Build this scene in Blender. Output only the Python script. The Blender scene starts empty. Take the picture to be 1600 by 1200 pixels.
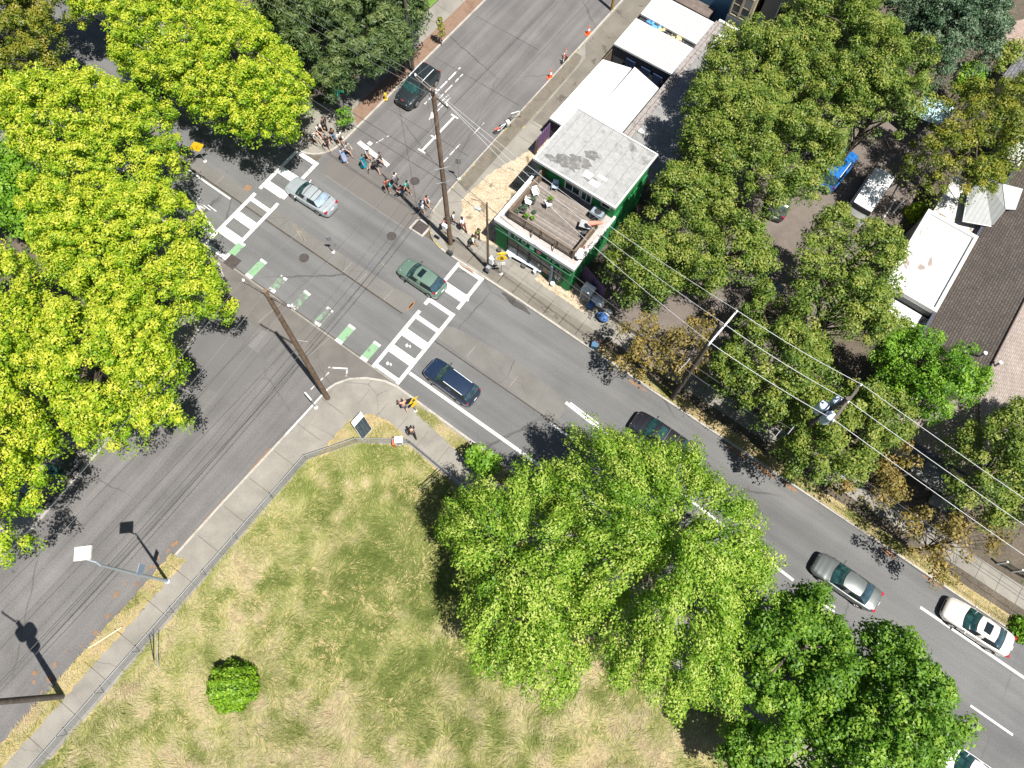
import bpy, math, random
import numpy as np
from mathutils import Vector, Matrix
random.seed(7); rng = np.random.default_rng(7)
SC = bpy.context.scene; COL = SC.collection
PI = math.pi

# ------------------------------------------------------------------ survey: camera measured from the plumb lines of the poles
FPX, CAMH = 1110.0, 52.0
_d = np.array([(760-800)/FPX, (1015-600)/FPX, 1.0]); _d /= np.linalg.norm(_d)
_Z = -_d; _up = np.array([0, -1.0, 0]); _Y = _up-_up.dot(_Z)*_Z; _Y /= np.linalg.norm(_Y); _X = np.cross(_Y, _Z)
R0 = np.array([_X, _Y, _Z])
def _g(u, v, z=0.0):
    w = R0 @ np.array([(u-800)/FPX, (v-600)/FPX, 1.0])
    return w[:2]*((CAMH-z)/(-w[2]))
O0 = _g(582, 570); _a = O0-_g(345, 402); _a /= np.linalg.norm(_a)
ROT = np.array([_a, [-_a[1], _a[0]]])          # x runs along the main road, y across it towards the side street
def P(u, v, z=0.0):
    q = ROT @ (_g(u, v, z)-O0)
    return (float(q[0]), float(q[1]), z)
def PT(z, *pts):
    return [P(u, v, z)[:2] for u, v in pts]

# ------------------------------------------------------------------ tags
def tag(o, label=None, cat=None, group=None, kind=None):
    if label: o['label'] = label
    if cat: o['category'] = cat
    if group: o['group'] = group
    if kind: o['kind'] = kind
    return o
def thing(name, label, cat, loc=(0, 0, 0), rz=0.0, group=None):
    o = bpy.data.objects.new(name, None); COL.objects.link(o)
    o.location = loc; o.rotation_euler = (0, 0, rz); o.empty_display_size = 0.3
    return tag(o, label, cat, group)
def copy_thing(root, label, loc, rz=None, scale=None, group=None):
    r = root.copy(); COL.objects.link(r); r.location = loc
    if rz is not None: r.rotation_euler = (0, 0, rz)
    if scale: r.scale = (scale,)*3
    r['label'] = label
    if group: r['group'] = group
    for ch in list(root.children):
        c = ch.copy(); COL.objects.link(c); c.parent = r
        for g in list(ch.children):
            d = g.copy(); COL.objects.link(d); d.parent = c
    return r

# ------------------------------------------------------------------ mesh builder
class MB:
    def __init__(s): s.v = []; s.f = []; s.m = []
    def add(s, vs, fs, mi=0):
        n = len(s.v); s.v += [tuple(map(float, q)) for q in vs]
        for f in fs: s.f.append(tuple(i+n for i in f)); s.m.append(mi)
    def box(s, c, d, rz=0.0, mi=0, tilt=None):
        hx, hy, hz = d[0]/2, d[1]/2, d[2]/2
        vs = [(x, y, z) for z in (-hz, hz) for x, y in ((-hx, -hy), (hx, -hy), (hx, hy), (-hx, hy))]
        M = Matrix.Rotation(rz, 3, 'Z')
        if tilt: M = M @ Matrix.Rotation(tilt[0], 3, 'X') @ Matrix.Rotation(tilt[1], 3, 'Y')
        vs = [tuple(M @ Vector(q)+Vector(c)) for q in vs]
        s.add(vs, [(3, 2, 1, 0), (4, 5, 6, 7), (0, 1, 5, 4), (1, 2, 6, 5), (2, 3, 7, 6), (3, 0, 4, 7)], mi)
    def bx(s, x0, x1, y0, y1, z0, z1, mi=0):
        s.box(((x0+x1)/2, (y0+y1)/2, (z0+z1)/2), (abs(x1-x0), abs(y1-y0), abs(z1-z0)), 0, mi)
    def sheet(s, pts, z, mi=0):
        s.add([(p[0], p[1], z) for p in pts], [tuple(range(len(pts)))], mi)
    def prism(s, pts, z0, z1, mi=0, bottom=False):
        n = len(pts); z0s = z0 if hasattr(z0, '__len__') else [z0]*n; z1s = z1 if hasattr(z1, '__len__') else [z1]*n
        vs = [(p[0], p[1], z0s[i]) for i, p in enumerate(pts)]+[(p[0], p[1], z1s[i]) for i, p in enumerate(pts)]
        fs = [(i, (i+1) % n, n+(i+1) % n, n+i) for i in range(n)]+[tuple(range(n, 2*n))]
        if bottom: fs.append(tuple(range(n-1, -1, -1)))
        s.add(vs, fs, mi)
    def tube(s, pts, rad, n=8, mi=0, cap=True):
        pts = [Vector(q) for q in pts]; k = len(pts)
        rad = rad if hasattr(rad, '__len__') else [rad]*k
        vs = []; u = None
        for i in range(k):
            t = (pts[min(i+1, k-1)]-pts[max(i-1, 0)]).normalized()
            if u is None:
                u = t.orthogonal().normalized()
            else:
                u = (u-t*u.dot(t)); u = u.normalized() if u.length > 1e-6 else t.orthogonal().normalized()
            w = t.cross(u)
            for j in range(n):
                an = 2*PI*j/n; vs.append(tuple(pts[i]+(u*math.cos(an)+w*math.sin(an))*rad[i]))
        fs = [(i*n+j, i*n+(j+1) % n, (i+1)*n+(j+1) % n, (i+1)*n+j) for i in range(k-1) for j in range(n)]
        if cap: fs += [tuple(range(n-1, -1, -1)), tuple(range((k-1)*n, k*n))]
        s.add(vs, fs, mi)
    def disc(s, c, r, n=20, mi=0):
        s.add([(c[0]+r*math.cos(2*PI*j/n), c[1]+r*math.sin(2*PI*j/n), c[2]) for j in range(n)], [tuple(range(n))], mi)
    def lathe(s, c, prof, n=14, mi=0):
        vs = [(c[0]+r*math.cos(2*PI*j/n), c[1]+r*math.sin(2*PI*j/n), c[2]+z) for r, z in prof for j in range(n)]
        k = len(prof)
        fs = [(i*n+j, i*n+(j+1) % n, (i+1)*n+(j+1) % n, (i+1)*n+j) for i in range(k-1) for j in range(n)]
        fs += [tuple(range(n-1, -1, -1)), tuple(range((k-1)*n, k*n))]
        s.add(vs, fs, mi)
    def ball(s, c, r, n=10, m=7, mi=0):
        r = r if hasattr(r, '__len__') else (r, r, r)
        vs = []
        for i in range(m+1):
            th = PI*i/m
            for j in range(n):
                ph = 2*PI*j/n
                vs.append((c[0]+r[0]*math.sin(th)*math.cos(ph), c[1]+r[1]*math.sin(th)*math.sin(ph), c[2]+r[2]*math.cos(th)))
        s.add(vs, [(i*n+j, (i+1)*n+j, (i+1)*n+(j+1) % n, i*n+(j+1) % n) for i in range(m) for j in range(n)], mi)
    def grid(s, G, mi=0, flip=False):
        a = len(G); b = len(G[0]); vs = [q for row in G for q in row]
        fs = [(i*b+j, (i+1)*b+j, (i+1)*b+j+1, i*b+j+1) for i in range(a-1) for j in range(b-1)]
        if flip: fs = [f[::-1] for f in fs]
        s.add(vs, fs, mi)
    def build(s, name, mats, parent=None, rel=True, smooth=None, loc=None):
        me = bpy.data.meshes.new(name)
        off = Vector(parent.location) if (parent is not None and rel) else Vector((0, 0, 0))
        if loc is not None: off = Vector(loc)
        me.from_pydata([(q[0]-off.x, q[1]-off.y, q[2]-off.z) for q in s.v], [], s.f)
        mats = mats if isinstance(mats, (list, tuple)) else [mats]
        for m in mats: me.materials.append(m)
        me.polygons.foreach_set('material_index', s.m)
        if smooth is not None:
            me.polygons.foreach_set('use_smooth', [True]*len(s.f)); me.set_sharp_from_angle(angle=math.radians(smooth))
        me.update()
        o = bpy.data.objects.new(name, me); COL.objects.link(o)
        if parent is not None: o.parent = parent
        if loc is not None: o.location = loc
        return o
def struct(name, mb, mats, **k):
    return tag(mb.build(name, mats, **k), kind='structure')

def quads_mesh(name, co, nper, mat, parent=None, tint=None):
    """many small separate faces (nper verts each) as one mesh, straight from numpy"""
    N = co.shape[0]//nper
    off = np.array(parent.location) if parent is not None else np.zeros(3)
    co = (co-off).astype(np.float32)
    me = bpy.data.meshes.new(name)
    me.vertices.add(N*nper); me.vertices.foreach_set('co', co.ravel())
    me.loops.add(N*nper); me.loops.foreach_set('vertex_index', np.arange(N*nper, dtype=np.int32))
    me.polygons.add(N); me.polygons.foreach_set('loop_start', np.arange(0, N*nper, nper, dtype=np.int32))
    me.update(calc_edges=True)
    if tint is not None:
        at = me.attributes.new('tint', 'FLOAT', 'FACE'); at.data.foreach_set('value', tint.astype(np.float32))
    me.materials.append(mat)
    o = bpy.data.objects.new(name, me); COL.objects.link(o)
    if parent is not None: o.parent = parent
    return o

# ------------------------------------------------------------------ materials
def _mat(name):
    m = bpy.data.materials.new(name); m.use_nodes = True
    nt = m.node_tree; return m, nt, nt.nodes['Principled BSDF'], nt.links
def _ramp(nt, cols, lo=0.32, hi=0.68):
    r = nt.nodes.new('ShaderNodeValToRGB'); e = r.color_ramp.elements
    n = len(cols)
    while len(e) < n: e.new(0.5)
    for i, c in enumerate(cols):
        e[i].position = lo+(hi-lo)*i/max(1, n-1); e[i].color = (*c, 1)
    return r
def _noise(nt, L, vec, scale, detail=5, rough=0.55, dist=0.0):
    n = nt.nodes.new('ShaderNodeTexNoise'); n.inputs['Scale'].default_value = scale
    n.inputs['Detail'].default_value = detail; n.inputs['Roughness'].default_value = rough; n.inputs['Distortion'].default_value = dist
    if vec is not None: L.new(vec, n.inputs['Vector'])
    return n
def _mul(nt, L, col, fac_out, lo, hi):
    mr = nt.nodes.new('ShaderNodeMapRange'); mr.inputs[1].default_value = 0.3; mr.inputs[2].default_value = 0.7
    mr.inputs[3].default_value = lo; mr.inputs[4].default_value = hi; L.new(fac_out, mr.inputs[0])
    mx = nt.nodes.new('ShaderNodeMix'); mx.data_type = 'RGBA'; mx.blend_type = 'MULTIPLY'; mx.inputs[0].default_value = 1.0
    L.new(col, mx.inputs[6]); L.new(mr.outputs[0], mx.inputs[7]); return mx.outputs[2]
def _mixc(nt, L, fac, c1, c2):
    mx = nt.nodes.new('ShaderNodeMix'); mx.data_type = 'RGBA'; L.new(fac, mx.inputs[0])
    for k, c in ((6, c1), (7, c2)):
        if isinstance(c, tuple): mx.inputs[k].default_value = (*c, 1)
        else: L.new(c, mx.inputs[k])
    return mx.outputs[2]
def _thr(nt, L, out, lo, hi, a=0.0, b=1.0):
    mr = nt.nodes.new('ShaderNodeMapRange'); mr.inputs[1].default_value = lo; mr.inputs[2].default_value = hi
    mr.inputs[3].default_value = a; mr.inputs[4].default_value = b; L.new(out, mr.inputs[0]); return mr.outputs[0]
def _pos(nt, L, obj=False, sc=(1, 1, 1)):
    if obj: o = nt.nodes.new('ShaderNodeTexCoord').outputs['Object']
    else: o = nt.nodes.new('ShaderNodeNewGeometry').outputs['Position']
    if sc != (1, 1, 1):
        mp = nt.nodes.new('ShaderNodeMapping'); mp.inputs['Scale'].default_value = sc; L.new(o, mp.inputs['Vector']); o = mp.outputs[0]
    return o
def ground_mat(name, cols, scale=0.35, fine=9.0, fl=0.82, fh=1.18, rough=0.95, sc=(1, 1, 1), cracks=None, spots=None, bump=0.0, streak=None):
    """large patches from a colour ramp, fine grain, optional cracks, oil spots and wheel streaks"""
    m, nt, b, L = _mat(name); v = _pos(nt, L, sc=sc)
    n1 = _noise(nt, L, v, scale, 6, 0.6, 0.3); r = _ramp(nt, cols); L.new(n1.outputs[0], r.inputs[0]); c = r.outputs[0]
    n2 = _noise(nt, L, v, fine, 4, 0.7); c = _mul(nt, L, c, n2.outputs[0], fl, fh)
    if streak:
        v2 = _pos(nt, L, sc=streak); n3 = _noise(nt, L, v2, 1.0, 3, 0.5); c = _mul(nt, L, c, n3.outputs[0], 0.82, 1.14)
    if cracks:
        vo = nt.nodes.new('ShaderNodeTexVoronoi'); vo.feature = 'DISTANCE_TO_EDGE'; vo.inputs['Scale'].default_value = cracks
        nd = _noise(nt, L, v, 0.9, 5, 0.6); ad = nt.nodes.new('ShaderNodeMix'); ad.data_type = 'VECTOR'; ad.inputs[0].default_value = 0.3
        L.new(v, ad.inputs[4]); L.new(nd.outputs[1], ad.inputs[5]); L.new(ad.outputs[1], vo.inputs['Vector'])
        k = _thr(nt, L, vo.outputs['Distance'], 0.0, 0.006, 0.75, 0.0)
        nm = _noise(nt, L, v, 0.12, 2, 0.5); k2 = _thr(nt, L, nm.outputs[0], 0.45, 0.62)
        mu = nt.nodes.new('ShaderNodeMath'); mu.operation = 'MULTIPLY'; L.new(k, mu.inputs[0]); L.new(k2, mu.inputs[1])
        c = _mixc(nt, L, mu.outputs[0], c, tuple(0.35*x for x in cols[0]))
    if spots:
        ns = _noise(nt, L, v, spots[0], 3, 0.6, 0.5); k = _thr(nt, L, ns.outputs[0], spots[1], spots[1]+0.06)
        c = _mixc(nt, L, k, c, spots[2])
    L.new(c, b.inputs['Base Color']); b.inputs['Roughness'].default_value = rough; b.inputs['Specular IOR Level'].default_value = 0.2
    if bump:
        bp = nt.nodes.new('ShaderNodeBump'); bp.inputs['Strength'].default_value = bump; bp.inputs['Distance'].default_value = 0.02
        L.new(n2.outputs[0], bp.inputs['Height']); L.new(bp.outputs[0], b.inputs['Normal'])
    return m
def plain(name, col, rough=0.6, var=0.12, scale=6.0, metal=0.0, spec=0.4, coat=0.0, obj=True):
    m, nt, b, L = _mat(name); v = _pos(nt, L, obj=obj)
    n = _noise(nt, L, v, scale, 5, 0.6); rgb = nt.nodes.new('ShaderNodeRGB'); rgb.outputs[0].default_value = (*col, 1)
    L.new(_mul(nt, L, rgb.outputs[0], n.outputs[0], 1-var, 1+var), b.inputs['Base Color'])
    b.inputs['Roughness'].default_value = rough; b.inputs['Metallic'].default_value = metal
    b.inputs['Specular IOR Level'].default_value = spec; b.inputs['Coat Weight'].default_value = coat; b.inputs['Coat Roughness'].default_value = 0.06
    return m
def paint_worn(name, col, under, wear=0.60):
    m, nt, b, L = _mat(name); v = _pos(nt, L)
    n = _noise(nt, L, v, 2.2, 8, 0.75); k = _thr(nt, L, n.outputs[0], wear, wear+0.05)
    n2 = _noise(nt, L, v, 14, 3, 0.6); rgb = nt.nodes.new('ShaderNodeRGB'); rgb.outputs[0].default_value = (*col, 1)
    c = _mul(nt, L, rgb.outputs[0], n2.outputs[0], 0.88, 1.08)
    L.new(_mixc(nt, L, k, c, under), b.inputs['Base Color']); b.inputs['Roughness'].default_value = 0.8; b.inputs['Specular IOR Level'].default_value = 0.25
    return m
def leaf_mat(name, cols, transl=0.35, tcol=None, spec=0.35, rough=0.5):
    m, nt, b, L = _mat(name)
    at = nt.nodes.new('ShaderNodeAttribute'); at.attribute_name = 'tint'
    r = _ramp(nt, cols, 0.0, 1.0); L.new(at.outputs['Fac'], r.inputs[0])
    L.new(r.outputs[0], b.inputs['Base Color']); b.inputs['Roughness'].default_value = rough; b.inputs['Specular IOR Level'].default_value = spec
    if transl:
        t = nt.nodes.new('ShaderNodeBsdfTranslucent'); mx = nt.nodes.new('ShaderNodeMixShader'); mx.inputs[0].default_value = transl
        if tcol: t.inputs['Color'].default_value = (*tcol, 1)
        else: L.new(r.outputs[0], t.inputs['Color'])
        out = nt.nodes['Material Output']; L.new(b.outputs[0], mx.inputs[1]); L.new(t.outputs[0], mx.inputs[2]); L.new(mx.outputs[0], out.inputs['Surface'])
    return m
def lines_mat(name, col, dark, period, axis=0, width=0.12, rough=0.7, var=0.12, stain=None, metal=0.0, board=0.0, obj=False):
    """boards / ribs: thin darker lines every `period` metres along an axis, each board a slightly different shade"""
    m, nt, b, L = _mat(name); v = _pos(nt, L, obj=obj)
    sp = nt.nodes.new('ShaderNodeSeparateXYZ'); L.new(v, sp.inputs[0])
    d = nt.nodes.new('ShaderNodeMath'); d.operation = 'DIVIDE'; L.new(sp.outputs[axis], d.inputs[0]); d.inputs[1].default_value = period
    fr = nt.nodes.new('ShaderNodeMath'); fr.operation = 'FRACT'; L.new(d.outputs[0], fr.inputs[0])
    fl = nt.nodes.new('ShaderNodeMath'); fl.operation = 'FLOOR'; L.new(d.outputs[0], fl.inputs[0])
    wn = nt.nodes.new('ShaderNodeTexWhiteNoise'); wn.noise_dimensions = '1D'; L.new(fl.outputs[0], wn.inputs['W'])
    k = _thr(nt, L, fr.outputs[0], width, width+0.02, 1.0, 0.0)
    n = _noise(nt, L, v, 3.0, 7, 0.65); rgb = nt.nodes.new('ShaderNodeRGB'); rgb.outputs[0].default_value = (*col, 1)
    c = _mul(nt, L, rgb.outputs[0], n.outputs[0], 1-var, 1+var)
    if board:
        mr = _thr(nt, L, wn.outputs['Value'], 0, 1, 1-board, 1+board)
        mx = nt.nodes.new('ShaderNodeMix'); mx.data_type = 'RGBA'; mx.blend_type = 'MULTIPLY'; mx.inputs[0].default_value = 1
        L.new(c, mx.inputs[6]); L.new(mr, mx.inputs[7]); c = mx.outputs[2]
    if stain:
        n2 = _noise(nt, L, v, stain[0], 7, 0.7, 0.6); c = _mixc(nt, L, _thr(nt, L, n2.outputs[0], stain[1], stain[1]+0.12), c, stain[2])
    c = _mixc(nt, L, k, c, dark)
    L.new(c, b.inputs['Base Color']); b.inputs['Roughness'].default_value = rough; b.inputs['Metallic'].default_value = metal
    b.inputs['Specular IOR Level'].default_value = 0.25
    return m
def shingle_mat(name, cols, mortar, w, h, rot=0.0):
    m, nt, b, L = _mat(name); v = _pos(nt, L)
    mp = nt.nodes.new('ShaderNodeMapping'); mp.inputs['Rotation'].default_value = (0, 0, rot); L.new(v, mp.inputs['Vector'])
    br = nt.nodes.new('ShaderNodeTexBrick'); L.new(mp.outputs[0], br.inputs['Vector']); br.inputs['Scale'].default_value = 1.0
    br.inputs['Color1'].default_value = (*cols[0], 1); br.inputs['Color2'].default_value = (*cols[1], 1); br.inputs['Mortar'].default_value = (*mortar, 1)
    br.inputs['Mortar Size'].default_value = 0.028; br.inputs['Brick Width'].default_value = w; br.inputs['Row Height'].default_value = h
    n = _noise(nt, L, v, 5, 6, 0.7); c = _mul(nt, L, br.outputs[0], n.outputs[0], 0.75, 1.2)
    n2 = _noise(nt, L, v, 0.5, 4, 0.6); c = _mul(nt, L, c, n2.outputs[0], 0.88, 1.1)
    L.new(c, b.inputs['Base Color']); b.inputs['Roughness'].default_value = 0.95; b.inputs['Specular IOR Level'].default_value = 0.15
    return m
def car_paint(name, col, metal=0.35):
    m, nt, b, L = _mat(name); v = _pos(nt, L, obj=True)
    n = _noise(nt, L, v, 1.6, 6, 0.65); rgb = nt.nodes.new('ShaderNodeRGB'); rgb.outputs[0].default_value = (*col, 1)
    L.new(_mul(nt, L, rgb.outputs[0], n.outputs[0], 0.92, 1.08), b.inputs['Base Color'])
    b.inputs['Metallic'].default_value = metal; b.inputs['Roughness'].default_value = 0.34; b.inputs['Coat Weight'].default_value = 0.8; b.inputs['Coat Roughness'].default_value = 0.08
    return m

ASPH = ground_mat("asphalt", [(0.107, 0.106, 0.106), (0.119, 0.118, 0.117), (0.131, 0.129, 0.127)], 0.22, 12, 0.78, 1.22, cracks=0.09, spots=(0.5, 0.70, (0.075, 0.072, 0.07)), bump=0.2, streak=(0.05, 0.9, 1))
ASPH2 = ground_mat('asphalt_side_street', [(0.105, 0.1, 0.098), (0.122, 0.116, 0.113), (0.14, 0.132, 0.127)], 0.25, 11, 0.76, 1.24, cracks=0.12, spots=(0.55, 0.70, (0.055, 0.05, 0.05)), bump=0.15, streak=(1.1, 0.05, 1))
APRON = ground_mat('worn_concrete', [(0.10, 0.092, 0.085), (0.135, 0.124, 0.112)], 0.6, 22, 0.7, 1.3, cracks=0.25, bump=0.2)
MEDIAN = ground_mat('median_concrete', [(0.115, 0.11, 0.102), (0.145, 0.138, 0.128)], 0.5, 20, 0.75, 1.25, cracks=0.4, bump=0.2)
CONC = ground_mat('sidewalk_concrete', [(0.165, 0.154, 0.135), (0.2, 0.187, 0.163), (0.235, 0.218, 0.19)], 0.5, 16, 0.82, 1.16, cracks=0.3, spots=(0.9, 0.74, (0.1, 0.095, 0.085)))
CONCD = ground_mat('old_sidewalk_concrete', [(0.125, 0.113, 0.095), (0.165, 0.15, 0.126)], 0.6, 14, 0.75, 1.2, cracks=0.5, spots=(0.8, 0.62, (0.085, 0.075, 0.06)))
KERB = ground_mat('kerb_concrete', [(0.24, 0.22, 0.19), (0.36, 0.335, 0.30), (0.30, 0.28, 0.245)], 0.9, 12, 0.75, 1.15)
JOINT = ground_mat('joint_tar', [(0.04, 0.034, 0.028), (0.07, 0.058, 0.045)], 2.0, 12)
JOINTL = ground_mat('pale_joint', [(0.17, 0.16, 0.14), (0.23, 0.215, 0.19)], 2.0, 12)
WHITE = paint_worn('road_paint_white', (0.5, 0.5, 0.49), (0.14, 0.135, 0.13), 0.61)
WHITEW = paint_worn('road_paint_worn', (0.5, 0.5, 0.49), (0.1, 0.096, 0.093), 0.5)
GREENP = paint_worn('road_paint_green', (0.175, 0.30, 0.175), (0.14, 0.155, 0.135), 0.55)
GREENW = paint_worn('road_paint_green_worn', (0.16, 0.25, 0.16), (0.13, 0.133, 0.125), 0.45)
YELLOWP = paint_worn('kerb_paint_yellow', (0.34, 0.27, 0.08), (0.16, 0.145, 0.115), 0.42)
RUST = ground_mat('leaf_litter', [(0.16, 0.095, 0.06), (0.22, 0.125, 0.07), (0.15, 0.115, 0.09)], 1.2, 14, 0.6, 1.4)
BRICK = ground_mat('red_bark_strip', [(0.15, 0.095, 0.065), (0.195, 0.127, 0.09), (0.165, 0.12, 0.09)], 0.9, 18, 0.65, 1.3)
DIRT = ground_mat('dirt', [(0.07, 0.058, 0.045), (0.11, 0.09, 0.068)], 0.5, 10, 0.6, 1.4, spots=(1.4, 0.6, (0.05, 0.055, 0.03)))
LOT = ground_mat('parking_asphalt', [(0.105, 0.088, 0.077), (0.145, 0.122, 0.106)], 0.5, 18, 0.75, 1.25, spots=(1.3, 0.7, (0.13, 0.1, 0.06)))
STRAW = ground_mat('dry_straw', [(0.29, 0.225, 0.15), (0.41, 0.33, 0.235), (0.35, 0.275, 0.195)], 0.8, 8, 0.5, 1.4, spots=(0.8, 0.60, (0.17, 0.135, 0.085)))
FIELD = ground_mat('field_soil', [(0.14, 0.15, 0.045), (0.25, 0.22, 0.09), (0.33, 0.25, 0.13), (0.18, 0.18, 0.065)], 0.28, 5, 0.7, 1.3)
VERGE = ground_mat('dry_verge', [(0.16, 0.15, 0.055), (0.29, 0.22, 0.10), (0.34, 0.26, 0.14)], 0.7, 10, 0.65, 1.35)
LAWN = ground_mat('green_lawn', [(0.085, 0.16, 0.025), (0.115, 0.20, 0.035), (0.13, 0.2, 0.045)], 0.9, 18, 0.75, 1.25)
STEEL = plain('galvanised_steel', (0.27, 0.275, 0.28), 0.55, 0.1, 8, 0.3)
DSTEEL = plain('dark_metal', (0.05, 0.05, 0.052), 0.5, 0.1, 8, 0.4)
WOODP = plain('pole_wood', (0.15, 0.105, 0.075), 0.9, 0.3, 3.0, 0, 0.15)
WOODG = plain('grey_pole_wood', (0.105, 0.09, 0.078), 0.9, 0.3, 3.0, 0, 0.15)
PORC = plain('white_insulator', (0.7, 0.7, 0.68), 0.3, 0.05)
WIREL = plain('thin_grey_wire', (0.22, 0.22, 0.22), 0.5, 0.05, 2, 0.2)
WIRE = plain('bright_wire', (0.5, 0.5, 0.5), 0.4, 0.05, 2, 0.3)
WIRED = plain('dark_cable', (0.06, 0.06, 0.062), 0.6, 0.05, 2)
BLACK = plain('black_rubber', (0.012, 0.012, 0.013), 0.75, 0.15)
GLASS = plain('car_glass', (0.016, 0.05, 0.05), 0.05, 0.8, 2.6, 0.0, 0.7)
GLASSD = plain('dark_car_glass', (0.008, 0.014, 0.016), 0.06, 0.2, 1.3, 0.0, 0.6)
REDL = plain('red_lamp', (0.30, 0.010, 0.02), 0.2, 0.1, 5, 0, 0.5)
HEADL = plain('lamp_lens', (0.6, 0.62, 0.62), 0.12, 0.1, 5, 0, 0.6)
RIM = plain('alloy_rim', (0.35, 0.35, 0.36), 0.35, 0.1, 8, 0.7)
PLATE = plain('white_plate', (0.7, 0.7, 0.7), 0.5, 0.1)
WHITEM = plain('white_enamel', (0.72, 0.72, 0.71), 0.5, 0.06)
GREY = plain('grey_plastic', (0.2, 0.21, 0.22), 0.6, 0.1)
YEL = plain('yellow_sign', (0.80, 0.52, 0.012), 0.5, 0.05)
ORANGE = plain('orange_plastic', (0.8, 0.11, 0.03), 0.5, 0.08)
BARK = plain('bark', (0.085, 0.07, 0.055), 0.95, 0.35, 5, 0, 0.1)
BARKP = plain('pale_bark', (0.2, 0.18, 0.155), 0.95, 0.3, 5, 0, 0.1)
# ================================================================== GROUND, ROADS, MARKINGS (x along main road, y towards the side street)
def arc(cx, cy, r, a0, a1, n=8):
    return [(cx+r*math.cos(math.radians(a0+(a1-a0)*i/n)), cy+r*math.sin(math.radians(a0+(a1-a0)*i/n))) for i in range(n+1)]
m = MB(); m.sheet([(-300, -300), (300, -300), (300, 300), (-300, 300)], -0.12); struct('ground', m, DIRT)
m = MB(); m.sheet([(-160, -0.6), (160, -0.6), (160, 11.4), (-160, 11.9)], 0.0); struct('main_road', m, ASPH)
m = MB(); m.sheet([(-16.2, 8), (-4.6, 8), (-4.6, 160), (-16.2, 160)], -0.004); struct('side_street', m, ASPH2)
m = MB(); m.sheet([(-17, 2), (2.5, 2), (-1.0, -10), (-3.6, -160), (-12.5, -160), (-13.2, -10)], -0.008); struct('lower_street', m, ASPH2)
m = MB(); m.sheet([(-16.6, 0.0), (2.2, 0.0), (1.0, -0.75), (-0.9, -1.9), (-1.4, -3.4), (-5.5, -2.5), (-9.5, -2.9), (-13.6, -3.3), (-14.5, -1.6)], 0.004); struct('concrete_apron', m, APRON)
m = MB(); m.sheet([(-13.2, -4.4), (-6.5, -4.6), (-7.0, -8.8), (-13.0, -9.2)], -0.003); struct('road_patch', m, ground_mat('asphalt_patch', [(0.1, 0.097, 0.096), (0.113, 0.11, 0.107)], 0.4, 16, 0.85, 1.15))
m = MB(); m.sheet([(-15.2, 11.3), (-5.4, 11.3), (-5.4, 14.6), (-15.2, 14.9)], 0.004); struct('road_patch', m, ground_mat('asphalt_patch_warm', [(0.108, 0.099, 0.092), (0.125, 0.116, 0.108)], 0.4, 16, 0.85, 1.15))
m = MB(); m.sheet([(-60, 4.88), (-0.95, 4.88), (-0.72, 5.6), (-0.85, 6.55), (-3, 6.3), (-12, 6.05), (-60, 6.2)], 0.004); struct('median_strip', m, MEDIAN)
m = MB(); m.sheet([(2.2, 5.4), (2.5, 4.85), (14.3, 4.5), (14.3, 6.55), (8.5, 7.0), (3.2, 6.4), (2.3, 5.9)], 0.004); struct('median_strip', m, MEDIAN)
m = MB()
for x0, x1, y0, y1 in ((-60, -0.9, 4.80, 4.92), (2.4, 30, 4.46, 4.55)): m.sheet([(x0, y0), (x1, y0), (x1, y1), (x0, y1)], 0.008)
m.sheet([(-60, 0.02), (2.6, 0.02), (2.6, -0.04), (-60, -0.04)], 0.008)
struct('road_joint', m, JOINT)
m = MB()
for x in (-38, -32.5, -27, -21.5, -12.6, -7.2, -5.6, -2.9, 5.5, 9.7): m.sheet([(x, 4.95), (x+0.05, 4.95), (x+0.05, 6.05), (x, 6.05)], 0.008)
m.sheet([(-60, -0.06), (2.7, -0.06), (2.7, -0.20), (-60, -0.20)], 0.008)
m.sheet([(-14.6, 11.28), (-5.5, 11.22), (-5.5, 11.26), (-14.6, 11.32)], 0.009)
for x in (-9.3, -4.2): m.sheet([(x, -0.2), (x+0.04, -0.2), (x-0.3, -2.6), (x-0.34, -2.6)], 0.009)
struct('road_joint', m, JOINTL)
m = MB()
for y, x0, x1 in ((13.6, -14.5, -6.5), (20.2, -15, -6), (27.5, -15.2, -5.6), (34, -15.2, -8)): m.sheet([(x0, y), (x1, y+0.2), (x1, y+0.26), (x0, y+0.04)], 0.003)
m.sheet([(-10.45, 12), (-10.40, 12), (-10.25, 60), (-10.3, 60)], 0.003); m.sheet([(-7.7, 16), (-7.66, 16), (-7.5, 60), (-7.54, 60)], 0.003)
for x0, dx in ((-4.6, -1.0), (-6.3, -1.2), (-9.0, -1.6)): m.sheet([(x0, -3.2), (x0+0.045, -3.2), (x0+dx+0.045, -60), (x0+dx, -60)], 0.0)
struct('road_joint', m, ground_mat('tar_seam', [(0.055, 0.052, 0.05), (0.075, 0.072, 0.069)], 2.0, 12))

# ---- pavement blocks with kerbs
Zs = 0.13
NE = [(-5.1, 160), (-5.1, 15.2)]+arc(-1.6, 14.8, 3.45, 180, 270, 8)+[(6, 11.4), (20, 11.15), (45, 10.95), (160, 10.8), (160, 160)]
NW = [(-160, 160), (-160, 12.1), (-21, 11.75)]+arc(-18.4, 14.55, 2.8, 270, 360, 8)+[(-15.6, 16.5), (-15.6, 160)]
SE = [(160, -160), (160, -0.75), (14, -0.38), (2.7, -0.22)]+[(1.6, -0.45), (0.3, -1.1), (-0.7, -1.95), (-1.3, -2.9)]+[(-1.5, -3.6), (-1.62, -8), (-1.85, -15), (-2.15, -34.6), (-3.9, -160)]
SW = [(-160, -160), (-12.0, -160), (-11.2, -24), (-12.3, -8), (-13.4, -3.0), (-14.2, -1.4), (-15.6, -0.5), (-17, -0.25), (-160, -0.25)]
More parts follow.
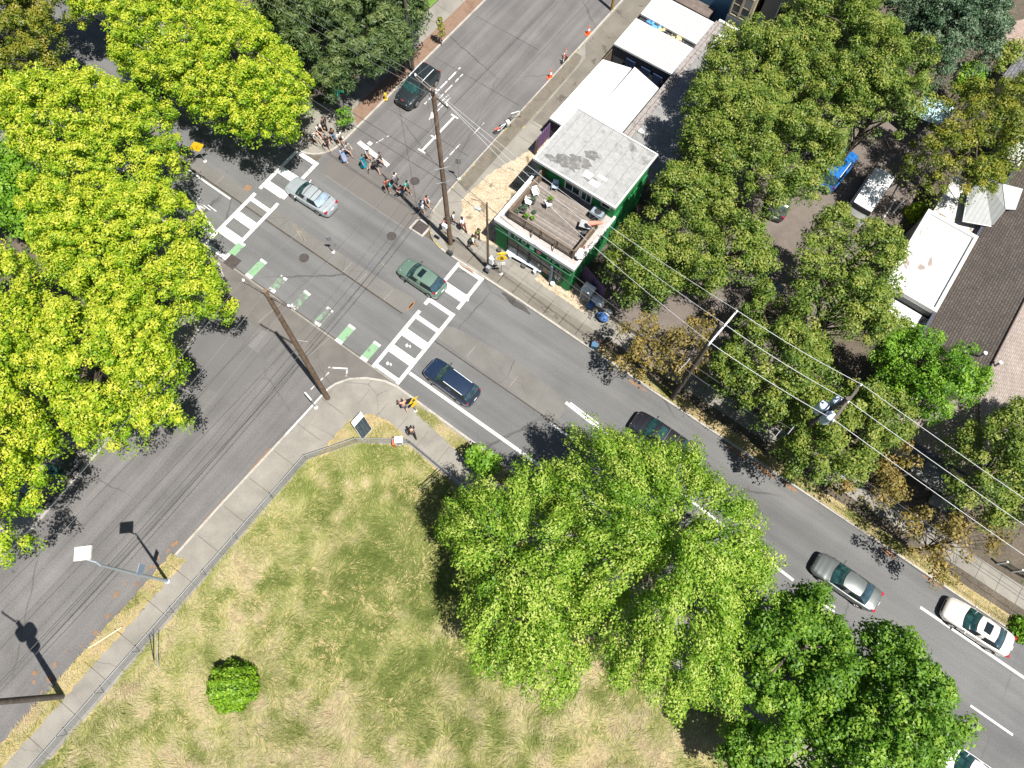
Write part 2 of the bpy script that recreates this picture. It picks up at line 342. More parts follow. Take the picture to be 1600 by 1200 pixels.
blocks = {'NE': NE, 'NW': NW, 'SE': SE, 'SW': SW}
m = MB()
for k, p in blocks.items(): m.prism(p, -0.15, Zs)
struct('kerb', m, KERB)
def inset(poly, d):
    n = len(poly); out = []
    for i in range(n):
        p0, p1, p2 = (Vector(poly[(i-1) % n]), Vector(poly[i]), Vector(poly[(i+1) % n]))
        d1 = (p1-p0).normalized(); d2 = (p2-p1).normalized()
        n1 = Vector((-d1.y, d1.x)); n2 = Vector((-d2.y, d2.x)); b = (n1+n2); b = b/max(0.3, b.length**2/2)
        out.append(tuple(p1+b*d))
    return out
def area(p): return sum(p[i][0]*p[(i+1) % len(p)][1]-p[(i+1) % len(p)][0]*p[i][1] for i in range(len(p)))/2
m = MB()
for k, p in blocks.items():
    q = p if area(p) > 0 else p[::-1]
    m.sheet(inset(q, 0.16), Zs+0.004)
struct('sidewalk', m, CONC)
Z1, Z2, Z3, Z4 = Zs+0.008, Zs+0.012, Zs+0.016, Zs+0.02
# block interiors
m = MB()
m.sheet([(-1.6, 14.45), (160, 14.2), (160, 160), (-1.6, 160)], Z1); m.sheet([(-160, 15.5), (-22, 15.5), (-19.2, 17.5), (-19.2, 160), (-160, 160)], Z1)
m.sheet([(-160, -3.6), (-18, -3.6), (-15.2, -6), (-14.2, -24), (-14.2, -160), (-160, -160)], Z1)
m.sheet([(13.5, 11.45), (160, 11.15), (160, 12.7), (13.5, 12.9)], Z1)
m.sheet([(13.5, -0.75), (160, -1.0), (160, -1.9), (13.5, -1.7)], Z1)
struct('soil', m, DIRT)
m = MB(); m.sheet([(12.6, 14.9), (27, 14.9), (28.3, 27), (28.3, 48), (12, 48), (9.9, 44), (9.9, 18)], Z2); struct('parking_lot', m, LOT)
def ragged(p, amp, step, seed=1):
    r = random.Random(seed); out = []
    for i in range(len(p)):
        a, b = p[i], p[(i+1) % len(p)]; L = math.hypot(b[0]-a[0], b[1]-a[1]); k = max(1, int(L/step))
        for j in range(k): out.append((a[0]+(b[0]-a[0])*j/k+r.uniform(-amp, amp), a[1]+(b[1]-a[1])*j/k+r.uniform(-amp, amp)))
    return out
m = MB(); m.sheet(ragged([(-3.5, 16.2), (-1.6, 13.9), (1.55, 14.4), (1.55, 26.2), (-1.5, 26.2), (-1.6, 24.8), (-3.4, 19.5)], .14, .3), Z2)
m.sheet(ragged([(5.9, 13.75), (10.9, 13.65), (10.7, 14.9), (8.8, 15.6), (8.6, 14.4), (5.9, 14.45)], .07, .25), Z2)
for bx_, by_, br_ in ((0.3, 18.6, .7), (-0.6, 20.4, .5), (0.6, 16.2, .4)): m.sheet(ragged([(bx_+br_*math.cos(k*.7), by_+br_*.6*math.sin(k*.7)) for k in range(9)], .12, .3), Z3, 1)
struct('straw_ground', m, [STRAW, ground_mat('dead_brush', [(0.16, 0.12, 0.07), (0.25, 0.2, 0.12)], 3, 14, .5, 1.4)])
m = MB(); m.sheet(ragged([(-2.1, -19.5), (-0.95, -19.2), (-1.05, -27.5), (-1.2, -40), (-1.5, -70), (-2.6, -70), (-2.25, -34)], .09, .3), Z1)
m.sheet(ragged([(4.2, -0.5), (14, -0.65), (14, -1.8), (9.8, -1.7), (5.2, -1.05)], .08, .3), Z1)
m.sheet(ragged([(2.1, -5.95), (1.4, -7.9), (1.6, -4.2), (2.6, -3.15), (4.5, -2.85), (6.0, -3.2), (3.2, -5.45)], .1, .3), Z1)
m.sheet([(1.1, -8.7), (1.35, -7.9), (2.1, -6.6), (2.4, -6.0), (3.2, -5.4), (3.1, -5.55), (1.15, -8.7)], Z2)
m.sheet([(13.6, 11.4), (24, 11.3), (50, 11.05), (50, 11.9), (24, 12.1), (13.6, 12.2)], Z2)
struct('grass_verge', m, VERGE)
m = MB(); m.sheet([(-17.2, 18.0), (-15.8, 17.0), (-15.8, 60), (-17.05, 60)], Z1); struct('planting_strip', m, BRICK)
m = MB(); m.sheet([(-5.0, 17.6), (-3.75, 17.2), (-3.8, 26), (-3.9, 35), (-4.2, 36), (-4.95, 36)], Z1); struct('planting_strip', m, ground_mat('trodden_strip', [(0.11, 0.095, 0.078), (0.15, 0.13, 0.105), (0.10, 0.095, 0.075)], 0.9, 14, 0.6, 1.3, spots=(0.8, 0.66, (0.09, 0.12, 0.03))))
m = MB(); m.sheet([(-40, 27), (-19.3, 24), (-19.3, 70), (-40, 70)], Z2); struct('lawn', m, LAWN)
m = MB(); m.sheet([(0.75, -70), (1.05, -12), (1.10, -8.7), (3.2, -5.55), (6.35, -3.45), (35, -5.5), (70, -7.5), (70, -70)], Z1); struct('field', m, FIELD)
# sidewalk joints
m = MB(); md = MB()
for i in range(26): y = -4.5-i*2.6; md.sheet([(-1.3-0.013*abs(y), y), (0.85, y+0.02), (0.85, y+0.07), (-1.3-0.013*abs(y), y+0.05)], Z1)
for i in range(40): x = 0.5+i*1.55; md.sheet([(x, 11.6), (x+0.035, 11.6), (x+0.035, 14.3), (x, 14.3)], Z1 if x < 13 else Z3)
md.sheet([(-1.6, 12.85), (13.4, 12.72), (13.4, 12.755), (-1.6, 12.885)], Z2)
for i in range(20): y = 17.5+i*1.9; md.sheet([(-19.1, y), (-17.25, y), (-17.25, y+0.035), (-19.1, y+0.035)], Z3)
for i in range(22): y = 17.2+i*1.9; md.sheet([(-3.6, y), (-1.7, y), (-1.7, y+0.035), (-3.6, y+0.035)], Z3)
for x in (1.2, 3.0, 4.9, 6.9, 8.9, 10.9, 12.9): md.sheet([(x, -1.75), (x+0.035, -1.75), (x+0.035, -3.3), (x, -3.3)], Z3)
struct('sidewalk_joint', md, ground_mat('sidewalk_joint', [(0.10, 0.09, 0.075), (0.14, 0.128, 0.108)], 2, 9))
# worn concrete slabs, litter and stains along the kerbs
m = MB(); m.sheet([(-3.6, 12.9), (-1.4, 11.7), (13.4, 11.5), (13.4, 12.7), (-1.4, 12.85), (-3.4, 15.9), (-3.7, 40), (-1.7, 40), (-1.7, 16), (-1.9, 14.6)][:5], Z1)
m.sheet([(-3.6, 27), (-1.5, 27), (-1.5, 60), (-4.8, 60), (-4.8, 37.5), (-3.8, 36)], Z2)
struct('sidewalk', m, CONCD)
m = MB(); rr = random.Random(3)
def blot(cx, cy, rx, ry, z, rot=0.0):
    k = 14; pts = []
    for i in range(k):
        an = 2*PI*i/k; r = 0.65+0.5*rr.random(); x = rx*r*math.cos(an); y = ry*r*math.sin(an)
        pts.append((cx+x*math.cos(rot)-y*math.sin(rot), cy+x*math.sin(rot)+y*math.cos(rot)))
    m.sheet(pts, z)
for i in range(34): y = -8.5-rr.random()*26; blot(-1.72+0.015*(y+7)-0.06, y, 0.03+0.05*rr.random(), 0.2+0.7*rr.random(), 0.002+0.0002*i, -0.02)
for i in range(22): y = -17-rr.random()*19; blot(-2.1+0.015*(y+7)-abs(rr.gauss(0, 0.5)), y, 0.06+0.16*rr.random(), 0.08+0.22*rr.random(), 0.009+0.0002*i, rr.random())
for i in range(9): x = 14+rr.random()*30; blot(x, 11.0-abs(rr.gauss(0, 0.12))-(x-14)*0.004, 0.4+0.8*rr.random(), 0.08+0.1*rr.random(), 0.006+0.0002*i)
for x, y, a1, b1 in ((0.7, 11.25, 1.0, 0.1), (-0.85, 5.75, 0.12, 0.6), (-0.75, 5.9, 0.12, 0.5), (-19.0, 6.3, 0.3, 0.35)): blot(x, y, a1, b1, 0.0125)
struct('leaf_litter', m, RUST)
m = MB()
for x, y, a1, b1 in ((6.2, 11.05, 1.3, 0.28), (5.2, 11.15, 0.8, 0.2)): blot(x, y, a1, b1, 0.005+0.001*x/6)
struct('road_stain', m, ground_mat('dark_road_stain', [(0.045, 0.042, 0.04), (0.07, 0.066, 0.063)], 1.5, 12))
# yellow kerbs
m = MB()
for x0, x1, y0, y1 in ((-4.98, -4.86, 16.6, 20.5), (-5.0, -4.88, 23.4, 29.5), (-3.86, -3.74, 24.5, 29.8), (-5.0, -4.88, 34, 36.5)): m.sheet([(x0, y0), (x1, y0), (x1, y1), (x0, y1)], Z4)
m.sheet(arc(-1.6, 14.8, 3.42, 195, 262, 8)+arc(-1.6, 14.8, 3.28, 262, 195, 8), Z4)
struct('kerb_paint', m, YELLOWP)
m = MB(); m.sheet([(-1.49, -3.7), (-1.37, -3.7), (-1.50, -8.2), (-1.62, -8.2)], Z4); struct('kerb_paint', m, WHITE)

# ---- painted markings
def strip(m, x0, y0, x1, y1, w, z=0.012):
    d = Vector((x1-x0, y1-y0)).normalized(); n = Vector((-d.y, d.x))*w/2
    m.sheet([(x0-n.x, y0-n.y), (x1-n.x, y1-n.y), (x1+n.x, y1+n.y), (x0+n.x, y0+n.y)], z)
def crosswalk(x0, x1, y0, y1, name, bars, mat, gaps, skew=0.0):
    m = MB()
    for i, (xa, s) in enumerate(((x0, 0), (x1, 1))):
        ys = [y0]+[g for gg in gaps[s] for g in gg]+[y1]
        for k in range(0, len(ys), 2):
            fa = (ys[k]-y0)/(y1-y0); fb = (ys[k+1]-y0)/(y1-y0)
            strip(m, xa+skew*fa, ys[k], xa+skew*fb, ys[k+1], 0.30)
    for (y, w) in bars:
        sk = skew*(y-y0)/(y1-y0)
        m.sheet([(x0+0.15+sk, y-w/2), (x1-0.15+sk, y-w/2), (x1-0.15+sk, y+w/2), (x0+0.15+sk, y+w/2)], 0.012)
    return struct(name, m, mat)
crosswalk(0.15, 2.55, -0.1, 11.45, 'crosswalk_marking', [(0.15, 0.34), (2.0, 0.72), (3.7, 0.72), (5.35, 0.36), (7.15, 0.36), (8.9, 0.8), (11.2, 0.40)], WHITE, (((5.9, 6.6),), ((7.35, 7.85),)), -0.2)
m2 = MB(); strip(m2, 2.55, 8.85, 2.3, 9.4, 0.34, 0.0125); struct('crosswalk_marking', m2, WHITE)
crosswalk(-18.0, -15.75, 0.0, 11.9, 'crosswalk_marking', [(0.18, 0.36), (2.0, 0.75), (3.8, 0.75), (5.7, 0.36), (7.6, 0.75), (9.4, 0.75), (11.7, 0.4)], paint_worn('road_paint_chipped', (0.62, 0.62, 0.61), (0.1, 0.097, 0.094), 0.585), (((6.3, 6.9),), ((6.7, 7.3),)), -0.25)
m = MB(); mw = MB(); mg = MB(); mgw = MB()
for x, y0, y1, faded in ((-15.6, 0.35, 2.1, 0), (-13.05, -0.05, 1.9, 0), (-10.7, 0.1, 1.75, 1), (-8.25, 0.0, 1.85, 1), (-5.8, 0.0, 1.8, 1), (-3.4, -0.15, 1.65, 0), (-0.85, -0.15, 1.7, 0)):
    (mgw if faded else mg).sheet([(x-0.33, y0+0.28), (x+0.33, y0+0.28), (x+0.33, y1-0.22), (x-0.33, y1-0.22)], 0.013)
    q = mw if faded else m
    q.sheet([(x-0.33, y0), (x+0.33, y0), (x+0.33, y0+0.28), (x-0.33, y0+0.28)], 0.013); q.sheet([(x-0.33, y1-0.22), (x+0.33, y1-0.22), (x+0.33, y1), (x-0.33, y1)], 0.013)
struct('bike_crossing_marking', mg, GREENP); struct('bike_crossing_marking', mgw, GREENW)
struct('bike_crossing_bar', m, WHITE); struct('bike_crossing_bar', mw, WHITEW)
m = MB()
strip(m, 2.75, 1.18, 32, 1.05, 0.26); strip(m, 32, 1.05, 90, 0.9, 0.2)
strip(m, 14.1, 4.28, 22, 4.3, 0.2); strip(m, 36.3, 4.72, 38.2, 4.74, 0.15, 0.0124)
strip(m, 14.0, 6.42, 20.5, 5.95, 0.24); strip(m, 14.3, 6.62, 17.0, 6.48, 0.12); strip(m, 20.5, 5.95, 34.8, 4.95, 0.2, 0.0128); strip(m, 36.3, 5.02, 38.1, 5.04, 0.15, 0.0126)
strip(m, 43.1, 8.66, 70, 8.4, 0.2)
for i in range(8): strip(m, 41.0+i*7.7-0.1, 4.72, 44.0+i*7.7, 4.70, 0.16, 0.0132)
strip(m, -60, 4.62, -19.4, 4.62, 0.16); strip(m, -60, 1.1, -18.3, 1.2, 0.2); strip(m, -18.3, 1.55, -23, 3.1, 0.18)
struct('lane_line', m, WHITE)
m = MB()
# stop bar, parking T marks and worn arrows of the side street
strip(m, -14.6, 15.75, -10.9, 15.35, 0.42); m.sheet([(-13.9, 16.05), (-13.5, 16.05), (-13.5, 16.4), (-13.9, 16.4)], 0.0135)
strip(m, -9.55, 18.3, -9.55, 23.2, 0.2)
for y in (18.35, 20.2, 23.15): strip(m, -9.95, y, -9.15, y, 0.16, 0.0136)
struct('parking_marking', m, WHITE)
m = MB()
strip(m, -12.55, 22.6, -12.55, 28.0, 0.16); strip(m, -11.9, 23.6, -11.9, 27.5, 0.12); strip(m, -11.5, 23.2, -11.5, 25.0, 0.12); strip(m, -11.15, 21.9, -11.15, 24.6, 0.1)
m.add([(-11.5, 22.3, 0.013), (-10.8, 22.3, 0.013), (-11.15, 21.4, 0.013)], [(0, 2, 1)])
strip(m, -7.3, 18.5, -7.3, 21.0, 0.10); strip(m, -13.3, 16.6, -12.9, 17.9, 0.07); strip(m, -7.0, 22.5, -7.0, 24.2, 0.08)
strip(m, -2.6, -2.2, -1.35, -1.4, 0.12, 0.0065); strip(m, -1.35, -1.4, -1.0, -2.0, 0.12, 0.0067); strip(m, -2.3, -2.5, -2.5, -4.4, 0.08, 0.0065)
for dx, dy, c in ((-20.6, 2.9, 1),):
    for k in range(3): strip(m, dx-0.9*c+k*0.5*c, dy-0.35+0.25*k, dx+0.2*c+k*0.5*c, dy-0.3+0.2*k, 0.09, 0.0125+0.0002*k)
    m.sheet([(dx-1.5*c, dy+0.1), (dx-0.9*c, dy-0.1), (dx-0.9*c, dy+0.35), (dx-1.3*c, dy+0.4)], 0.0134)
struct('road_arrow', m, WHITEW)
m = MB()
for x, y in ((1.25, 2.85), (1.0, 0.75)):
    m.sheet([(x-0.25, y), (x-0.05, y-0.12), (x+0.02, y+0.08), (x-0.2, y+0.2)], 0.0145); m.sheet([(x+0.02, y+0.1), (x+0.24, y), (x+0.2, y+0.16), (x+0.05, y+0.24)], 0.0146)
struct('survey_mark', m, WHITE)
m = MB(); strip(m, -13.6, 6.0, -11.8, 5.2, 0.06); strip(m, -13.2, 6.0, -11.6, 5.35, 0.05, 0.0123); strip(m, -5.6, 7.6, -4.8, 7.4, 0.04)
struct('survey_mark', m, YELLOWP)
m = MB(); strip(m, 17.5, 28.5, 20.2, 28.1, 0.1, Z3)
for x, y0, y1 in ((21.95, 36.6, 41.2), (26.9, 36.5, 39.3), (18.2, 37, 42)): strip(m, x, y0, x, y1, 0.11, Z3)
struct('parking_marking', m, WHITE)
# manholes, drain grates
def flatthing(name, label, cat, mb, mats, loc, group=None): return tag(mb.build(name, mats, loc=loc), label, cat, group)
MHM = ground_mat('cast_iron', [(0.05, 0.042, 0.04), (0.07, 0.06, 0.056)], 3, 30, 0.7, 1.3)
for (u, v), lab in (((475, 403), 'round dark manhole cover in the lane beside the faded green bars'), ((612, 369), 'round dark manhole cover between the silver and the green car'), ((648, 283), 'round manhole cover at the mouth of the side street behind the pedestrians')):
    c = P(u, v, 0.0); m = MB(); m.lathe(c, [(0.42, -0.02), (0.42, 0.014), (0.36, 0.016), (0.355, 0.012), (0.02, 0.012)], 22)
    flatthing('manhole_cover', lab, 'manhole', m, MHM, c, 'manhole covers in the roads')
for (u, v), lab in (((657, 355), 'square storm drain grate at the corner kerb below the tall pole'), ((363, 409), 'small rusty drain grate at the end of the far crosswalk')):
    c = P(u, v, 0.0); m = MB()
    if u > 500: m.bx(c[0]-0.75, c[0]+0.75, c[1]-0.65, c[1]+0.65, -0.02, 0.012, 1)
    for k in range(7): m.bx(c[0]-0.5, c[0]+0.5, c[1]-0.45+k*0.14, c[1]-0.37+k*0.14, 0.0, 0.03, 0)
    m.bx(c[0]-0.55, c[0]+0.55, c[1]-0.52, c[1]+0.52, -0.01, 0.018, 0)
    flatthing('drain_grate', lab, 'drain grate', m, [MHM, KERB], c, 'storm drain grates')
# ================================================================== TREES, SHRUBS, GRASS
LIME = leaf_mat('lime_leaf', [(0.06, 0.15, 0.006), (0.155, 0.275, 0.010), (0.305, 0.40, 0.016), (0.52, 0.52, 0.05)], 0.36, (0.36, 0.56, 0.012))
LIMEO = leaf_mat('olive_lime_leaf', [(0.05, 0.09, 0.008), (0.11, 0.15, 0.012), (0.19, 0.205, 0.02), (0.29, 0.25, 0.03)], 0.30, (0.24, 0.30, 0.02))
MID = leaf_mat('green_leaf', [(0.036, 0.08, 0.012), (0.085, 0.15, 0.018), (0.155, 0.215, 0.028), (0.265, 0.285, 0.055)], 0.28, (0.19, 0.30, 0.02))
FRESH = leaf_mat('fresh_leaf', [(0.045, 0.12, 0.008), (0.09, 0.21, 0.012), (0.16, 0.31, 0.02), (0.26, 0.40, 0.04)], 0.34, (0.20, 0.42, 0.016))
WEEP = leaf_mat('cutleaf_leaf', [(0.055, 0.14, 0.010), (0.115, 0.235, 0.015), (0.22, 0.345, 0.03), (0.41, 0.48, 0.09)], 0.36, (0.25, 0.47, 0.018))
DARK = leaf_mat('dark_leaf', [(0.016, 0.036, 0.012), (0.032, 0.058, 0.018), (0.055, 0.082, 0.028), (0.085, 0.105, 0.045)], 0.15, (0.06, 0.11, 0.02))
PINE = leaf_mat('pine_needle', [(0.024, 0.052, 0.016), (0.05, 0.09, 0.024), (0.09, 0.135, 0.036), (0.15, 0.185, 0.055)], 0.15, (0.07, 0.13, 0.02))
BLUEG = leaf_mat('bluish_leaf', [(0.022, 0.055, 0.025), (0.042, 0.088, 0.04), (0.078, 0.13, 0.065), (0.135, 0.19, 0.11)], 0.18, (0.07, 0.14, 0.03))
OCHRE = leaf_mat('ochre_leaf', [(0.08, 0.075, 0.016), (0.15, 0.125, 0.026), (0.215, 0.17, 0.04), (0.30, 0.205, 0.06)], 0.26, (0.30, 0.21, 0.025))
DEEP = leaf_mat('deep_green_leaf', [(0.035, 0.095, 0.008), (0.075, 0.17, 0.013), (0.14, 0.265, 0.022), (0.27, 0.385, 0.05)], 0.34, (0.17, 0.38, 0.016))
REDM = leaf_mat('red_leaf', [(0.10, 0.012, 0.012), (0.2, 0.02, 0.02)], 0.2, (0.25, 0.03, 0.02))
BUSH = leaf_mat('round_bush_leaf', [(0.03, 0.09, 0.006), (0.085, 0.19, 0.008), (0.17, 0.30, 0.012), (0.25, 0.36, 0.02)], 0.24, (0.2, 0.36, 0.014))

def inside(poly, x, y):
    res = np.zeros(x.shape, bool); n = len(poly); j = n-1
    for i in range(n):
        xi, yi = poly[i]; xj, yj = poly[j]
        c = ((yi > y) != (yj > y)) & (x < (xj-xi)*(y-yi)/((yj-yi) or 1e-9)+xi); res ^= c; j = i
    return res
def edge_dist(poly, x, y):
    d = np.full(x.shape, 1e9); n = len(poly)
    for i in range(n):
        ax, ay = poly[i]; bx, by = poly[(i+1) % n]; L2 = (bx-ax)**2+(by-ay)**2+1e-9
        t = np.clip(((x-ax)*(bx-ax)+(y-ay)*(by-ay))/L2, 0, 1); d = np.minimum(d, np.hypot(x-(ax+t*(bx-ax)), y-(ay+t*(by-ay))))
    return d
def unit(v): return v/(np.linalg.norm(v, axis=1, keepdims=True)+1e-9)
def leaf_faces(c, nrm, size, asp=0.62, droop=0.25, along=None):
    """folded rhombic leaves: c centres, nrm facing, size length; 'along' biases the leaf axis"""
    N = len(c); t = rng.normal(size=(N, 3))
    if along is not None: t = t*0.55+along
    t = unit(t-nrm*np.sum(t*nrm, 1, keepdims=True)); w = np.cross(nrm, t); s = size[:, None]
    a = c-t*s*0.5; b = c+t*s*0.5-nrm*s*droop; l = c+w*s*asp*0.5-nrm*s*0.08; r = c-w*s*asp*0.5-nrm*s*0.08
    return np.stack([a, r, b, l], 1).reshape(-1, 3)
def clump_leaves(cen, rad, n, up=0.55, flat=0.62):
    """n leaves over each clump (cen, rad): on the shell of a squashed ball, facing out and up"""
    K = len(cen); d = rng.normal(size=(K*n, 3)); d[:, 2] += 0.35; d = unit(d)
    rr = np.repeat(rad, n)*(0.55+0.5*rng.random(K*n)); c = np.repeat(cen, n, 0)+d*rr[:, None]*np.array([1, 1, flat])
    nrm = unit(d*0.8+np.array([0, 0, up])+rng.normal(size=(K*n, 3))*0.38)
    return c, nrm, d
def crown_points(poly, zc, hd, sp, gap=0.0, lobe=2.6, depth=2.0, wild=0.5, radial=False):
    """clump centres over an outlined dome: outline at height zc, dome height hd, clump spacing sp"""
    poly = np.array(poly); lo = poly.min(0); hi = poly.max(0); A = (hi-lo).prod()
    n = int(A/(sp*sp)*2.4); x = rng.uniform(lo[0], hi[0], n); y = rng.uniform(lo[1], hi[1], n)
    k = inside(poly, x, y); x, y = x[k], y[k]; d = edge_dist(poly, x, y); k = d > 0.35*rng.random(len(x))+0.15; x, y, d = x[k], y[k], d[k]-0.15; dm = max(1.5, d.max())
    f = np.clip(d/dm, 0, 1); z = zc-0.4+hd*np.sqrt(np.clip(1-(1-f)**2, 0, 1))
    nl = max(4, int(A/(lobe*lobe))); lx = rng.uniform(lo[0], hi[0], nl); ly = rng.uniform(lo[1], hi[1], nl)
    if radial:
        mx, my = poly.mean(0); r1 = np.hypot(x-mx, y-my); t1 = np.arctan2(y-my, x-mx); r2 = np.hypot(lx-mx, ly-my); t2 = np.arctan2(ly-my, lx-mx)
        dt = np.abs((t1[:, None]-t2+PI) % (2*PI)-PI)*np.maximum(1.5, (r1[:, None]+r2)/2); dr_ = r1[:, None]-r2
        dr_ = np.where(dr_ > 0, dr_*0.30, dr_*0.75); dl = np.min(np.hypot(dt*1.15, dr_), 1)/lobe
    else: dl = np.min(np.hypot(x[:, None]-lx, y[:, None]-ly), 1)/lobe
    z = z-depth*np.clip(dl, 0, 1.1)**2*np.clip(f*2.2, 0.25, 1)+rng.normal(size=len(x))*wild*0.5
    if gap: k = rng.random(len(x)) > gap*np.clip(dl*1.5, 0, 1); x, y, z, d, dl = x[k], y[k], z[k], d[k], dl[k]
    return np.stack([x, y, z], 1), d, dl
def limb_mesh(base, tips, top, r0, bark, parent, lean=0.25):
    m = MB(); b = Vector(base); t = Vector(top); mid = b.lerp(t, 0.45)+Vector((random.uniform(-.2, .2), random.uniform(-.2, .2), 0))
    m.tube([b+Vector((0, 0, -0.15)), b+Vector((0, 0, 0.4)), mid, t], [r0*1.35, r0, r0*0.75, r0*0.35], 9)
    for q in tips:
        q = Vector(q); s = b.lerp(t, random.uniform(0.32, 0.9)); k = s.lerp(q, 0.5)+Vector((0, 0, random.uniform(-0.1, 0.7)))
        m.tube([s, k, q], [r0*0.36, r0*0.2, r0*0.07], 5)
        for _ in range(2):
            e = k.lerp(q, random.uniform(0.1, 0.6)); e2 = e+Vector((random.uniform(-1.3, 1.3), random.uniform(-1.3, 1.3), random.uniform(0.0, 0.9)))
            m.tube([e, e2], [r0*0.12, r0*0.04], 4)
    return m.build('trunk', bark, parent, smooth=60)
def tree(name, label, mat, poly, zc, hd, trunk=None, n=95, leaf=0.25, sp=1.0, rad=(0.65, 1.05), gap=0.0, depth=2.0, lobe=2.6, under=0.45, tr=0.28,
         bark=None, asp=0.62, group=None, tintb=0.0, droopy=0.0, tip=0.22, elong=0.0, far=0.3, grow=1.0, ntips=16, cat='tree', wild=0.5, flat=0.62):
    """poly: crown outline as seen in the photograph, surveyed at height zc"""
    pu = sum(p[0] for p in poly)/len(poly); pv = sum(p[1] for p in poly)/len(poly); ou, ov = pu-760, pv-1015; on = math.hypot(ou, ov)+1e-6; ext = max(abs((u-pu)*ou+(v-pv)*ov)/on for u, v in poly)+1e-6
    poly = [(pu+(u-pu)*grow, pv+(v-pv)*grow) for u, v in poly]
    W = [P(u, v, zc+hd*far*max(0.0, min(1, 1.6*((u-pu)*ou+(v-pv)*ov)/on/ext)))[:2] for u, v in poly]; cx = sum(p[0] for p in W)/len(W); cy = sum(p[1] for p in W)/len(W)
    bx, by = trunk if trunk else (cx, cy)
    if not trunk:                                                  # trunks stand on the verges, not on the carriageway
        if -13.6 < bx < -1.0 and by < -0.5: bx = -14.9 if bx < -5 else -0.4
        elif -0.8 < by < 11.4: by = -1.3 if by < 5.5 else 12.2
        elif -15.7 < bx < -5 and by > 11: bx = -16.4
    t = thing(name, label, cat, (bx, by, 0.1), 0, group)
    cen, d, dl = crown_points(W, zc, hd, sp, gap, lobe, depth, wild, elong > 0)
    r = rng.uniform(rad[0], rad[1], len(cen)); r = np.minimum(r, np.maximum(0.42, d*0.9+0.35))
    c, nrm, dr = clump_leaves(cen, r, n, flat=flat)
    if elong:
        o_ = np.repeat(cen[:, :2]-np.array([cx, cy]), n, 0); o_ = o_/(np.linalg.norm(o_, axis=1, keepdims=True)+1e-6); q_ = np.sum((c[:, :2]-np.repeat(cen[:, :2], n, 0))*o_, 1); c[:, :2] += o_*(q_*elong)[:, None]; c[:, 2] -= q_*elong*0.45+0.12*q_*q_
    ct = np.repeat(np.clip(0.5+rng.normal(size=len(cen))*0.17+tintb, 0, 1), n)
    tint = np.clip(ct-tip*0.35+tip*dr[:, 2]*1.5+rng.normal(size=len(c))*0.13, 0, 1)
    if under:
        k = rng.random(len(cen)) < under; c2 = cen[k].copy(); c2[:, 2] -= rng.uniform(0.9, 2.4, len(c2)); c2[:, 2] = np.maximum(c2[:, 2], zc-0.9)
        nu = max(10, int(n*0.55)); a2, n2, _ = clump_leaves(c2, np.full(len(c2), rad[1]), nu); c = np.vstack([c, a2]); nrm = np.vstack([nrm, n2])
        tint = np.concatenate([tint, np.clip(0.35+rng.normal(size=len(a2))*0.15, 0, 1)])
    size = leaf*rng.uniform(0.6, 1.3, len(c)); al = None
    if droopy:
        out = c[:, :2]-np.array([cx, cy]); out = out/(np.linalg.norm(out, axis=1, keepdims=True)+1e-6); al = np.concatenate([out, np.full((len(c), 1), -0.5)], 1)*droopy
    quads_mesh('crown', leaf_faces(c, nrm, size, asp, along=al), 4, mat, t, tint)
    pick = rng.choice(len(cen), min(ntips, len(cen)), replace=False)
    limb_mesh((bx, by, 0.1), [cen[i]-np.array([0, 0, 0.5]) for i in pick], (cx*0.7+bx*0.3, cy*0.7+by*0.3, zc+hd*(0.12 if elong else 0.5)), tr, bark or BARK, t)
    return t
G1, G2, G3, G4, G5 = 'lime coloured maples along the lower street', 'dark pines at the far corner', 'green trees around the parking lot', 'sparse ochre trees along the far kerb', 'light green trees beside the field'
T = tree
LK = dict(n=135, leaf=0.175, sp=0.70, grow=1.03, depth=2.3, lobe=2.0, tr=0.3, wild=1.0, rad=(0.38, 0.7), tip=0.34, under=0.45, flat=0.75, gap=0.08)
T('maple_tree', 'lime green maple spreading over the far side of the road behind the pedestrians', LIME, [(165, 45), (200, 5), (290, -30), (375, 10), (425, 55), (470, 110), (500, 145), (485, 178), (460, 195), (470, 213), (430, 222), (400, 232), (372, 222), (330, 188), (300, 178), (265, 145), (222, 130), (175, 95)], 6.5, 4.5, group=G1, **LK)
T('maple_tree', 'bright yellow lime maple nearest the yellow diamond sign', LIME, [(-10, 150), (30, 122), (100, 128), (130, 98), (160, 105), (170, 130), (222, 140), (225, 165), (272, 172), (288, 200), (278, 232), (290, 262), (285, 290), (250, 312), (180, 322), (110, 304), (60, 262), (10, 225)], 7, 5, group=G1, tintb=0.05, **LK)
T('maple_tree', 'bright yellow lime maple with one branch pointing over the concrete corner', LIME, [(50, 280), (110, 292), (170, 300), (250, 302), (300, 318), (324, 348), (316, 380), (332, 410), (345, 440), (384, 494), (376, 504), (340, 500), (300, 497), (285, 490), (220, 502), (150, 484), (85, 440), (55, 390), (35, 335)], 7, 5, group=G1, tintb=0.06, **LK)
T('maple_tree', 'bright yellow lime maple opposite the leaning brown pole', LIME, [(85, 470), (160, 476), (240, 492), (288, 500), (268, 540), (290, 562), (290, 618), (300, 655), (284, 668), (245, 682), (215, 690), (190, 710), (165, 725), (148, 705), (128, 690), (95, 655), (72, 600), (60, 530)], 7, 5, group=G1, tintb=0.06, **LK)
T('maple_tree', 'bright yellow lime maple at the left border between two others', LIME, [(-90, 410), (40, 392), (80, 450), (85, 520), (80, 600), (60, 640), (0, 645), (-90, 600)], 7, 5, group=G1, tintb=0.05, **LK)
T('maple_tree', 'bright yellow lime maple closest to the street lamp', LIME, [(-90, 640), (20, 605), (88, 645), (122, 690), (104, 720), (98, 765), (75, 800), (68, 850), (30, 880), (0, 893), (-90, 900)], 7, 5, group=G1, tintb=0.04, **LK)
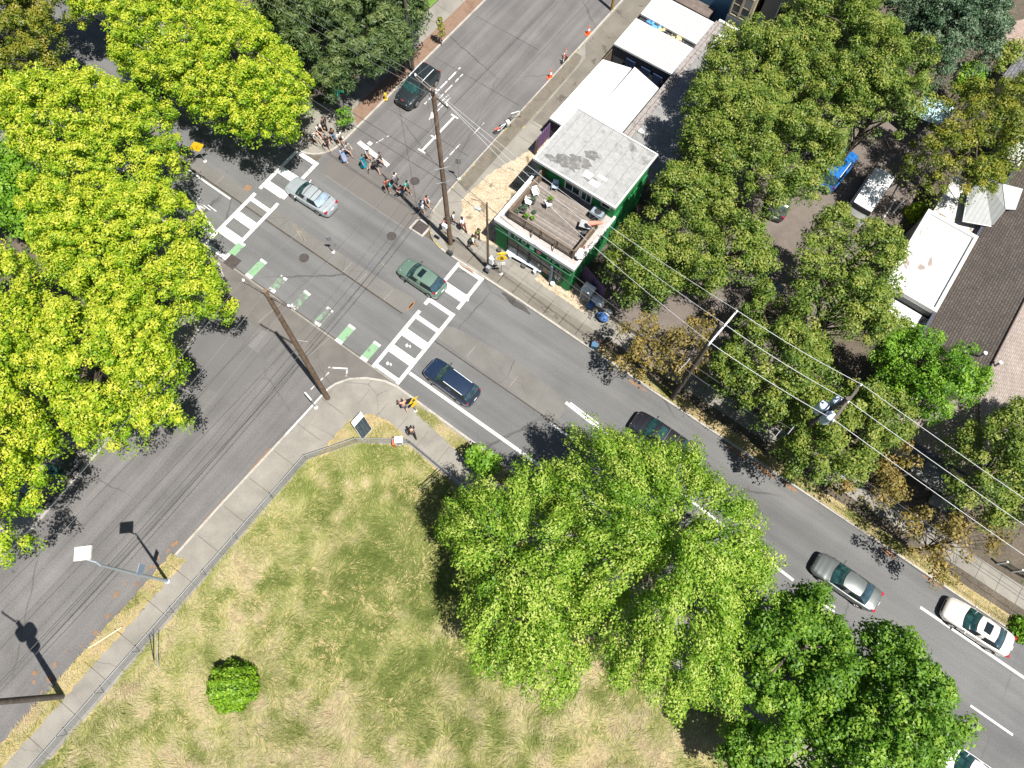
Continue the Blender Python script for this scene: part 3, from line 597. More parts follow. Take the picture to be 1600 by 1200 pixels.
T('maple_tree', 'dull olive maple filling the upper left corner', LIMEO, [(-110, -60), (95, -50), (150, -20), (98, 20), (100, 55), (90, 85), (60, 92), (0, 88), (-110, 80)], 7, 4.5, group=G1, **LK)
T('maple_tree', 'small lime green tree at the top border beside the olive maple', LIME, [(100, -70), (190, -70), (190, 0), (170, 25), (150, 38), (128, 36), (108, 22), (95, -10)], 6, 3, group=G1, **LK)
T('maple_tree', 'thin olive tree below the upper left corner on the near side of the road', LIMEO, [(-110, 100), (0, 84), (60, 90), (95, 98), (100, 122), (60, 134), (0, 150), (-110, 160)], 6, 3, group=G1, **{**LK, 'gap': 0.3})
T('leafy_tree', 'mid green tree at the left border under the lime maples', FRESH, [(-90, 195), (10, 205), (55, 250), (85, 330), (85, 392), (40, 380), (0, 355), (-90, 330)], 5.0, 3, n=100, leaf=0.26, tintb=-0.12)
# pines
PK = dict(n=190, leaf=0.36, asp=0.24, sp=0.72, depth=3.2, lobe=2.0, tr=0.26, bark=BARKP, group=G2, wild=1.1, flat=0.8, rad=(0.5, 0.85), gap=0.05, under=0.7)
T('pine_tree', 'dark pine nearest the lime maple, left of the pine group', PINE, [(372, 10), (400, -30), (470, -30), (500, 20), (505, 70), (490, 115), (460, 105), (435, 60), (400, 30)], 5.5, 4.5, **PK)
T('pine_tree', 'large dark pine in the middle of the pine group', PINE, [(490, -60), (600, -70), (640, -10), (630, 40), (620, 95), (590, 105), (555, 100), (525, 90), (495, 60)], 6, 5, **PK)
T('pine_tree', 'dark pine leaning over the sidewalk beside the parked black car', PINE, [(600, -50), (670, -40), (668, 20), (655, 40), (640, 70), (630, 92), (605, 95), (590, 60), (590, 0)], 5, 4, **PK)
T('pine_tree', 'lower dark pine closest to the group of pedestrians', PINE, [(490, 90), (525, 85), (552, 100), (550, 118), (542, 136), (520, 148), (500, 140), (485, 120)], 4.5, 3.0, **PK)
T('leafy_shrub', 'green shrub under the street name sign at the far corner', FRESH, [(508, 168), (540, 160), (556, 170), (548, 188), (525, 195), (510, 190)], 2.0, 1.0, n=70, leaf=0.2, sp=0.7, rad=(0.35, 0.55), under=0.3, tr=0.08, cat='shrub', tintb=-0.25, ntips=6)
# green trees on the right
MK = dict(n=130, leaf=0.175, sp=0.78, grow=1.13, depth=2.4, lobe=2.0, gap=0.16, far=0.36, tr=0.25, group=G3, wild=1.0, ntips=26, rad=(0.42, 0.8), tip=0.28, under=0.6)
T('leafy_tree', 'green tree touching the grey flat roof beside the white ribbed sheds', MID, [(1112, 78), (1150, 48), (1200, 42), (1245, 70), (1262, 130), (1230, 172), (1180, 182), (1130, 168), (1098, 125)], 8, 4, **MK)
T('leafy_tree', 'green tree in front of the grey house at the top', MID, [(1232, 15), (1300, -25), (1380, -10), (1368, 30), (1412, 52), (1448, 100), (1430, 138), (1370, 152), (1300, 152), (1250, 122), (1232, 65)], 8.5, 4.5, **MK)
T('leafy_tree', 'green tree hiding the left part of the parking lot above the small grey car', MID, [(1092, 140), (1180, 152), (1245, 175), (1288, 205), (1316, 238), (1300, 276), (1262, 302), (1235, 312), (1200, 322), (1140, 312), (1088, 255), (1075, 195)], 8, 4.5, **MK)
T('leafy_tree', 'green tree hanging over the blue pickup', MID, [(1262, 138), (1340, 142), (1430, 134), (1455, 160), (1430, 190), (1440, 210), (1390, 200), (1345, 200), (1318, 196), (1295, 185)], 8, 3.5, **MK)
T('leafy_tree', 'green tree beside the upper roof of the green building', MID, [(1048, 246), (1068, 212), (1105, 225), (1140, 285), (1122, 340), (1065, 358), (1018, 342), (1008, 318), (1034, 286)], 7, 4, **MK)
T('leafy_tree', 'green tree pressing against the wooden deck of the green building', MID, [(950, 378), (968, 352), (995, 340), (1050, 350), (1080, 392), (1070, 440), (1045, 466), (1012, 474), (980, 462), (962, 448), (950, 420)], 6.5, 4, **MK)
T('leafy_tree', 'green tree between the wooden deck and the parking lot', MID, [(1070, 352), (1130, 322), (1185, 350), (1212, 395), (1205, 432), (1150, 452), (1100, 462), (1062, 425)], 7.5, 4, **MK)
T('dark_tree', 'dark bluish green tree at the top right', BLUEG, [(1380, 30), (1400, -60), (1590, -60), (1565, 40), (1552, 85), (1535, 100), (1500, 98), (1470, 118), (1445, 112), (1420, 60)], 8.5, 4.5, **{**MK, 'gap': 0.0, 'group': None, 'n': 150, 'under': 0.7})
T('leafy_tree', 'olive tree over the white roof at the right border', LIMEO, [(1450, 165), (1492, 150), (1540, 140), (1600, 125), (1660, 150), (1640, 200), (1590, 225), (1585, 262), (1545, 292), (1500, 300), (1440, 288), (1420, 250), (1440, 218), (1480, 190)], 7, 4, **{**MK, 'gap': 0.75, 'tintb': -0.14})
T('leafy_shrub', 'bright green shrub below the dark tree at the top right', FRESH, [(1488, 118), (1510, 98), (1540, 100), (1545, 122), (1520, 135), (1495, 135)], 3.5, 1.5, n=80, leaf=0.22, sp=0.8, tr=0.1, cat='shrub', tintb=0.15)
T('leafy_shrub', 'green hedge bush beside the slate roof at the right border', MID, [(1545, 70), (1600, 62), (1600, 95), (1565, 120), (1545, 120)], 3.5, 1.5, n=80, leaf=0.22, sp=0.8, tr=0.1, cat='shrub', tintb=0.2)
T('leafy_shrub', 'dark green hedge between the two white roofs', MID, [(1540, 262), (1575, 250), (1640, 272), (1640, 310), (1600, 298), (1560, 285)], 3.0, 1.5, n=80, leaf=0.22, sp=0.8, tr=0.1, cat='shrub')
T('leafy_tree', 'green tree overlapping the rear of the white van', MID, [(1270, 352), (1308, 332), (1340, 345), (1362, 352), (1398, 345), (1422, 362), (1408, 400), (1386, 438), (1392, 468), (1345, 480), (1290, 452), (1266, 382)], 7.5, 3.8, **{**MK, 'gap': 0.55})
T('leafy_tree', 'green tree in front of the white flat roof', MID, [(1222, 402), (1270, 390), (1310, 438), (1385, 462), (1415, 505), (1372, 530), (1330, 558), (1270, 542), (1235, 485)], 7.5, 3.8, **{**MK, 'gap': 0.5})
T('leafy_tree', 'green tree between the two tall poles along the far sidewalk', MID, [(1122, 560), (1168, 515), (1230, 502), (1280, 542), (1318, 580), (1290, 638), (1232, 670), (1172, 655), (1142, 620), (1117, 590)], 6.5, 4, **MK)
T('leafy_tree', 'green tree behind the wires between the ochre tree and the white flat roof', MID, [(1150, 450), (1210, 440), (1250, 470), (1245, 520), (1190, 520), (1150, 490)], 6.0, 3.0, **{**MK, 'gap': 0.5, 'far': 0.3})
T('leafy_tree', 'green tree closing the gap between the grey house and the parking lot', MID, [(1215, 120), (1280, 125), (1320, 160), (1290, 190), (1235, 185), (1205, 155)], 7.5, 4.0, **MK)
T('leafy_tree', 'bright green tree against the brown shingle roof', FRESH, [(1362, 560), (1385, 530), (1430, 512), (1470, 540), (1500, 545), (1540, 608), (1498, 640), (1450, 652), (1400, 622), (1372, 590)], 6.5, 3.5, **{**MK, 'tintb': -0.12, 'gap': 0.25, 'group': None})
T('leafy_tree', 'green tree around the pole with the transformers', MID, [(1232, 690), (1288, 642), (1330, 600), (1400, 622), (1440, 655), (1412, 685), (1362, 715), (1330, 758), (1280, 750), (1235, 730)], 6.0, 3.5, **MK)
T('leafy_tree', 'green tree over the porch at the right border', MID, [(1488, 690), (1540, 650), (1600, 630), (1680, 640), (1680, 870), (1600, 858), (1570, 822), (1500, 790), (1478, 740)], 7.0, 4, **MK)
OK = dict(n=75, leaf=0.20, sp=0.95, depth=1.6, lobe=1.8, gap=0.62, tr=0.13, group=G4, under=0.3, rad=(0.45, 0.8), ntips=30, wild=0.9)
T('ochre_tree', 'ochre leaved tree beside the white wrapped pile and the first tall pole', OCHRE, [(958, 505), (1000, 492), (1055, 495), (1112, 492), (1122, 530), (1110, 565), (1085, 590), (1040, 607), (985, 600), (962, 565)], 4.5, 3.2, **OK)
T('ochre_tree', 'ochre leaved tree below the transformers, above the grey car', OCHRE, [(1272, 755), (1300, 720), (1355, 700), (1420, 690), (1437, 730), (1418, 785), (1370, 808), (1320, 800)], 4.5, 3.0, **OK)
T('ochre_tree', 'ochre leaved tree overhanging the hood of the parked cream car', OCHRE, [(1402, 800), (1468, 790), (1548, 800), (1572, 848), (1532, 892), (1475, 932), (1425, 888), (1390, 842)], 4.0, 2.8, **OK)
# light green trees by the field
BK = dict(n=165, leaf=0.175, asp=0.55, sp=0.78, grow=1.03, depth=4.2, lobe=1.5, gap=0.38, tr=0.34, group=G5, droopy=0.9, wild=1.1, bark=BARKP, ntips=30, rad=(0.42, 0.7), elong=0.9, tip=0.32, under=0.5, far=0.45)
T('weeping_tree', 'light green weeping tree casting its shadow on the field, the left one of the pair', WEEP, [(690, 828), (712, 782), (742, 745), (778, 746), (802, 716), (842, 722), (870, 745), (900, 800), (920, 880), (920, 960), (900, 1062), (842, 1110), (800, 1062), (742, 1040), (720, 990), (728, 940), (715, 890)], 6.0, 6.0, **BK)
T('weeping_tree', 'large light green weeping tree covering the rear of the black car', WEEP, [(855, 765), (888, 690), (926, 664), (950, 688), (988, 680), (1012, 692), (1060, 690), (1112, 700), (1106, 732), (1160, 760), (1192, 812), (1222, 890), (1208, 930), (1150, 940), (1142, 1048), (1132, 1110), (1084, 1088), (1022, 1124), (960, 1062), (910, 1040), (880, 960), (870, 880)], 6.0, 7.0, **BK)
DK = dict(n=135, leaf=0.225, sp=0.78, grow=1.05, depth=3.2, lobe=2.4, gap=0.15, tr=0.3, group=G5, wild=1.1, rad=(0.5, 0.85), tip=0.3, under=0.7)
T('leafy_tree', 'deep green maple between the large weeping tree and the bottom border', DEEP, [(1152, 975), (1165, 935), (1228, 930), (1252, 912), (1300, 915), (1282, 952), (1325, 990), (1340, 1040), (1320, 1090), (1260, 1110), (1190, 1120), (1140, 1090)], 6.0, 4.5, tintb=-0.12, **DK)
T('leafy_tree', 'deep green maple in the bottom right corner beside the dashed lane line', DEEP, [(1330, 995), (1388, 970), (1420, 1022), (1462, 1052), (1508, 1100), (1526, 1140), (1508, 1165), (1450, 1200), (1340, 1260), (1180, 1260), (1128, 1170), (1150, 1110), (1240, 1110), (1320, 1085)], 6.0, 4.5, tintb=-0.12, **DK)
T('leafy_shrub', 'small bright green tree on the verge by the white lane line', FRESH, [(724, 712), (740, 693), (772, 696), (790, 715), (782, 742), (750, 752), (728, 736)], 2.4, 1.6, n=110, leaf=0.22, sp=0.7, rad=(0.4, 0.65), tr=0.09, cat='tree', ntips=8)
# round clipped bush
def round_bush(name, label, mat, c, r, h, n, leaf, parent=None):
    t = thing(name, label, 'bush', c)
    d = unit(rng.normal(size=(n, 3))); d[:, 2] = np.abs(d[:, 2])*1.0-0.12
    bump = 1+0.07*np.sin(d[:, 0]*5+d[:, 1]*7+1)*np.cos(d[:, 2]*6)+0.05*np.sin(d[:, 0]*11-d[:, 1]*13)+0.07*d[:, 1]-0.05*d[:, 0]+rng.normal(size=n)*0.06
    pts = np.array(c)+d*np.array([r, r, h])*bump[:, None]; nrm = unit(d*0.9+np.array([0, 0, 0.35])+rng.normal(size=(n, 3))*0.45)
    quads_mesh('crown', leaf_faces(pts, nrm, leaf*rng.uniform(.7, 1.3, n), 0.75), 4, mat, t, np.clip(0.55+rng.normal(size=n)*0.2, 0, 1))
    m = MB(); m.tube([(c[0], c[1], 0), (c[0], c[1], h*0.6)], [0.1, 0.05], 6); m.ball((c[0], c[1], 0.1), (r*0.82, r*0.82, h*0.82), 14, 8); m.build('trunk', BARK, t, smooth=60)
    return t
cb = P(369, 1072, 0.1); round_bush('round_bush', 'round clipped green bush standing alone in the dry field', BUSH, (cb[0], cb[1]-.1, 0.15), 1.5, 2.7, 9000, 0.19)
cb = P(1428, 338, 0.1); round_bush('round_bush', 'bright lime bush beside the white flat roof', LIME, (cb[0], cb[1], 0.15), 0.85, 1.6, 2500, 0.18)
cb = P(1120, 38, 0.1); round_bush('round_bush', 'small bright green bush under the bay window of the house', FRESH, (cb[0], cb[1], 0.1), 0.7, 1.5, 1800, 0.2)
cb = P(1549, 78, 0.1); round_bush('round_bush', 'small dark red shrub beside the gravel yard at the top right', REDM, (cb[0], cb[1], 0.1), 0.7, 1.3, 1800, 0.2)
cb = P(1596, 985, 0.1); round_bush('round_bush', 'low green bush at the right border near the iron fence', FRESH, (cb[0], cb[1], 0.1), 0.9, 1.1, 2000, 0.2)
# sapling by the red planting strip
b = P(690, 70, 0.14); t = thing('sapling', 'young staked sapling in the red planting strip', 'tree', b)
q = np.array([[b[0]+0.05, b[1], 1.5], [b[0], b[1]+0.1, 2.1], [b[0]-0.1, b[1], 2.7], [b[0], b[1], 3.1]]); c, nr, _ = clump_leaves(q, np.array([0.4, 0.5, 0.4, 0.25]), 70)
quads_mesh('crown', leaf_faces(c, nr, 0.2*rng.uniform(.6, 1.2, len(c))), 4, LIMEO, t, np.clip(0.7+rng.normal(size=len(c))*.2, 0, 1))
m = MB(); m.tube([b, (b[0], b[1], 3.0)], [0.035, 0.015], 6); m.build('trunk', BARK, t)

# long dry grass of the field: blades combed by a slow swirl
GRASS = leaf_mat('dry_grass', [(0.12, 0.155, 0.035), (0.215, 0.235, 0.07), (0.31, 0.295, 0.128), (0.45, 0.39, 0.245), (0.36, 0.27, 0.165)], 0.25, None, 0.15, 0.8)
def vnoise(x, y, s, seed):
    r = np.random.default_rng(seed); g = r.random((96, 96)); x = (x*s) % 95; y = (y*s) % 95
    i = x.astype(int); j = y.astype(int); fx = x-i; fy = y-j; fx = fx*fx*(3-2*fx); fy = fy*fy*(3-2*fy)
    return (g[i, j]*(1-fx)+g[(i+1) % 96, j]*fx)*(1-fy)+(g[i, (j+1) % 96]*(1-fx)+g[(i+1) % 96, (j+1) % 96]*fx)*fy
def grass(name, label, poly, N, ln, z0, wid, seed, bias=0.0, upright=0.35, south=0.0):
    poly = np.array(poly); lo = poly.min(0); hi = poly.max(0); x = rng.uniform(lo[0], hi[0], N); y = rng.uniform(lo[1], hi[1], N)
    k = inside(poly, x, y); x, y = x[k], y[k]; n = len(x)
    an = 2*PI*(vnoise(x, y, 0.2, seed)*1.4+0.9*vnoise(x, y, 0.75, seed+1))+rng.normal(size=n)*0.6
    L = ln*rng.uniform(0.5, 1.35, n)*(0.55+0.9*vnoise(x, y, 0.35, seed+2)); up = np.clip(upright+rng.normal(size=n)*0.22, 0.02, 1.2)
    d = np.stack([np.cos(an), np.sin(an), np.zeros(n)], 1); w = np.stack([-np.sin(an), np.cos(an), np.zeros(n)], 1)*wid*rng.uniform(0.6, 1.4, n)[:, None]
    b = np.stack([x, y, np.full(n, z0)], 1); tip = b+d*L[:, None]+np.array([0, 0, 1.0])*(L*up)[:, None]
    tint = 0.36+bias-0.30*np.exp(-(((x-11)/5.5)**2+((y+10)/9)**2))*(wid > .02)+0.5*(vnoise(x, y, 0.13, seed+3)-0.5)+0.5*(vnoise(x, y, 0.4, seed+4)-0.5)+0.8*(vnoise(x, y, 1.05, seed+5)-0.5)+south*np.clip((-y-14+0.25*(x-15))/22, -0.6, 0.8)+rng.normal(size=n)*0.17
    o = quads_mesh(name, np.stack([b-w, b+w, tip], 1).reshape(-1, 3), 3, GRASS, None, np.clip(tint, 0, 1))
    return tag(o, label, 'grass', kind='stuff')
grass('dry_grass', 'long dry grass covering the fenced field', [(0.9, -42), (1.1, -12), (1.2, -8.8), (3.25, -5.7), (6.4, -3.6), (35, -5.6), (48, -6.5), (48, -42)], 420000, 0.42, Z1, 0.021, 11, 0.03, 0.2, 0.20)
grass('dry_grass', 'short dry grass on the strips beside the pavements', [(-2.1, -19.6), (-1.0, -19.3), (-1.2, -40), (-2.4, -40)], 6000, 0.25, Z1, 0.016, 31, 0.28)
grass('dry_grass', 'short dry grass on the verge beside the white lane line', [(4.3, -0.5), (14, -0.65), (14, -1.75), (9.8, -1.65), (5.2, -1.05)], 7000, 0.24, Z1, 0.016, 37, 0.12)
grass('dry_grass', 'pale dry grass around the dark notice board', [(1.5, -7.6), (1.7, -4.3), (2.7, -3.25), (4.5, -2.95), (5.9, -3.2), (3.1, -5.4), (2.3, -6.2)], 7000, 0.22, Z1, 0.016, 41, 0.3)
grass('dry_grass', 'tufts of dry grass beside the far kerb', [(13.8, 11.5), (24, 11.35), (50, 11.1), (50, 11.85), (24, 12.05), (13.8, 12.15)], 9000, 0.22, Z2, 0.016, 43, 0.15)
# ================================================================== BUILDINGS AND FENCES
GREENW_ = plain('green_render_wall', (0.012, 0.20, 0.055), 0.75, 0.15, 3)
MEMB = lines_mat('roof_membrane', (0.27, 0.27, 0.265), (0.17, 0.17, 0.17), 0.98, 0, 0.03, 0.9, 0.16, (0.34, 0.55, (0.10, 0.097, 0.094)), obj=False)
PARAR = ground_mat('parapet_membrane', [(0.3, 0.27, 0.25), (0.38, 0.35, 0.33)], 1.0, 8, 0.8, 1.15)
WHITEC = plain('white_trim', (0.62, 0.62, 0.60), 0.6, 0.08, 4)
DECK = lines_mat('deck_boards', (0.185, 0.16, 0.142), (0.05, 0.042, 0.037), 0.14, 1, 0.1, 0.9, 0.22, None, 0, 0.3)
RAILW = plain('weathered_rail_wood', (0.15, 0.115, 0.085), 0.9, 0.25, 5, 0, 0.15)
NAVY = plain('navy_glazing', (0.006, 0.011, 0.026), 0.08, 0.2, 2, 0, 0.6)
PURPLE = lines_mat('purple_corrugated', (0.14, 0.075, 0.16), (0.07, 0.035, 0.085), 0.16, 0, 0.3, 0.7, 0.12)
RIBX = lines_mat('white_ribbed_metal', (0.40, 0.40, 0.395), (0.20, 0.195, 0.19), 0.42, 1, 0.10, 0.55, 0.06, (1.3, 0.73, (0.3, 0.27, 0.24)))
RIBF = lines_mat('white_fine_ribbed_metal', (0.42, 0.42, 0.412), (0.32, 0.315, 0.31), 0.26, 1, 0.16, 0.55, 0.05, (0.9, 0.72, (0.4, 0.37, 0.33)))
SHEDW = plain('dark_shed_wall', (0.085, 0.085, 0.09), 0.8, 0.15)
CREAMW = plain('cream_siding', (0.42, 0.36, 0.25), 0.75, 0.1)
BLUEW = lines_mat('blue_siding', (0.055, 0.13, 0.21), (0.03, 0.07, 0.12), 0.16, 2, 0.1, 0.7, 0.08)
GREYW = lines_mat('grey_siding', (0.17, 0.175, 0.175), (0.12, 0.12, 0.12), 0.16, 2, 0.08, 0.75, 0.06)
FLATR = ground_mat('grey_flat_roof', [(0.15, 0.148, 0.146), (0.2, 0.197, 0.194), (0.23, 0.226, 0.222)], 0.6, 8, 0.8, 1.15, spots=(0.7, 0.66, (0.1, 0.09, 0.085)))
GRAVR = ground_mat('brown_gravel_roof', [(0.10, 0.08, 0.07), (0.16, 0.13, 0.115)], 2.0, 14, 0.6, 1.4)
FLASH = ground_mat('worn_flashing', [(0.13, 0.11, 0.10), (0.26, 0.24, 0.23), (0.11, 0.09, 0.08)], 1.6, 9, 0.7, 1.3)
WHITER = ground_mat('white_roof_coating', [(0.52, 0.52, 0.52), (0.60, 0.60, 0.60)], 0.5, 7, 0.95, 1.05, spots=(0.5, 0.62, (0.24, 0.2, 0.18)))
SHING = shingle_mat('brown_shingles', [(0.115, 0.097, 0.086), (0.155, 0.133, 0.118)], (0.07, 0.058, 0.05), 0.36, 0.16, PI/2)
SHINGG = shingle_mat('pale_grey_shingles', [(0.36, 0.37, 0.37), (0.42, 0.43, 0.43)], (0.26, 0.27, 0.27), 0.6, 0.5, PI/2)
SLATE = shingle_mat('slate_shingles', [(0.10, 0.10, 0.11), (0.15, 0.15, 0.16)], (0.06, 0.06, 0.065), 0.5, 0.3, PI/2)
CANOPY = plain('pale_blue_canvas', (0.32, 0.47, 0.52), 0.8, 0.15, 2)
def window(parent, x0, x1, z0, z1, y, frame, glass, bars=1, ny=-1, th=0.08):
    f = MB(); w = 0.09
    for a0, a1, c0, c1 in ((x0-w, x0, z0-w, z1+w), (x1, x1+w, z0-w, z1+w), (x0, x1, z0-w, z0), (x0, x1, z1, z1+w)): f.bx(a0, a1, y+ny*th, y-ny*0.03, c0, c1)
    for k in range(bars): xm = x0+(x1-x0)*(k+1)/(bars+1); f.bx(xm-0.03, xm+0.03, y+ny*th*0.8, y-ny*0.03, z0, z1)
    f.bx(x0, x1, y+ny*th*0.7, y-ny*0.03, (z0+z1)/2-0.025, (z0+z1)/2+0.025) if bars < 3 else None
    fo = f.build('window', frame, parent)
    g = MB(); g.add([(x0, y+ny*0.03, z0), (x1, y+ny*0.03, z0), (x1, y+ny*0.03, z1), (x0, y+ny*0.03, z1)], [(0, 1, 2, 3)])
    go = g.build('pane', glass, None, loc=parent.location); go.location = (0, 0, 0); go.parent = fo
    return fo
# ---- green building with the roof deck
B = thing('green_building', 'green two storey corner building with a wooden roof deck and white trim', 'building', (1.4, 14.45, 0.1))
m = MB(); m.bx(1.4, 8.8, 14.5, 25.3, 0.0, 3.9); m.bx(1.6, 8.75, 20.05, 25.25, 3.9, 6.28); m.build('wall', GREENW_, B)
m = MB(); m.prism([(1.45, 19.4), (8.95, 19.45), (8.9, 25.42), (1.5, 25.42)], 6.28, 6.46, bottom=True); up = m.build('roof', MEMB, B)
m = MB(); m.bx(1.38, 9.02, 19.30, 19.42, 6.25, 6.50); m.bx(1.38, 1.5, 19.42, 25.45, 6.25, 6.50); m.bx(8.9, 9.02, 19.42, 25.45, 6.25, 6.50); m.bx(1.38, 9.02, 25.45, 25.55, 6.25, 6.5); m.build('roof_edge', WHITEC, B)
m = MB(); rr = random.Random(12)
for cx_, cy_, a_, b_, k in ((3.6, 20.6, 1.5, .6, 0), (4.6, 21.3, 1.1, .55, 1), (2.6, 20.2, .9, .3, 2), (4.9, 22.3, .7, .5, 3), (6.0, 20.4, .8, .3, 4)):
    pts = [(cx_+a_*(.6+.5*rr.random())*math.cos(2*PI*i/16), cy_+b_*(.6+.5*rr.random())*math.sin(2*PI*i/16)) for i in range(16)]; m.sheet([p for p in pts], 6.463+.001*k)
m.build('roof_stain', lines_mat('stained_membrane', (0.13, 0.127, 0.123), (0.09, 0.088, 0.085), 0.98, 0, 0.03, 0.95, 0.3, (1.6, 0.52, (0.24, 0.24, 0.235))), B)
m = MB()
for x0, x1, y0, y1 in ((5.3, 6.0, 20.3, 20.9), (6.1, 6.9, 20.0, 20.5), (6.3, 7.1, 20.9, 21.2)): m.bx(x0, x1, y0, y1, 6.45, 6.475)
m.build('roof_patch', WHITER, B)
m = MB(); m.bx(1.5, 8.7, 14.6, 20.05, 3.9, 3.96); m.build('lower_roof', PARAR, B)
m = MB(); m.bx(1.28, 8.92, 14.32, 14.60, 3.72, 4.06); m.bx(1.28, 1.5, 14.60, 20.3, 3.72, 4.06); m.bx(8.72, 8.92, 14.60, 20.3, 3.72, 4.06); m.build('parapet_cap', WHITEC, B)
m = MB(); m.bx(2.2, 8.2, 15.15, 20.0, 4.04, 4.12); m.build('deck', DECK, B)
m = MB(); m.bx(2.2, 8.28, 15.05, 15.15, 5.06, 5.12); m.bx(2.2, 8.28, 15.07, 15.13, 4.2, 4.26)
for i in range(56): x = 2.24+i*0.108; m.bx(x, x+0.045, 15.08, 15.12, 4.26, 5.06)
for x in (2.2, 3.7, 5.2, 6.7, 8.2): m.bx(x-0.05, x+0.05, 15.05, 15.15, 3.96, 5.14)
for x in (4.55, 6.6): m.tube([(x, 15.1, 5.0), (x, 14.72, 3.97)], 0.045, 5)
for k in range(5): m.bx(2.17, 2.22, 15.15, 19.6, 4.15+k*0.2, 4.30+k*0.2); 
for k in range(6): m.bx(8.26, 8.31, 15.15, 18.6, 4.0+k*0.19, 4.17+k*0.19)
m.bx(2.12, 2.26, 15.15, 19.7, 5.12, 5.16); m.bx(8.2, 8.36, 15.15, 18.6, 5.13, 5.17); m.bx(2.15, 2.25, 19.0, 20.2, 4.12, 5.6)
m.build('deck_railing', RAILW, B)
window(B, 4.2, 5.5, 4.3, 6.0, 20.05, WHITEC, GLASS, 1); window(B, 5.75, 6.6, 4.2, 6.1, 20.05, WHITEC, GLASS, 1); window(B, 7.6, 8.3, 4.9, 5.9, 20.05, WHITEC, NAVY, 0)
# shopfront: navy glazing between green piers
for x0, x1 in ((2.6, 4.6), (4.8, 6.9), (7.2, 7.9)): window(B, x0, x1, 0.55, 2.65, 14.5, plain('dark_frame', (0.02, 0.045, 0.03), 0.6), NAVY, 1)
m = MB(); m.bx(1.42, 8.78, 14.30, 14.49, 2.75, 2.9); m.build('fascia_rail', plain('dark_green_trim', (0.008, 0.09, 0.03), 0.7), B)
m = MB(); m.bx(6.95, 7.12, 14.2, 14.49, 0.1, 2.7); m.build('drainpipe', plain('slate_blue_post', (0.1, 0.14, 0.19), 0.6), B)
def text_mesh(body, size, ext=0.02):
    cu = bpy.data.curves.new('t', 'FONT'); cu.body = body; cu.size = size; cu.extrude = ext; cu.align_x = 'CENTER'; cu.resolution_u = 3
    ob = bpy.data.objects.new('t', cu); COL.objects.link(ob); dg = bpy.context.evaluated_depsgraph_get()
    me = bpy.data.meshes.new_from_object(ob.evaluated_get(dg)); bpy.data.objects.remove(ob); return me
def letter(ch, x, z, y, size, mat, parent, name='sign_letter'):
    me = text_mesh(ch, size); me.materials.clear(); me.materials.append(mat)
    o = bpy.data.objects.new(name, me); COL.objects.link(o); o.parent = parent
    o.location = Vector((x, y, z))-parent.location; o.rotation_euler = (PI/2, 0, 0); return o
for ch, x, s in (('B', 2.75, 0.62), ('O', 3.45, 0.7), ('O', 4.15, 0.7), ('O', 6.55, 0.5), ('O', 7.05, 0.42), ('O', 7.75, 0.42)): letter(ch, x, 3.0, 14.44, s, WHITEM, B)
m = MB(); m.prism([(4.75, 14.47), (5.15, 14.47), (5.15, 14.36), (4.75, 14.36)], 3.05, 3.6); m.build('sign_emblem', plain('pale_teal', (0.35, 0.6, 0.52), 0.6), B)
m = MB(); m.tube([(5.62, 14.47, 3.3), (5.62, 14.36, 3.3)], 0.24, 7); m.build('sign_emblem', plain('pink_flower', (0.55, 0.16, 0.22), 0.6), B)
m = MB(); m.bx(7.98, 8.5, 15.9, 16.5, 3.96, 4.2); m.tube([(8.2, 15.3, 4.0), (8.5, 15.9, 4.05)], 0.05, 5); m.build('roof_clutter', plain('rusty_bracket', (0.16, 0.08, 0.06), 0.8), B)
# things on the deck
def plastic_chair(label, c, rz, mat, group='white plastic chairs on the roof deck'):
    t = thing('plastic_chair', label, 'chair', c, rz, group)
    m = MB(); m.bx(-.22, .22, -.22, .22, .42, .46); m.build('seat', mat, t, rel=False)
    m = MB(); m.box((-.25, 0, .68), (.04, .44, .46), 0, 0, (0, -0.2)); m.build('backrest', mat, t, rel=False)
    for sx in (-1, 1):
        for sy in (-1, 1):
            m = MB(); m.tube([(sx*.2, sy*.2, .43), (sx*.25, sy*.25, 0)], [.022, .018], 6); m.build('leg', mat, t, rel=False)
    for sy in (-1, 1): m = MB(); m.tube([(-.24, sy*.25, .66), (.2, sy*.26, .66), (.22, sy*.25, .44)], .02, 6); m.build('armrest', mat, t, rel=False)
    return t
BLUEP = plain('pale_blue_plastic', (0.28, 0.36, 0.46), 0.5)
plastic_chair('white plastic chair in the corner of the deck behind the potted plants', (2.65, 18.0, 4.12), -0.6, WHITEM); plastic_chair('pale blue plastic chair in the shade of the upper storey', (3.55, 19.45, 4.12), -1.2, BLUEP)
plastic_chair('white plastic chair beside the row of potted plants', (2.75, 16.95, 4.12), 0.3, WHITEM)
plastic_chair('low white stool like chair in the middle of the deck under a plant', (4.1, 17.75, 4.12), 1.0, WHITEM)
POT = plain('dark_pot', (0.07, 0.065, 0.06), 0.7); SAGE = leaf_mat('sage_leaf', [(0.03, 0.06, 0.03), (0.06, 0.11, 0.06), (0.12, 0.18, 0.11)], 0.15)
def pot_plant(label, c, r, h, mat):
    t = thing('potted_plant', label, 'plant', c, 0, 'potted plants on the roof deck')
    m = MB(); m.lathe((0, 0, 0), [(r*.55, 0), (r*.8, h*.45), (r*.85, h*.45), (r*.7, h*.42)], 12); m.build('pot', POT, t, rel=False, smooth=40)
    cen = np.array([[0, 0, h*.7], [r*.3, r*.2, h*.85], [-r*.3, r*.1, h*.6]])+np.array(c); a_, n_, _ = clump_leaves(cen, np.full(3, r*0.75), 60)
    quads_mesh('foliage', leaf_faces(a_, n_, 0.12*rng.uniform(.6, 1.3, len(a_))), 4, mat, t, rng.random(len(a_)))
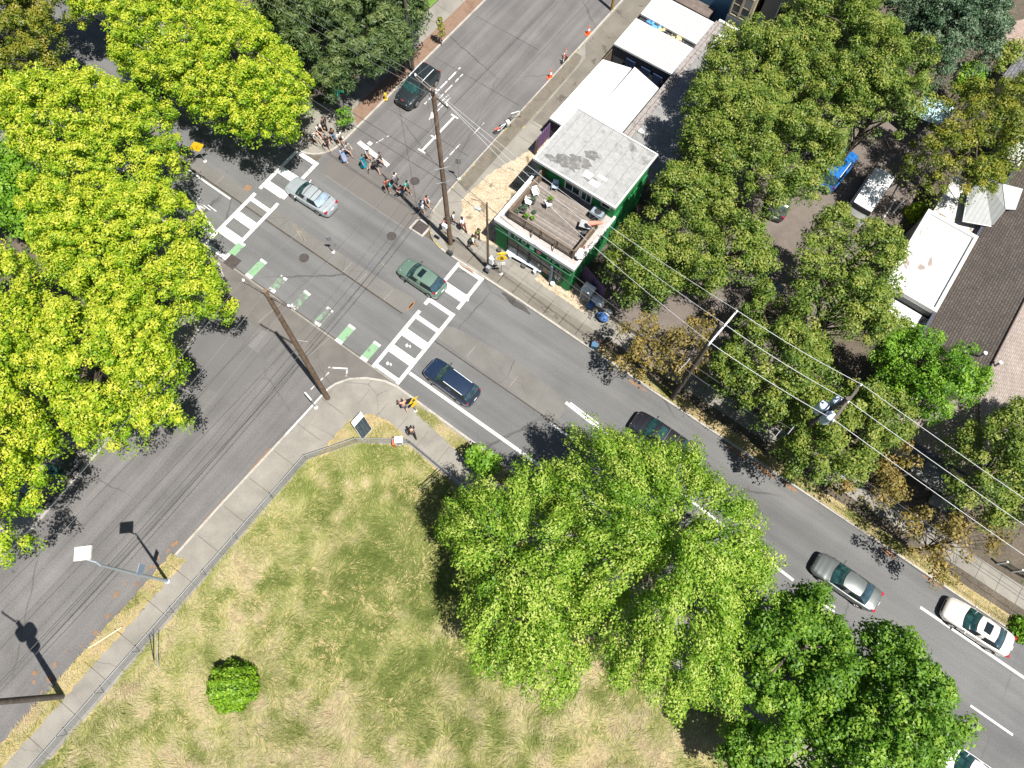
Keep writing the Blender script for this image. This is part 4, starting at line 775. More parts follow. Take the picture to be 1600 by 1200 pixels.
for lab, x, y, r, h, mt in (('tall grey green potted plant beside the white chair', 2.9, 17.3, .3, .9, SAGE), ('large grey green potted plant in the deck corner', 2.75, 16.2, .38, .9, SAGE), ('green potted plant nearest the front railing', 3.3, 15.8, .25, .7, FRESH),
        ('small round potted plant on the deck boards, farther from the railing', 3.55, 16.6, .2, .4, SAGE), ('small green potted plant on the deck boards, nearer the railing', 3.75, 16.05, .2, .4, FRESH), ('green potted plant standing in the middle of the deck', 4.05, 18.0, .26, 1.2, FRESH), ('low grey potted plant at the left railing', 2.45, 15.75, .22, .5, SAGE)):
    pot_plant(lab, (x, y, 4.12), r, h, mt)
t = thing('air_conditioner', 'grey air conditioning unit against the green upper wall', 'air conditioner', (7.75, 19.2, 4.12))
m = MB(); m.bx(-.5, .5, -.35, .35, 0.08, .95); m.build('casing', plain('ac_grey', (0.2, 0.25, 0.29), 0.5), t, rel=False)
m = MB(); [m.bx(-.4, .4, -.37, -.355, .18+.1*k, .23+.1*k) for k in range(7)]; m.build('grille', DSTEEL, t, rel=False)
m = MB(); m.lathe((0, 0, .95), [(.3, 0), (.3, .02), (.05, .03)], 16); m.build('fan_cover', DSTEEL, t, rel=False)
t = thing('patio_table', 'grey patio table at the right end of the deck', 'table', (7.55, 17.8, 4.12), 0.3)
m = MB(); m.bx(-.45, .45, -.35, .35, .68, .72); m.build('tabletop', plain('grey_table', (0.3, 0.3, 0.3), 0.6), t, rel=False)
for sx in (-1, 1):
    for sy in (-1, 1): m = MB(); m.tube([(sx*.4, sy*.3, .68), (sx*.42, sy*.32, 0)], .02, 5); m.build('leg', DSTEEL, t, rel=False)
DCH = plain('dark_chair', (0.05, 0.055, 0.06), 0.6)
plastic_chair('dark chair pushed against the grey patio table', (7.9, 17.25, 4.12), 2.2, DCH, 'dark patio chairs'); plastic_chair('dark chair between the patio table and the wall', (7.95, 18.5, 4.12), -2.0, DCH, 'dark patio chairs')
t = thing('garden_umbrella', 'folded salmon pink sunshade leaning over the deck corner', 'sunshade', (8.3, 17.9, 4.12))
m = MB(); m.tube([(0, 0, 0), (0.0, 0, 1.6)], .02, 6); m.build('pole', DSTEEL, t, rel=False)
m = MB(); m.tube([(-.45, -.25, 1.25), (0.0, 0, 1.45), (.5, .25, 1.6)], [.22, .18, .08], 9); m.build('canopy', plain('salmon_cloth', (0.55, 0.22, 0.16), 0.8), t, rel=False, smooth=50)
cb = P(904, 396, 4.5); m = MB()
for k in range(7): m.ball((cb[0]+random.uniform(-.35, .35), cb[1]+random.uniform(-.3, .3), 4.25+random.uniform(0, .25)), (random.uniform(.2, .35), random.uniform(.2, .35), .2), 8, 5)
tag(m.build('white_sack', WHITEC, loc=(cb[0], cb[1], 3.96), smooth=60), 'heap of white sacks on the parapet corner of the green building', 'sacks')
# white bench wall in front of the shop
a0 = P(790, 394, .3); a1 = P(846, 425, .3); t = thing('bench', 'long white wooden bench in front of the dark shop windows', 'bench', (a0[0], a0[1], Zs))
dx, dy = a1[0]-a0[0], a1[1]-a0[1]; ln = math.hypot(dx, dy); t.rotation_euler = (0, 0, math.atan2(dy, dx)); BENCH = plain('bluish_white_paint', (0.42, 0.46, 0.52), 0.6, 0.1)
m = MB(); m.bx(0.1, ln, -.22, .22, .42, .47); m.build('seat', BENCH, t, rel=False)
m = MB(); m.bx(1.2, ln, .24, .29, .3, .85); m.build('backrest', WHITEC, t, rel=False)
for x in (0.3, ln/2, ln-.2): m = MB(); m.bx(x-.05, x+.05, -.2, .2, 0, .42); m.build('leg', BENCH, t, rel=False)
for k, (x, w_, h_, mt) in enumerate(((2.0, .2, .35, POT), (3.1, .16, .5, WHITEC), (4.5, .22, .3, POT), (5.6, .15, .55, WHITEC), (7.4, .2, .4, WHITEC))):
    m = MB(); m.lathe((x, 14.15, Zs), [(w_*.75, 0), (w_, h_), (w_*.85, h_), (w_*.8, h_*.8)], 10); tag(m.build('flower_pot', mt, loc=(x, 14.15, Zs), smooth=40), ('dark pot at the left end of the shop front', 'white pot second from the left end of the shop front', 'dark pot in the middle of the shop front', 'tall white pot right of the middle of the shop front', 'white pot at the right end of the shop front')[k], 'pot', 'pots along the foot of the shop front')
# purple corrugated fences
def panel_fence(name, label, cat, p0, p1, h, mat, group=None, th=0.05, post=None):
    t = thing(name, label, cat, (p0[0], p0[1], 0.12), math.atan2(p1[1]-p0[1], p1[0]-p0[0]), group); L = math.hypot(p1[0]-p0[0], p1[1]-p0[1])
    m = MB(); n = int(L/.16)+1
    for k in range(n): m.bx(k*L/n, k*L/n+L/n*.94, -th/2+(.02 if k % 2 else 0), th/2+(.02 if k % 2 else 0), 0.05, h)
    m.build('panel', mat, t, rel=False)
    for k in range(int(L/2.4)+2): x = min(L, k*2.4); m = MB(); m.bx(x-.05, x+.05, .05, .15, 0, h+.08); m.build('post', post or RAILW, t, rel=False)
    return t
PURP = plain('purple_paint', (0.15, 0.085, 0.17), 0.7, 0.15)
panel_fence('fence', 'purple corrugated fence right of the green building', 'fence', P(911, 413, 2)[:2], P(946, 452, 2)[:2], 2.0, PURP, 'purple fences by the green building')
panel_fence('fence', 'short purple fence between the white shed and the upper roof', 'fence', (-1.35, 26.6), (-1.35, 24.0), 1.9, PURP, 'purple fences by the green building')
panel_fence('fence', 'dark plank fence closing the gap beside the long white shed', 'fence', (-1.45, 34.6), (-1.45, 36.6), 2.2, RAILW)
t = thing('utility_cabinet', 'white utility cabinet standing at the end of the straw strip', 'cabinet', (P(916, 464, 0)[0], P(916, 464, 0)[1], 0.12), 0.0)
m = MB(); m.bx(-.45, .45, -.38, .38, 0, 1.3); m.build('casing', plain('cabinet_grey', (0.5, 0.52, 0.53), .5), t, rel=False); m = MB(); m.bx(-.5, .5, -.42, .42, 1.3, 1.36); m.build('lid', WHITEM, t, rel=False); m = MB(); m.bx(-.36, .36, -.395, -.38, .15, 1.2); m.build('door', GREY, t, rel=False)
cb = P(938, 484, .2); m = MB()
for k in range(9): m.ball((cb[0]+random.uniform(-.8, .8), cb[1]+random.uniform(-.7, .7), .3+random.uniform(0, .35)), (random.uniform(.25, .6), random.uniform(.25, .5), random.uniform(.15, .3)), 8, 5, 0 if k % 3 else 1)
tag(m.build('tarp_pile', [WHITEM, plain('blue_tarp', (0.05, 0.12, 0.3), .6)], loc=(cb[0], cb[1], .13), smooth=50), 'pile wrapped in white and blue tarps on the sidewalk', 'tarp pile')
cb = P(929, 541, .2); m = MB(); m.box((cb[0], cb[1], .4), (.55, .5, .5), .3, 0); m.box((cb[0]+.1, cb[1]+.3, .35), (.4, .3, .4), .9, 1)
tag(m.build('crate', [plain('blue_crate', (0.05, 0.12, 0.2), .6), plain('red_crate', (0.3, 0.06, 0.05), .6)], loc=(cb[0], cb[1], .13)), 'blue and red crates by the kerb under the ochre tree', 'crates')
# ---- white ribbed sheds
def shed(label, pts, z, mat, extra=None, group='white ribbed sheds along the side street'):
    t = thing('shed', label, 'shed', (pts[0][0], pts[0][1], 0.1), 0, group)
    q = inset(pts if area(pts) > 0 else pts[::-1], .06); m = MB(); m.prism(q, 0, z-.1); m.build('wall', SHEDW, t)
    m = MB(); m.prism(pts if area(pts) > 0 else pts[::-1], z-.1, z, bottom=True); m.build('roof', mat, t)
    m = MB(); k = len(pts); pp = pts if area(pts) > 0 else pts[::-1]; o = inset(pp, -.06)
    for i in range(k): m.prism([o[i], o[(i+1) % k], pp[(i+1) % k], pp[i]], z-.16, z+.03)
    m.build('roof_edge', WHITEC, t); return t
shed('long white ribbed shed nearest the side street', [(-1.4, 26.3), (1.3, 26.3), (1.2, 35.2), (-1.3, 34.5)], 2.6, RIBF)
shed('long white ribbed shed with a pointed end, beside the grey flat roof', [(1.5, 26.3), (4.4, 26.3), (4.4, 34.6), (1.55, 35.3)], 2.8, RIBF)
sc_ = shed('wide white ribbed shed in the middle with blue doors below', [(-1.3, 36.4), (4.65, 36.6), (4.6, 40.2), (-1.35, 40.1)], 3.0, RIBX)
for x in (0.1, 1.7, 3.0): m = MB(); m.bx(x, x+.95, 36.36, 36.45, .1, 2.2); m.build('door', plain('blue_door', (0.02, 0.04, 0.09), .5), sc_)
shed('white ribbed shed farthest up the side street', [(-1.3, 40.95), (4.85, 40.95), (4.8, 44.1), (-1.4, 44.0)], 3.0, RIBX)
m = MB(); rr = random.Random(5)
for k in range(60):
    x = -1.2+rr.random()*5.9; w = 0 if x < .9 and rr.random() < .7 else (1 if .9 < x < 3.4 and rr.random() < .7 else 2)
    m.ball((x, 40.35+rr.random()*.45, 2.75+rr.random()*.12), (rr.uniform(.1, .32), rr.uniform(.08, .2), rr.uniform(.06, .14)), 7, 4, w)
m.bx(-1.3, 4.7, 40.22, 40.9, 2.3, 2.7, 2)
tag(m.build('debris', [plain('blue_tarp_scrap', (0.08, 0.28, 0.55), .6), plain('tan_foam', (0.55, 0.42, 0.22), .8), DSTEEL], loc=(1.7, 40.6, 2.3), smooth=50), 'strip of blue tarp and tan scraps stuffed between two shed roofs', 'debris')
t = thing('flat_roof_building', 'low building with a grey flat roof behind the sheds', 'building', (4.8, 26, 0.1))
m = MB(); m.bx(4.75, 9.6, 25.6, 44.2, 0, 2.95); m.build('wall', SHEDW, t); m = MB(); m.bx(5.5, 9.7, 25.65, 44.25, 2.95, 3.05); m.build('roof', FLATR, t)
m = MB(); m.bx(4.7, 5.08, 25.6, 44.3, 2.95, 3.2); m.bx(5.1, 5.48, 25.6, 44.3, 2.95, 3.08); m.build('parapet', FLASH, t); m = MB(); m.bx(4.9, 9.7, 44.3, 44.55, 2.8, 3.3); m.build('roof_edge', WHITEC, t)
m = MB(); m.bx(5.6, 6.1, 29.2, 29.6, 3.05, 3.25); m.build('roof_hatch', WHITEC, t); m = MB(); m.bx(5.7, 7.4, 42.0, 43.2, 3.05, 3.12); m.build('roof_hatch', WHITEC, t); m = MB(); m.bx(6.0, 6.4, 41.0, 41.4, 3.05, 3.4); m.build('roof_vent', WHITEC, t)
m = MB(); m.tube([(10.0, 37.8, 2.6), (11.4, 37.0, 2.7)], .22, 9); tag(m.build('white_pipe', WHITEM, loc=(10.7, 37.4, 2.65), smooth=50), 'white pipe end showing through the green leaves', 'pipe')
# ---- houses at the top
H1 = thing('house', 'blue house with a cream bay window at the top border', 'house', (3, 46, .1))
m = MB(); m.bx(-2, 5.3, 46.1, 56, 0, 8); m.build('wall', BLUEW, H1); m = MB(); m.bx(5.25, 7.2, 45.3, 46.6, 2.4, 8); m.bx(5.3, 7.15, 46.6, 56, 0, 8.0); bay = m.build('bay', CREAMW, H1)
m = MB(); m.bx(5.22, 7.23, 45.22, 45.32, 2.4, 3.5); m.build('bay_panel', plain('grey_blue_panel', (0.22, 0.24, 0.26), .6), H1)
for x0 in (5.45, 6.35): window(H1, x0, x0+.7, 3.75, 5.9, 45.3, CREAMW, GLASSD, 0); 
for x0 in (5.45, 6.35): window(H1, x0, x0+.7, .6, 2.2, 46.58, CREAMW, GLASSD, 0)
m = MB(); m.tube([(7.3, 45.35, 2.6), (7.3, 45.35, 5.0), (7.32, 45.5, 7.5)], .06, 7); m.build('drainpipe', plain('cream_pipe', (.5, .44, .32), .6), H1)
m = MB(); m.prism([(-2.3, 45.7), (7.5, 45.7), (7.5, 56.5), (-2.3, 56.5)], 8, 8.3, bottom=True); m.build('roof', SLATE, H1)
H2 = thing('house', 'grey sided house with a white framed window at the top border', 'house', (9, 46.2, .1))
m = MB(); m.bx(7.7, 16, 46.4, 56, 0, 8); m.build('wall', GREYW, H2); window(H2, 9.2, 10.1, 3.5, 6.0, 46.4, WHITEC, GLASSD, 0); window(H2, 12.5, 13.5, 3.5, 5.8, 46.4, WHITEC, GLASSD, 0)
m = MB(); m.prism([(7.4, 46.0), (16.3, 46.0), (16.3, 56.5), (7.4, 56.5)], 8, 8.3, bottom=True); m.build('roof', SLATE, H2)
t = thing('outbuilding', 'small outbuilding with a brown gravel roof behind the farthest shed', 'building', (0, 45.5, .1)); m = MB(); m.bx(-1.2, 3.6, 44.7, 45.95, 0, 2.6); m.build('wall', SHEDW, t); m = MB(); m.bx(-1.3, 3.75, 44.65, 46.0, 2.6, 2.72); m.build('roof', GRAVR, t)
# ---- white flat roof, brown gabled house, pale hip roof on the right
t = thing('flat_roof_building', 'square building with a bright white flat roof and low parapet', 'building', (29, 28, .1))
m = MB(); m.bx(29.05, 33.2, 28.0, 36.2, 0, 3.8); m.build('wall', GREYW, t); m = MB(); m.bx(29.25, 33.05, 28.2, 36.0, 3.8, 3.9); m.build('roof', WHITER, t)
m = MB(); m.bx(28.95, 29.25, 27.9, 36.3, 3.7, 4.12); m.bx(33.05, 33.3, 27.9, 36.3, 3.7, 4.12); m.bx(29.25, 33.05, 27.9, 28.2, 3.7, 4.12); m.bx(29.25, 33.05, 36.0, 36.3, 3.7, 4.12); m.build('parapet', WHITEC, t)
t = thing('annex', 'low white roofed annex stepping down in front of the white flat roof', 'building', (30, 26.5, .1)); m = MB(); m.bx(29.6, 33.3, 26.6, 27.85, 0, 2.9); m.build('wall', GREYW, t); m = MB(); m.bx(29.5, 33.35, 26.5, 27.86, 2.9, 3.0); m.build('roof', WHITER, t)
t = thing('annex', 'white roofed annex between the white flat roof and the pale grey hip roof', 'building', (31, 37, .1)); m = MB(); m.bx(29.6, 33.3, 36.35, 41.5, 0, 3.2); m.build('wall', GREYW, t); m = MB(); m.bx(29.5, 33.3, 36.36, 41.6, 3.2, 3.32); m.build('roof', ground_mat('stained_white_roof', [(0.5, .5, .49), (.42, .4, .37)], .8, 8, .9, 1.05, spots=(.8, .56, (.22, .17, .14))), t)
t = thing('house', 'large house with a brown shingled hip roof at the right border', 'house', (37, 25, .1))
m = MB(); m.bx(33.7, 41.3, 17.9, 52, 0, 4.0); m.build('wall', CREAMW, t)
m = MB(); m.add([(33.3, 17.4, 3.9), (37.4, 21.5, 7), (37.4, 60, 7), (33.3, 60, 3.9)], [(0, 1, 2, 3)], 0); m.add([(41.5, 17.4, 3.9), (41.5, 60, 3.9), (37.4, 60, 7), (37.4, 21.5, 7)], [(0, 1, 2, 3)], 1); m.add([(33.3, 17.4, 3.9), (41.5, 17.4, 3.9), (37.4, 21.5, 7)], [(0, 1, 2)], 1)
m.build('roof', [SHING, shingle_mat('sunlit_brown_shingles', [(0.235, 0.20, 0.178), (0.28, 0.24, 0.212)], (0.18, 0.15, 0.13), .36, .2, PI/2)], t)  # sun-facing slopes use a paler copy of the same shingles, sunlight painted in
m = MB(); m.bx(33.15, 33.3, 17.4, 60, 3.75, 3.93); m.bx(33.15, 41.6, 17.25, 17.4, 3.75, 3.93); m.build('gutter', plain('dark_blue_gutter', (0.05, 0.06, 0.09), .5), t)
m = MB(); m.tube([(37.35, 21.6, 7.02), (37.4, 60, 7.03)], .07, 5); m.tube([(37.4, 21.5, 7.02), (41.5, 17.4, 3.95)], .06, 5); m.build('ridge', plain('ridge_cap', (.16, .12, .1), .9), t)
for x, y, z, lab in ((36.6, 24.6, 6.45, 0), (37.6, 24.2, 6.9, 1)):
    m = MB(); m.tube([(x, y, z-.2), (x, y, z+.6)], .08, 9); v = m.build('roof_vent', STEEL, t, smooth=50); c = MB(); c.lathe((x, y, z+.55), [(.12, 0), (.14, .08), (.04, .14)], 10); cc = c.build('cap', WHITEM, None, loc=t.location); cc.location = (0, 0, 0); cc.parent = v
t = thing('house', 'house part with a pale grey hip roof beside the brown shingles', 'house', (33, 39, .1))
lp = [P(1537, 276, 4.4), P(1567, 287, 5.0), P(1572, 327, 5.0), P(1550, 354, 4.2), P(1504, 346, 4.0), P(1513, 300, 4.0)]; rp = [P(1567, 287, 5.0), P(1640, 306, 4.3), P(1640, 330, 4.3), P(1572, 327, 5.0)]
hp = [q[:2] for q in (lp[0], rp[1], rp[2], lp[3], lp[4], lp[5])]; m = MB(); m.prism(inset(hp if area(hp) > 0 else hp[::-1], .35), 0, 3.9); m.build('wall', GREYW, t)
m = MB(); m.add(lp, [(0, 1, 2, 3), (0, 3, 4, 5)], 0); m.add(rp, [(0, 1, 2, 3)], 1); m.build('roof', [lines_mat('pale_grey_ribbed_roof', (0.30, 0.31, 0.31), (0.2, 0.205, 0.205), .34, 0, .1, .7, .08), plain('pale_roof_sheet', (.40, .41, .41), .7)], t)
m = MB(); m.tube([lp[1], lp[2]], .05, 5); m.build('ridge', WHITEC, t)
m = MB(); m.tube([lp[3], lp[4], lp[5]], .05, 5); m.build('gutter', WHITEC, t)
t = thing('garage', 'garage with a slate roof at the right border', 'garage', (28.5, 53, .1)); sp_ = PT(4, (1566, 120), (1600, 72), (1680, 100), (1650, 160)); sp_ = sp_ if area(sp_) > 0 else sp_[::-1]
m = MB(); m.prism(inset(sp_, .3), 0, 3.9); m.build('wall', CREAMW, t); m = MB(); m.prism(sp_, [3.9]*4, [4.0, 4.6, 4.6, 4.0], bottom=True); m.build('roof', SLATE, t)
t = thing('flat_roof_building', 'building with a plain white roof cut by the right border', 'building', (33, 46, .1)); sp_ = PT(4, (1570, 248), (1592, 188), (1700, 170), (1700, 300), (1600, 264)); sp_ = sp_ if area(sp_) > 0 else sp_[::-1]
m = MB(); m.prism(inset(sp_, .2), 0, 3.9); m.build('wall', GREYW, t); m = MB(); m.prism(sp_, 3.9, 4.02, bottom=True); m.build('roof', WHITER, t)
t = thing('canopy', 'pale blue fabric canopy half hidden by the trees', 'canopy', P(1455, 175, 0)); sp_ = PT(2.5, (1423, 172), (1445, 150), (1492, 163), (1487, 178), (1466, 196), (1440, 186)); sp_ = sp_ if area(sp_) > 0 else sp_[::-1]
m = MB(); c0 = P(1457, 173, 2.9); [m.add([(*sp_[i], 2.5), (*sp_[(i+1) % 6], 2.5), c0], [(0, 1, 2)]) for i in range(6)]; m.build('cover', CANOPY, t)
for q in sp_[::2]: m = MB(); m.tube([(*q, .1), (*q, 2.5)], .03, 6); m.build('post', STEEL, t)
m = MB(); gp = PT(.12, (1555, 40), (1600, 30), (1660, 40), (1600, 75), (1560, 65)); m.sheet(gp if area(gp) > 0 else gp[::-1], Z2); struct('gravel_yard', m, ground_mat('pink_gravel', [(.2, .15, .13), (.3, .23, .2)], 1.5, 12, .7, 1.3))
t = thing('porch', 'grey porch roof in the shade below the brown shingled house', 'porch', P(1455, 735, 0)); pp = PT(2.9, (1424, 697), (1470, 700), (1483, 725), (1486, 752), (1478, 772), (1452, 757), (1424, 738)); pp = pp if area(pp) > 0 else pp[::-1]
m = MB(); m.prism(pp, 2.75, 2.9, bottom=True); m.build('roof', ground_mat('porch_grey', [(.16, .16, .155), (.2, .2, .195)], 1, 9, .85, 1.1), t); m = MB(); c0 = P(1460, 735, 2.9); m.box((c0[0], c0[1], 2.93), (1.5, 1.0, .06)); m.build('hatch', GREY, t)
for q in pp[::3]: m = MB(); m.tube([(*inset(pp, .2)[pp.index(q)], .1), (*inset(pp, .2)[pp.index(q)], 2.75)], .07, 6); m.build('post', WHITEC, t)
m = MB(); q = P(1470, 778, .2); m.box((q[0], q[1], .25), (1.4, .8, .3), .1); m.box((q[0], q[1]-.6, .18), (1.4, .5, .16), .1); tag(m.build('concrete_steps', CONC, loc=(q[0], q[1], .1)), 'pale concrete steps in the shade before the grey porch', 'steps')
# iron fence at lower right, low wall by the lot, white leaning plank
t = thing('iron_fence', 'black iron fence with white posts at the right border', 'fence', P(1560, 888, .13)); q0 = P(1556, 880, .13); q1 = P(1640, 925, .13)
m = MB(); 
for z in (.25, 1.0): m.tube([(q0[0], q0[1], z), (q1[0], q1[1], z)], .025, 5)
for k in range(40): f = k/39; x = q0[0]+(q1[0]-q0[0])*f; y = q0[1]+(q1[1]-q0[1])*f; m.tube([(x, y, .2), (x, y, 1.15)], .014, 4)
m.build('railing', DSTEEL, t)
for f in (0.02, .3, .6, .9): x = q0[0]+(q1[0]-q0[0])*f; y = q0[1]+(q1[1]-q0[1])*f; m = MB(); m.bx(x-.06, x+.06, y-.06, y+.06, .1, 1.3); m.build('post', WHITEC, t)
m = MB(); m.bx(11.2, 17.5, 14.55, 14.75, .1, .5); tag(m.build('low_wall', CONCD, loc=(14, 14.65, .1)), 'low concrete wall between the sidewalk and the parking lot', 'wall')
q0 = P(1395, 334, .2); q1 = P(1409, 316, .2); m = MB(); m.tube([(q0[0], q0[1], .25), (q1[0], q1[1], .5)], .08, 6); tag(m.build('white_post', WHITEM, loc=(q0[0], q0[1], .13)), 'white post lying at the edge of the parking lot', 'post')
# ================================================================== VEHICLES
def interp(tab, x, k):
    for i in range(len(tab)-1):
        a, b = tab[i], tab[i+1]
        if a[0] >= x >= b[0]:
            f = (a[0]-x)/(a[0]-b[0]+1e-9); f = f*f*(3-2*f) if k else f; return a[k]+(b[k]-a[k])*f
    return tab[0][k] if x > tab[0][0] else tab[-1][k]
#   body stations (x, half width, top z), cabin: cowl x, roof front x, roof rear x, deck x; roof height; roof half width
GLASSR = plain('rear_car_glass', (0.022, 0.045, 0.06), 0.07, 0.5, 2.2, 0.0, 0.7)
KINDS = {
 'sedan': dict(st=[(2.38, .50, .52), (2.33, .68, .62), (2.2, .78, .70), (1.9, .865, .77), (1.4, .90, .85), (.95, .905, .92), (0, .91, .94), (-1.0, .905, .95), (-1.55, .89, .99), (-2.0, .85, .985), (-2.22, .78, .94), (-2.33, .70, .80), (-2.38, .58, .55)],
               cab=(1.02, .30, -.92, -1.62), H=1.43, rw=.58, bw=.80, wb=1.36, wr=.325, rr=0.0),
 'hatch': dict(st=[(2.08, .50, .52), (2.03, .66, .63), (1.9, .76, .72), (1.6, .83, .80), (1.2, .855, .88), (.85, .86, .93), (0, .865, .95), (-1.0, .86, .97), (-1.6, .84, .98), (-1.9, .78, .95), (-2.04, .70, .82), (-2.1, .6, .55)],
               cab=(.95, .32, -1.25, -1.86), H=1.46, rw=.58, bw=.77, wb=1.29, wr=.315, rr=0.0),
 'suv': dict(st=[(2.36, .55, .58), (2.31, .74, .75), (2.18, .84, .88), (1.85, .905, .95), (1.4, .925, 1.02), (1.05, .93, 1.06), (0, .935, 1.08), (-1.2, .93, 1.09), (-1.9, .91, 1.10), (-2.2, .85, 1.05), (-2.31, .76, .85), (-2.36, .62, .58)],
             cab=(1.12, .42, -1.72, -2.14), H=1.72, rw=.66, bw=.83, wb=1.38, wr=.36, rr=0.0),
 'van': dict(st=[(2.75, .60, .6), (2.7, .80, .9), (2.55, .90, 1.05), (2.3, .95, 1.15), (2.0, .97, 1.22), (0, .98, 1.25), (-2.6, .98, 1.25), (-2.75, .94, 1.2), (-2.8, .85, .7)],
             cab=(2.25, 1.75, -2.62, -2.74), H=2.45, rw=.86, bw=.93, wb=1.8, wr=.36, rr=0.0),
}
def make_car(name, label, cat, kind, paint, pos, rz, scale=1.0, sunroof=None, rails=None, bars=False, plate=True, glass=None, rgl=None, group='cars on the roads', ribs=0, badge=False):
    K = KINDS[kind]; st = K['st']; t = thing(name, label, cat, (pos[0], pos[1], pos[2] if len(pos) > 2 else 0.0), rz, group); t.scale = (scale,)*3
    gl = glass or GLASS
    hw = lambda x: interp(st, x, 1); zt = lambda x: interp(st, x, 2)
    xs = sorted(set([s[0] for s in st]+list(np.linspace(st[0][0], st[-1][0], 26))), reverse=True)
    prof = [(0, .035), (.35, .03), (.62, .015), (.84, -.012), (.95, -.05), (1.0, -.14)]
    def section(x):
        h, z = hw(x), zt(x); zb = .20 if abs(x) < st[0][0]-.25 else .26
        half = [(h*a, z+b) for a, b in prof]+[(h*1.0, zb+(z-zb)*.45), (h*.985, zb+(z-zb)*.2), (h*.93, zb), (h*.5, zb-.02)]
        return [(x, -y, zz) for y, zz in half[::-1]]+[(x, y, zz) for y, zz in half[1:]]
    G = [section(x) for x in xs]; m = MB(); m.grid(G); n = len(G[0])
    m.add(G[0], [tuple(range(n))]); m.add(G[-1], [tuple(range(n-1, -1, -1))])
    # greenhouse: lower ring follows the belt, upper ring the roof edge
    xc, xf, xr, xd = K['cab']; H = K['H']; rw = K['rw']; bw = K['bw']
    def ring(x0, x1, w0, w1, zf, bow0, bow1):
        pts = []
        for i in range(7): y = -w0+2*w0*i/6; pts.append((x0+bow0*(1-(y/w0)**2), y, zf(x0)))
        for i in range(1, 7): f = i/6; x = x0+(x1-x0)*f; pts.append((x, w0+(w1-w0)*f+.035*math.sin(PI*f), zf(x)))
        for i in range(1, 7): y = w1-2*w1*i/6; pts.append((x1-bow1*(1-(y/w1)**2), y, zf(x1)))
        for i in range(1, 6): f = i/6; x = x1+(x0-x1)*f; pts.append((x, -(w1+(w0-w1)*f)-.035*math.sin(PI*f), zf(x)))
        return pts
    r0 = ring(xc, xd, bw, bw*.95, lambda x: zt(x)-.015, .16, .10)
    rz_ = lambda x: H-.05-.035*((x-(xf+xr)/2)/((xf-xr)/2))**2
    r1 = ring(xf, xr, rw, rw*.95, rz_, .12, .06); N = len(r0)
    rm = [tuple((a+b)/2+(0.0 if k < 2 else .035) if k != 1 else (a+b)/2*1.035 for k, (a, b) in enumerate(zip(p, q))) for p, q in zip(r0, r1)]
    for A, Bq in ((r0, rm), (rm, r1)): m.add(A+Bq, [(i, (i+1) % N, N+(i+1) % N, N+i) for i in range(N)])
    RG = []
    for i in range(9):
        f = i/8; row = []
        for j in range(7):
            y0 = r1[j]; y1 = r1[18-j]; x = y0[0]+(y1[0]-y0[0])*f; w = (y0[1]+(y1[1]-y0[1])*f)+math.copysign(.035*math.sin(PI*f), y0[1])*(abs(y0[1])/rw)
            row.append((x, w, rz_(x)+.05*(1-(w/rw)**2)*(1 if 0 < 1 else 0)))
        RG.append(row)
    m.grid(RG, flip=True)
    for k in range(ribs): y = -rw*.8+1.6*rw*k/(ribs-1); m.tube([(xf-.15, y, rz_(xf-.15)+.05*(1-(y/rw)**2)), ((xf+xr)/2, y, rz_((xf+xr)/2)+.05*(1-(y/rw)**2)+.005), (xr+.12, y, rz_(xr+.12)+.05*(1-(y/rw)**2))], .016, 4)
    # panel seams are dark lines in the body's own mesh
    for sy in (-1, 1):
        m.tube([(x, sy*hw(x)*.80, zt(x)-.004) for x in np.linspace(xc+.05, st[2][0]-.02, 8)], .008, 4, 1)
        for xx in (xc-.25, (xc+xd)/2-.1, xd+.45): m.tube([(xx, sy*hw(xx)*1.0, zt(xx)-.13), (xx, sy*hw(xx)*1.003, .55), (xx, sy*hw(xx)*.99, .3)], .007, 4, 1)
    xx = st[2][0]-.02; m.tube([(xx, y*hw(xx)*.8, zt(xx)-.002+.02*(1-y*y)) for y in np.linspace(-1, 1, 7)], .008, 4, 1)
    body = m.build('body', [paint, BLACK], t, rel=False, smooth=42)
    # glass patches over the ruled walls
    def patch(ia, ib, t0, t1, name, mat, off=.012, inset_=.03):
        g = MB(); rows = []
        for tt in np.linspace(t0, t1, 4):
            row = []
            for i in range(ia, ib+1):
                a, b, c = r0[i % N], rm[i % N], r1[i % N]
                p = [a[k]+(b[k]-a[k])*tt*2 for k in range(3)] if tt < .5 else [b[k]+(c[k]-b[k])*(tt-.5)*2 for k in range(3)]
                cx = (xc+xd)/2; ctr = Vector((min(max(p[0], xr), xf), 0, .9)); d = (Vector(p)-ctr).normalized(); row.append(tuple(Vector(p)+d*off))
            rows.append(row)
        g.grid(rows); return g.build(name, mat, t, rel=False, smooth=60)
    patch(0, 6, .02, .985, 'window_trim', BLACK, .006); patch(12, 18, .03 if kind != 'van' else .5, .97, 'window_trim', BLACK, .006)
    patch(0, 6, .09, .93, 'windshield', gl); patch(12, 18, .14 if kind != 'van' else .55, .90, 'rear_window', rgl or GLASSR)
    if kind == 'van': patch(6, 8, .2, .85, 'side_window', GLASSD); patch(22, 24, .2, .85, 'side_window', GLASSD)
    else:
        for a, b in ((6, 8), (9, 12), (18, 21), (22, 24)): patch(a, b, .12, .88, 'side_window', GLASSD)
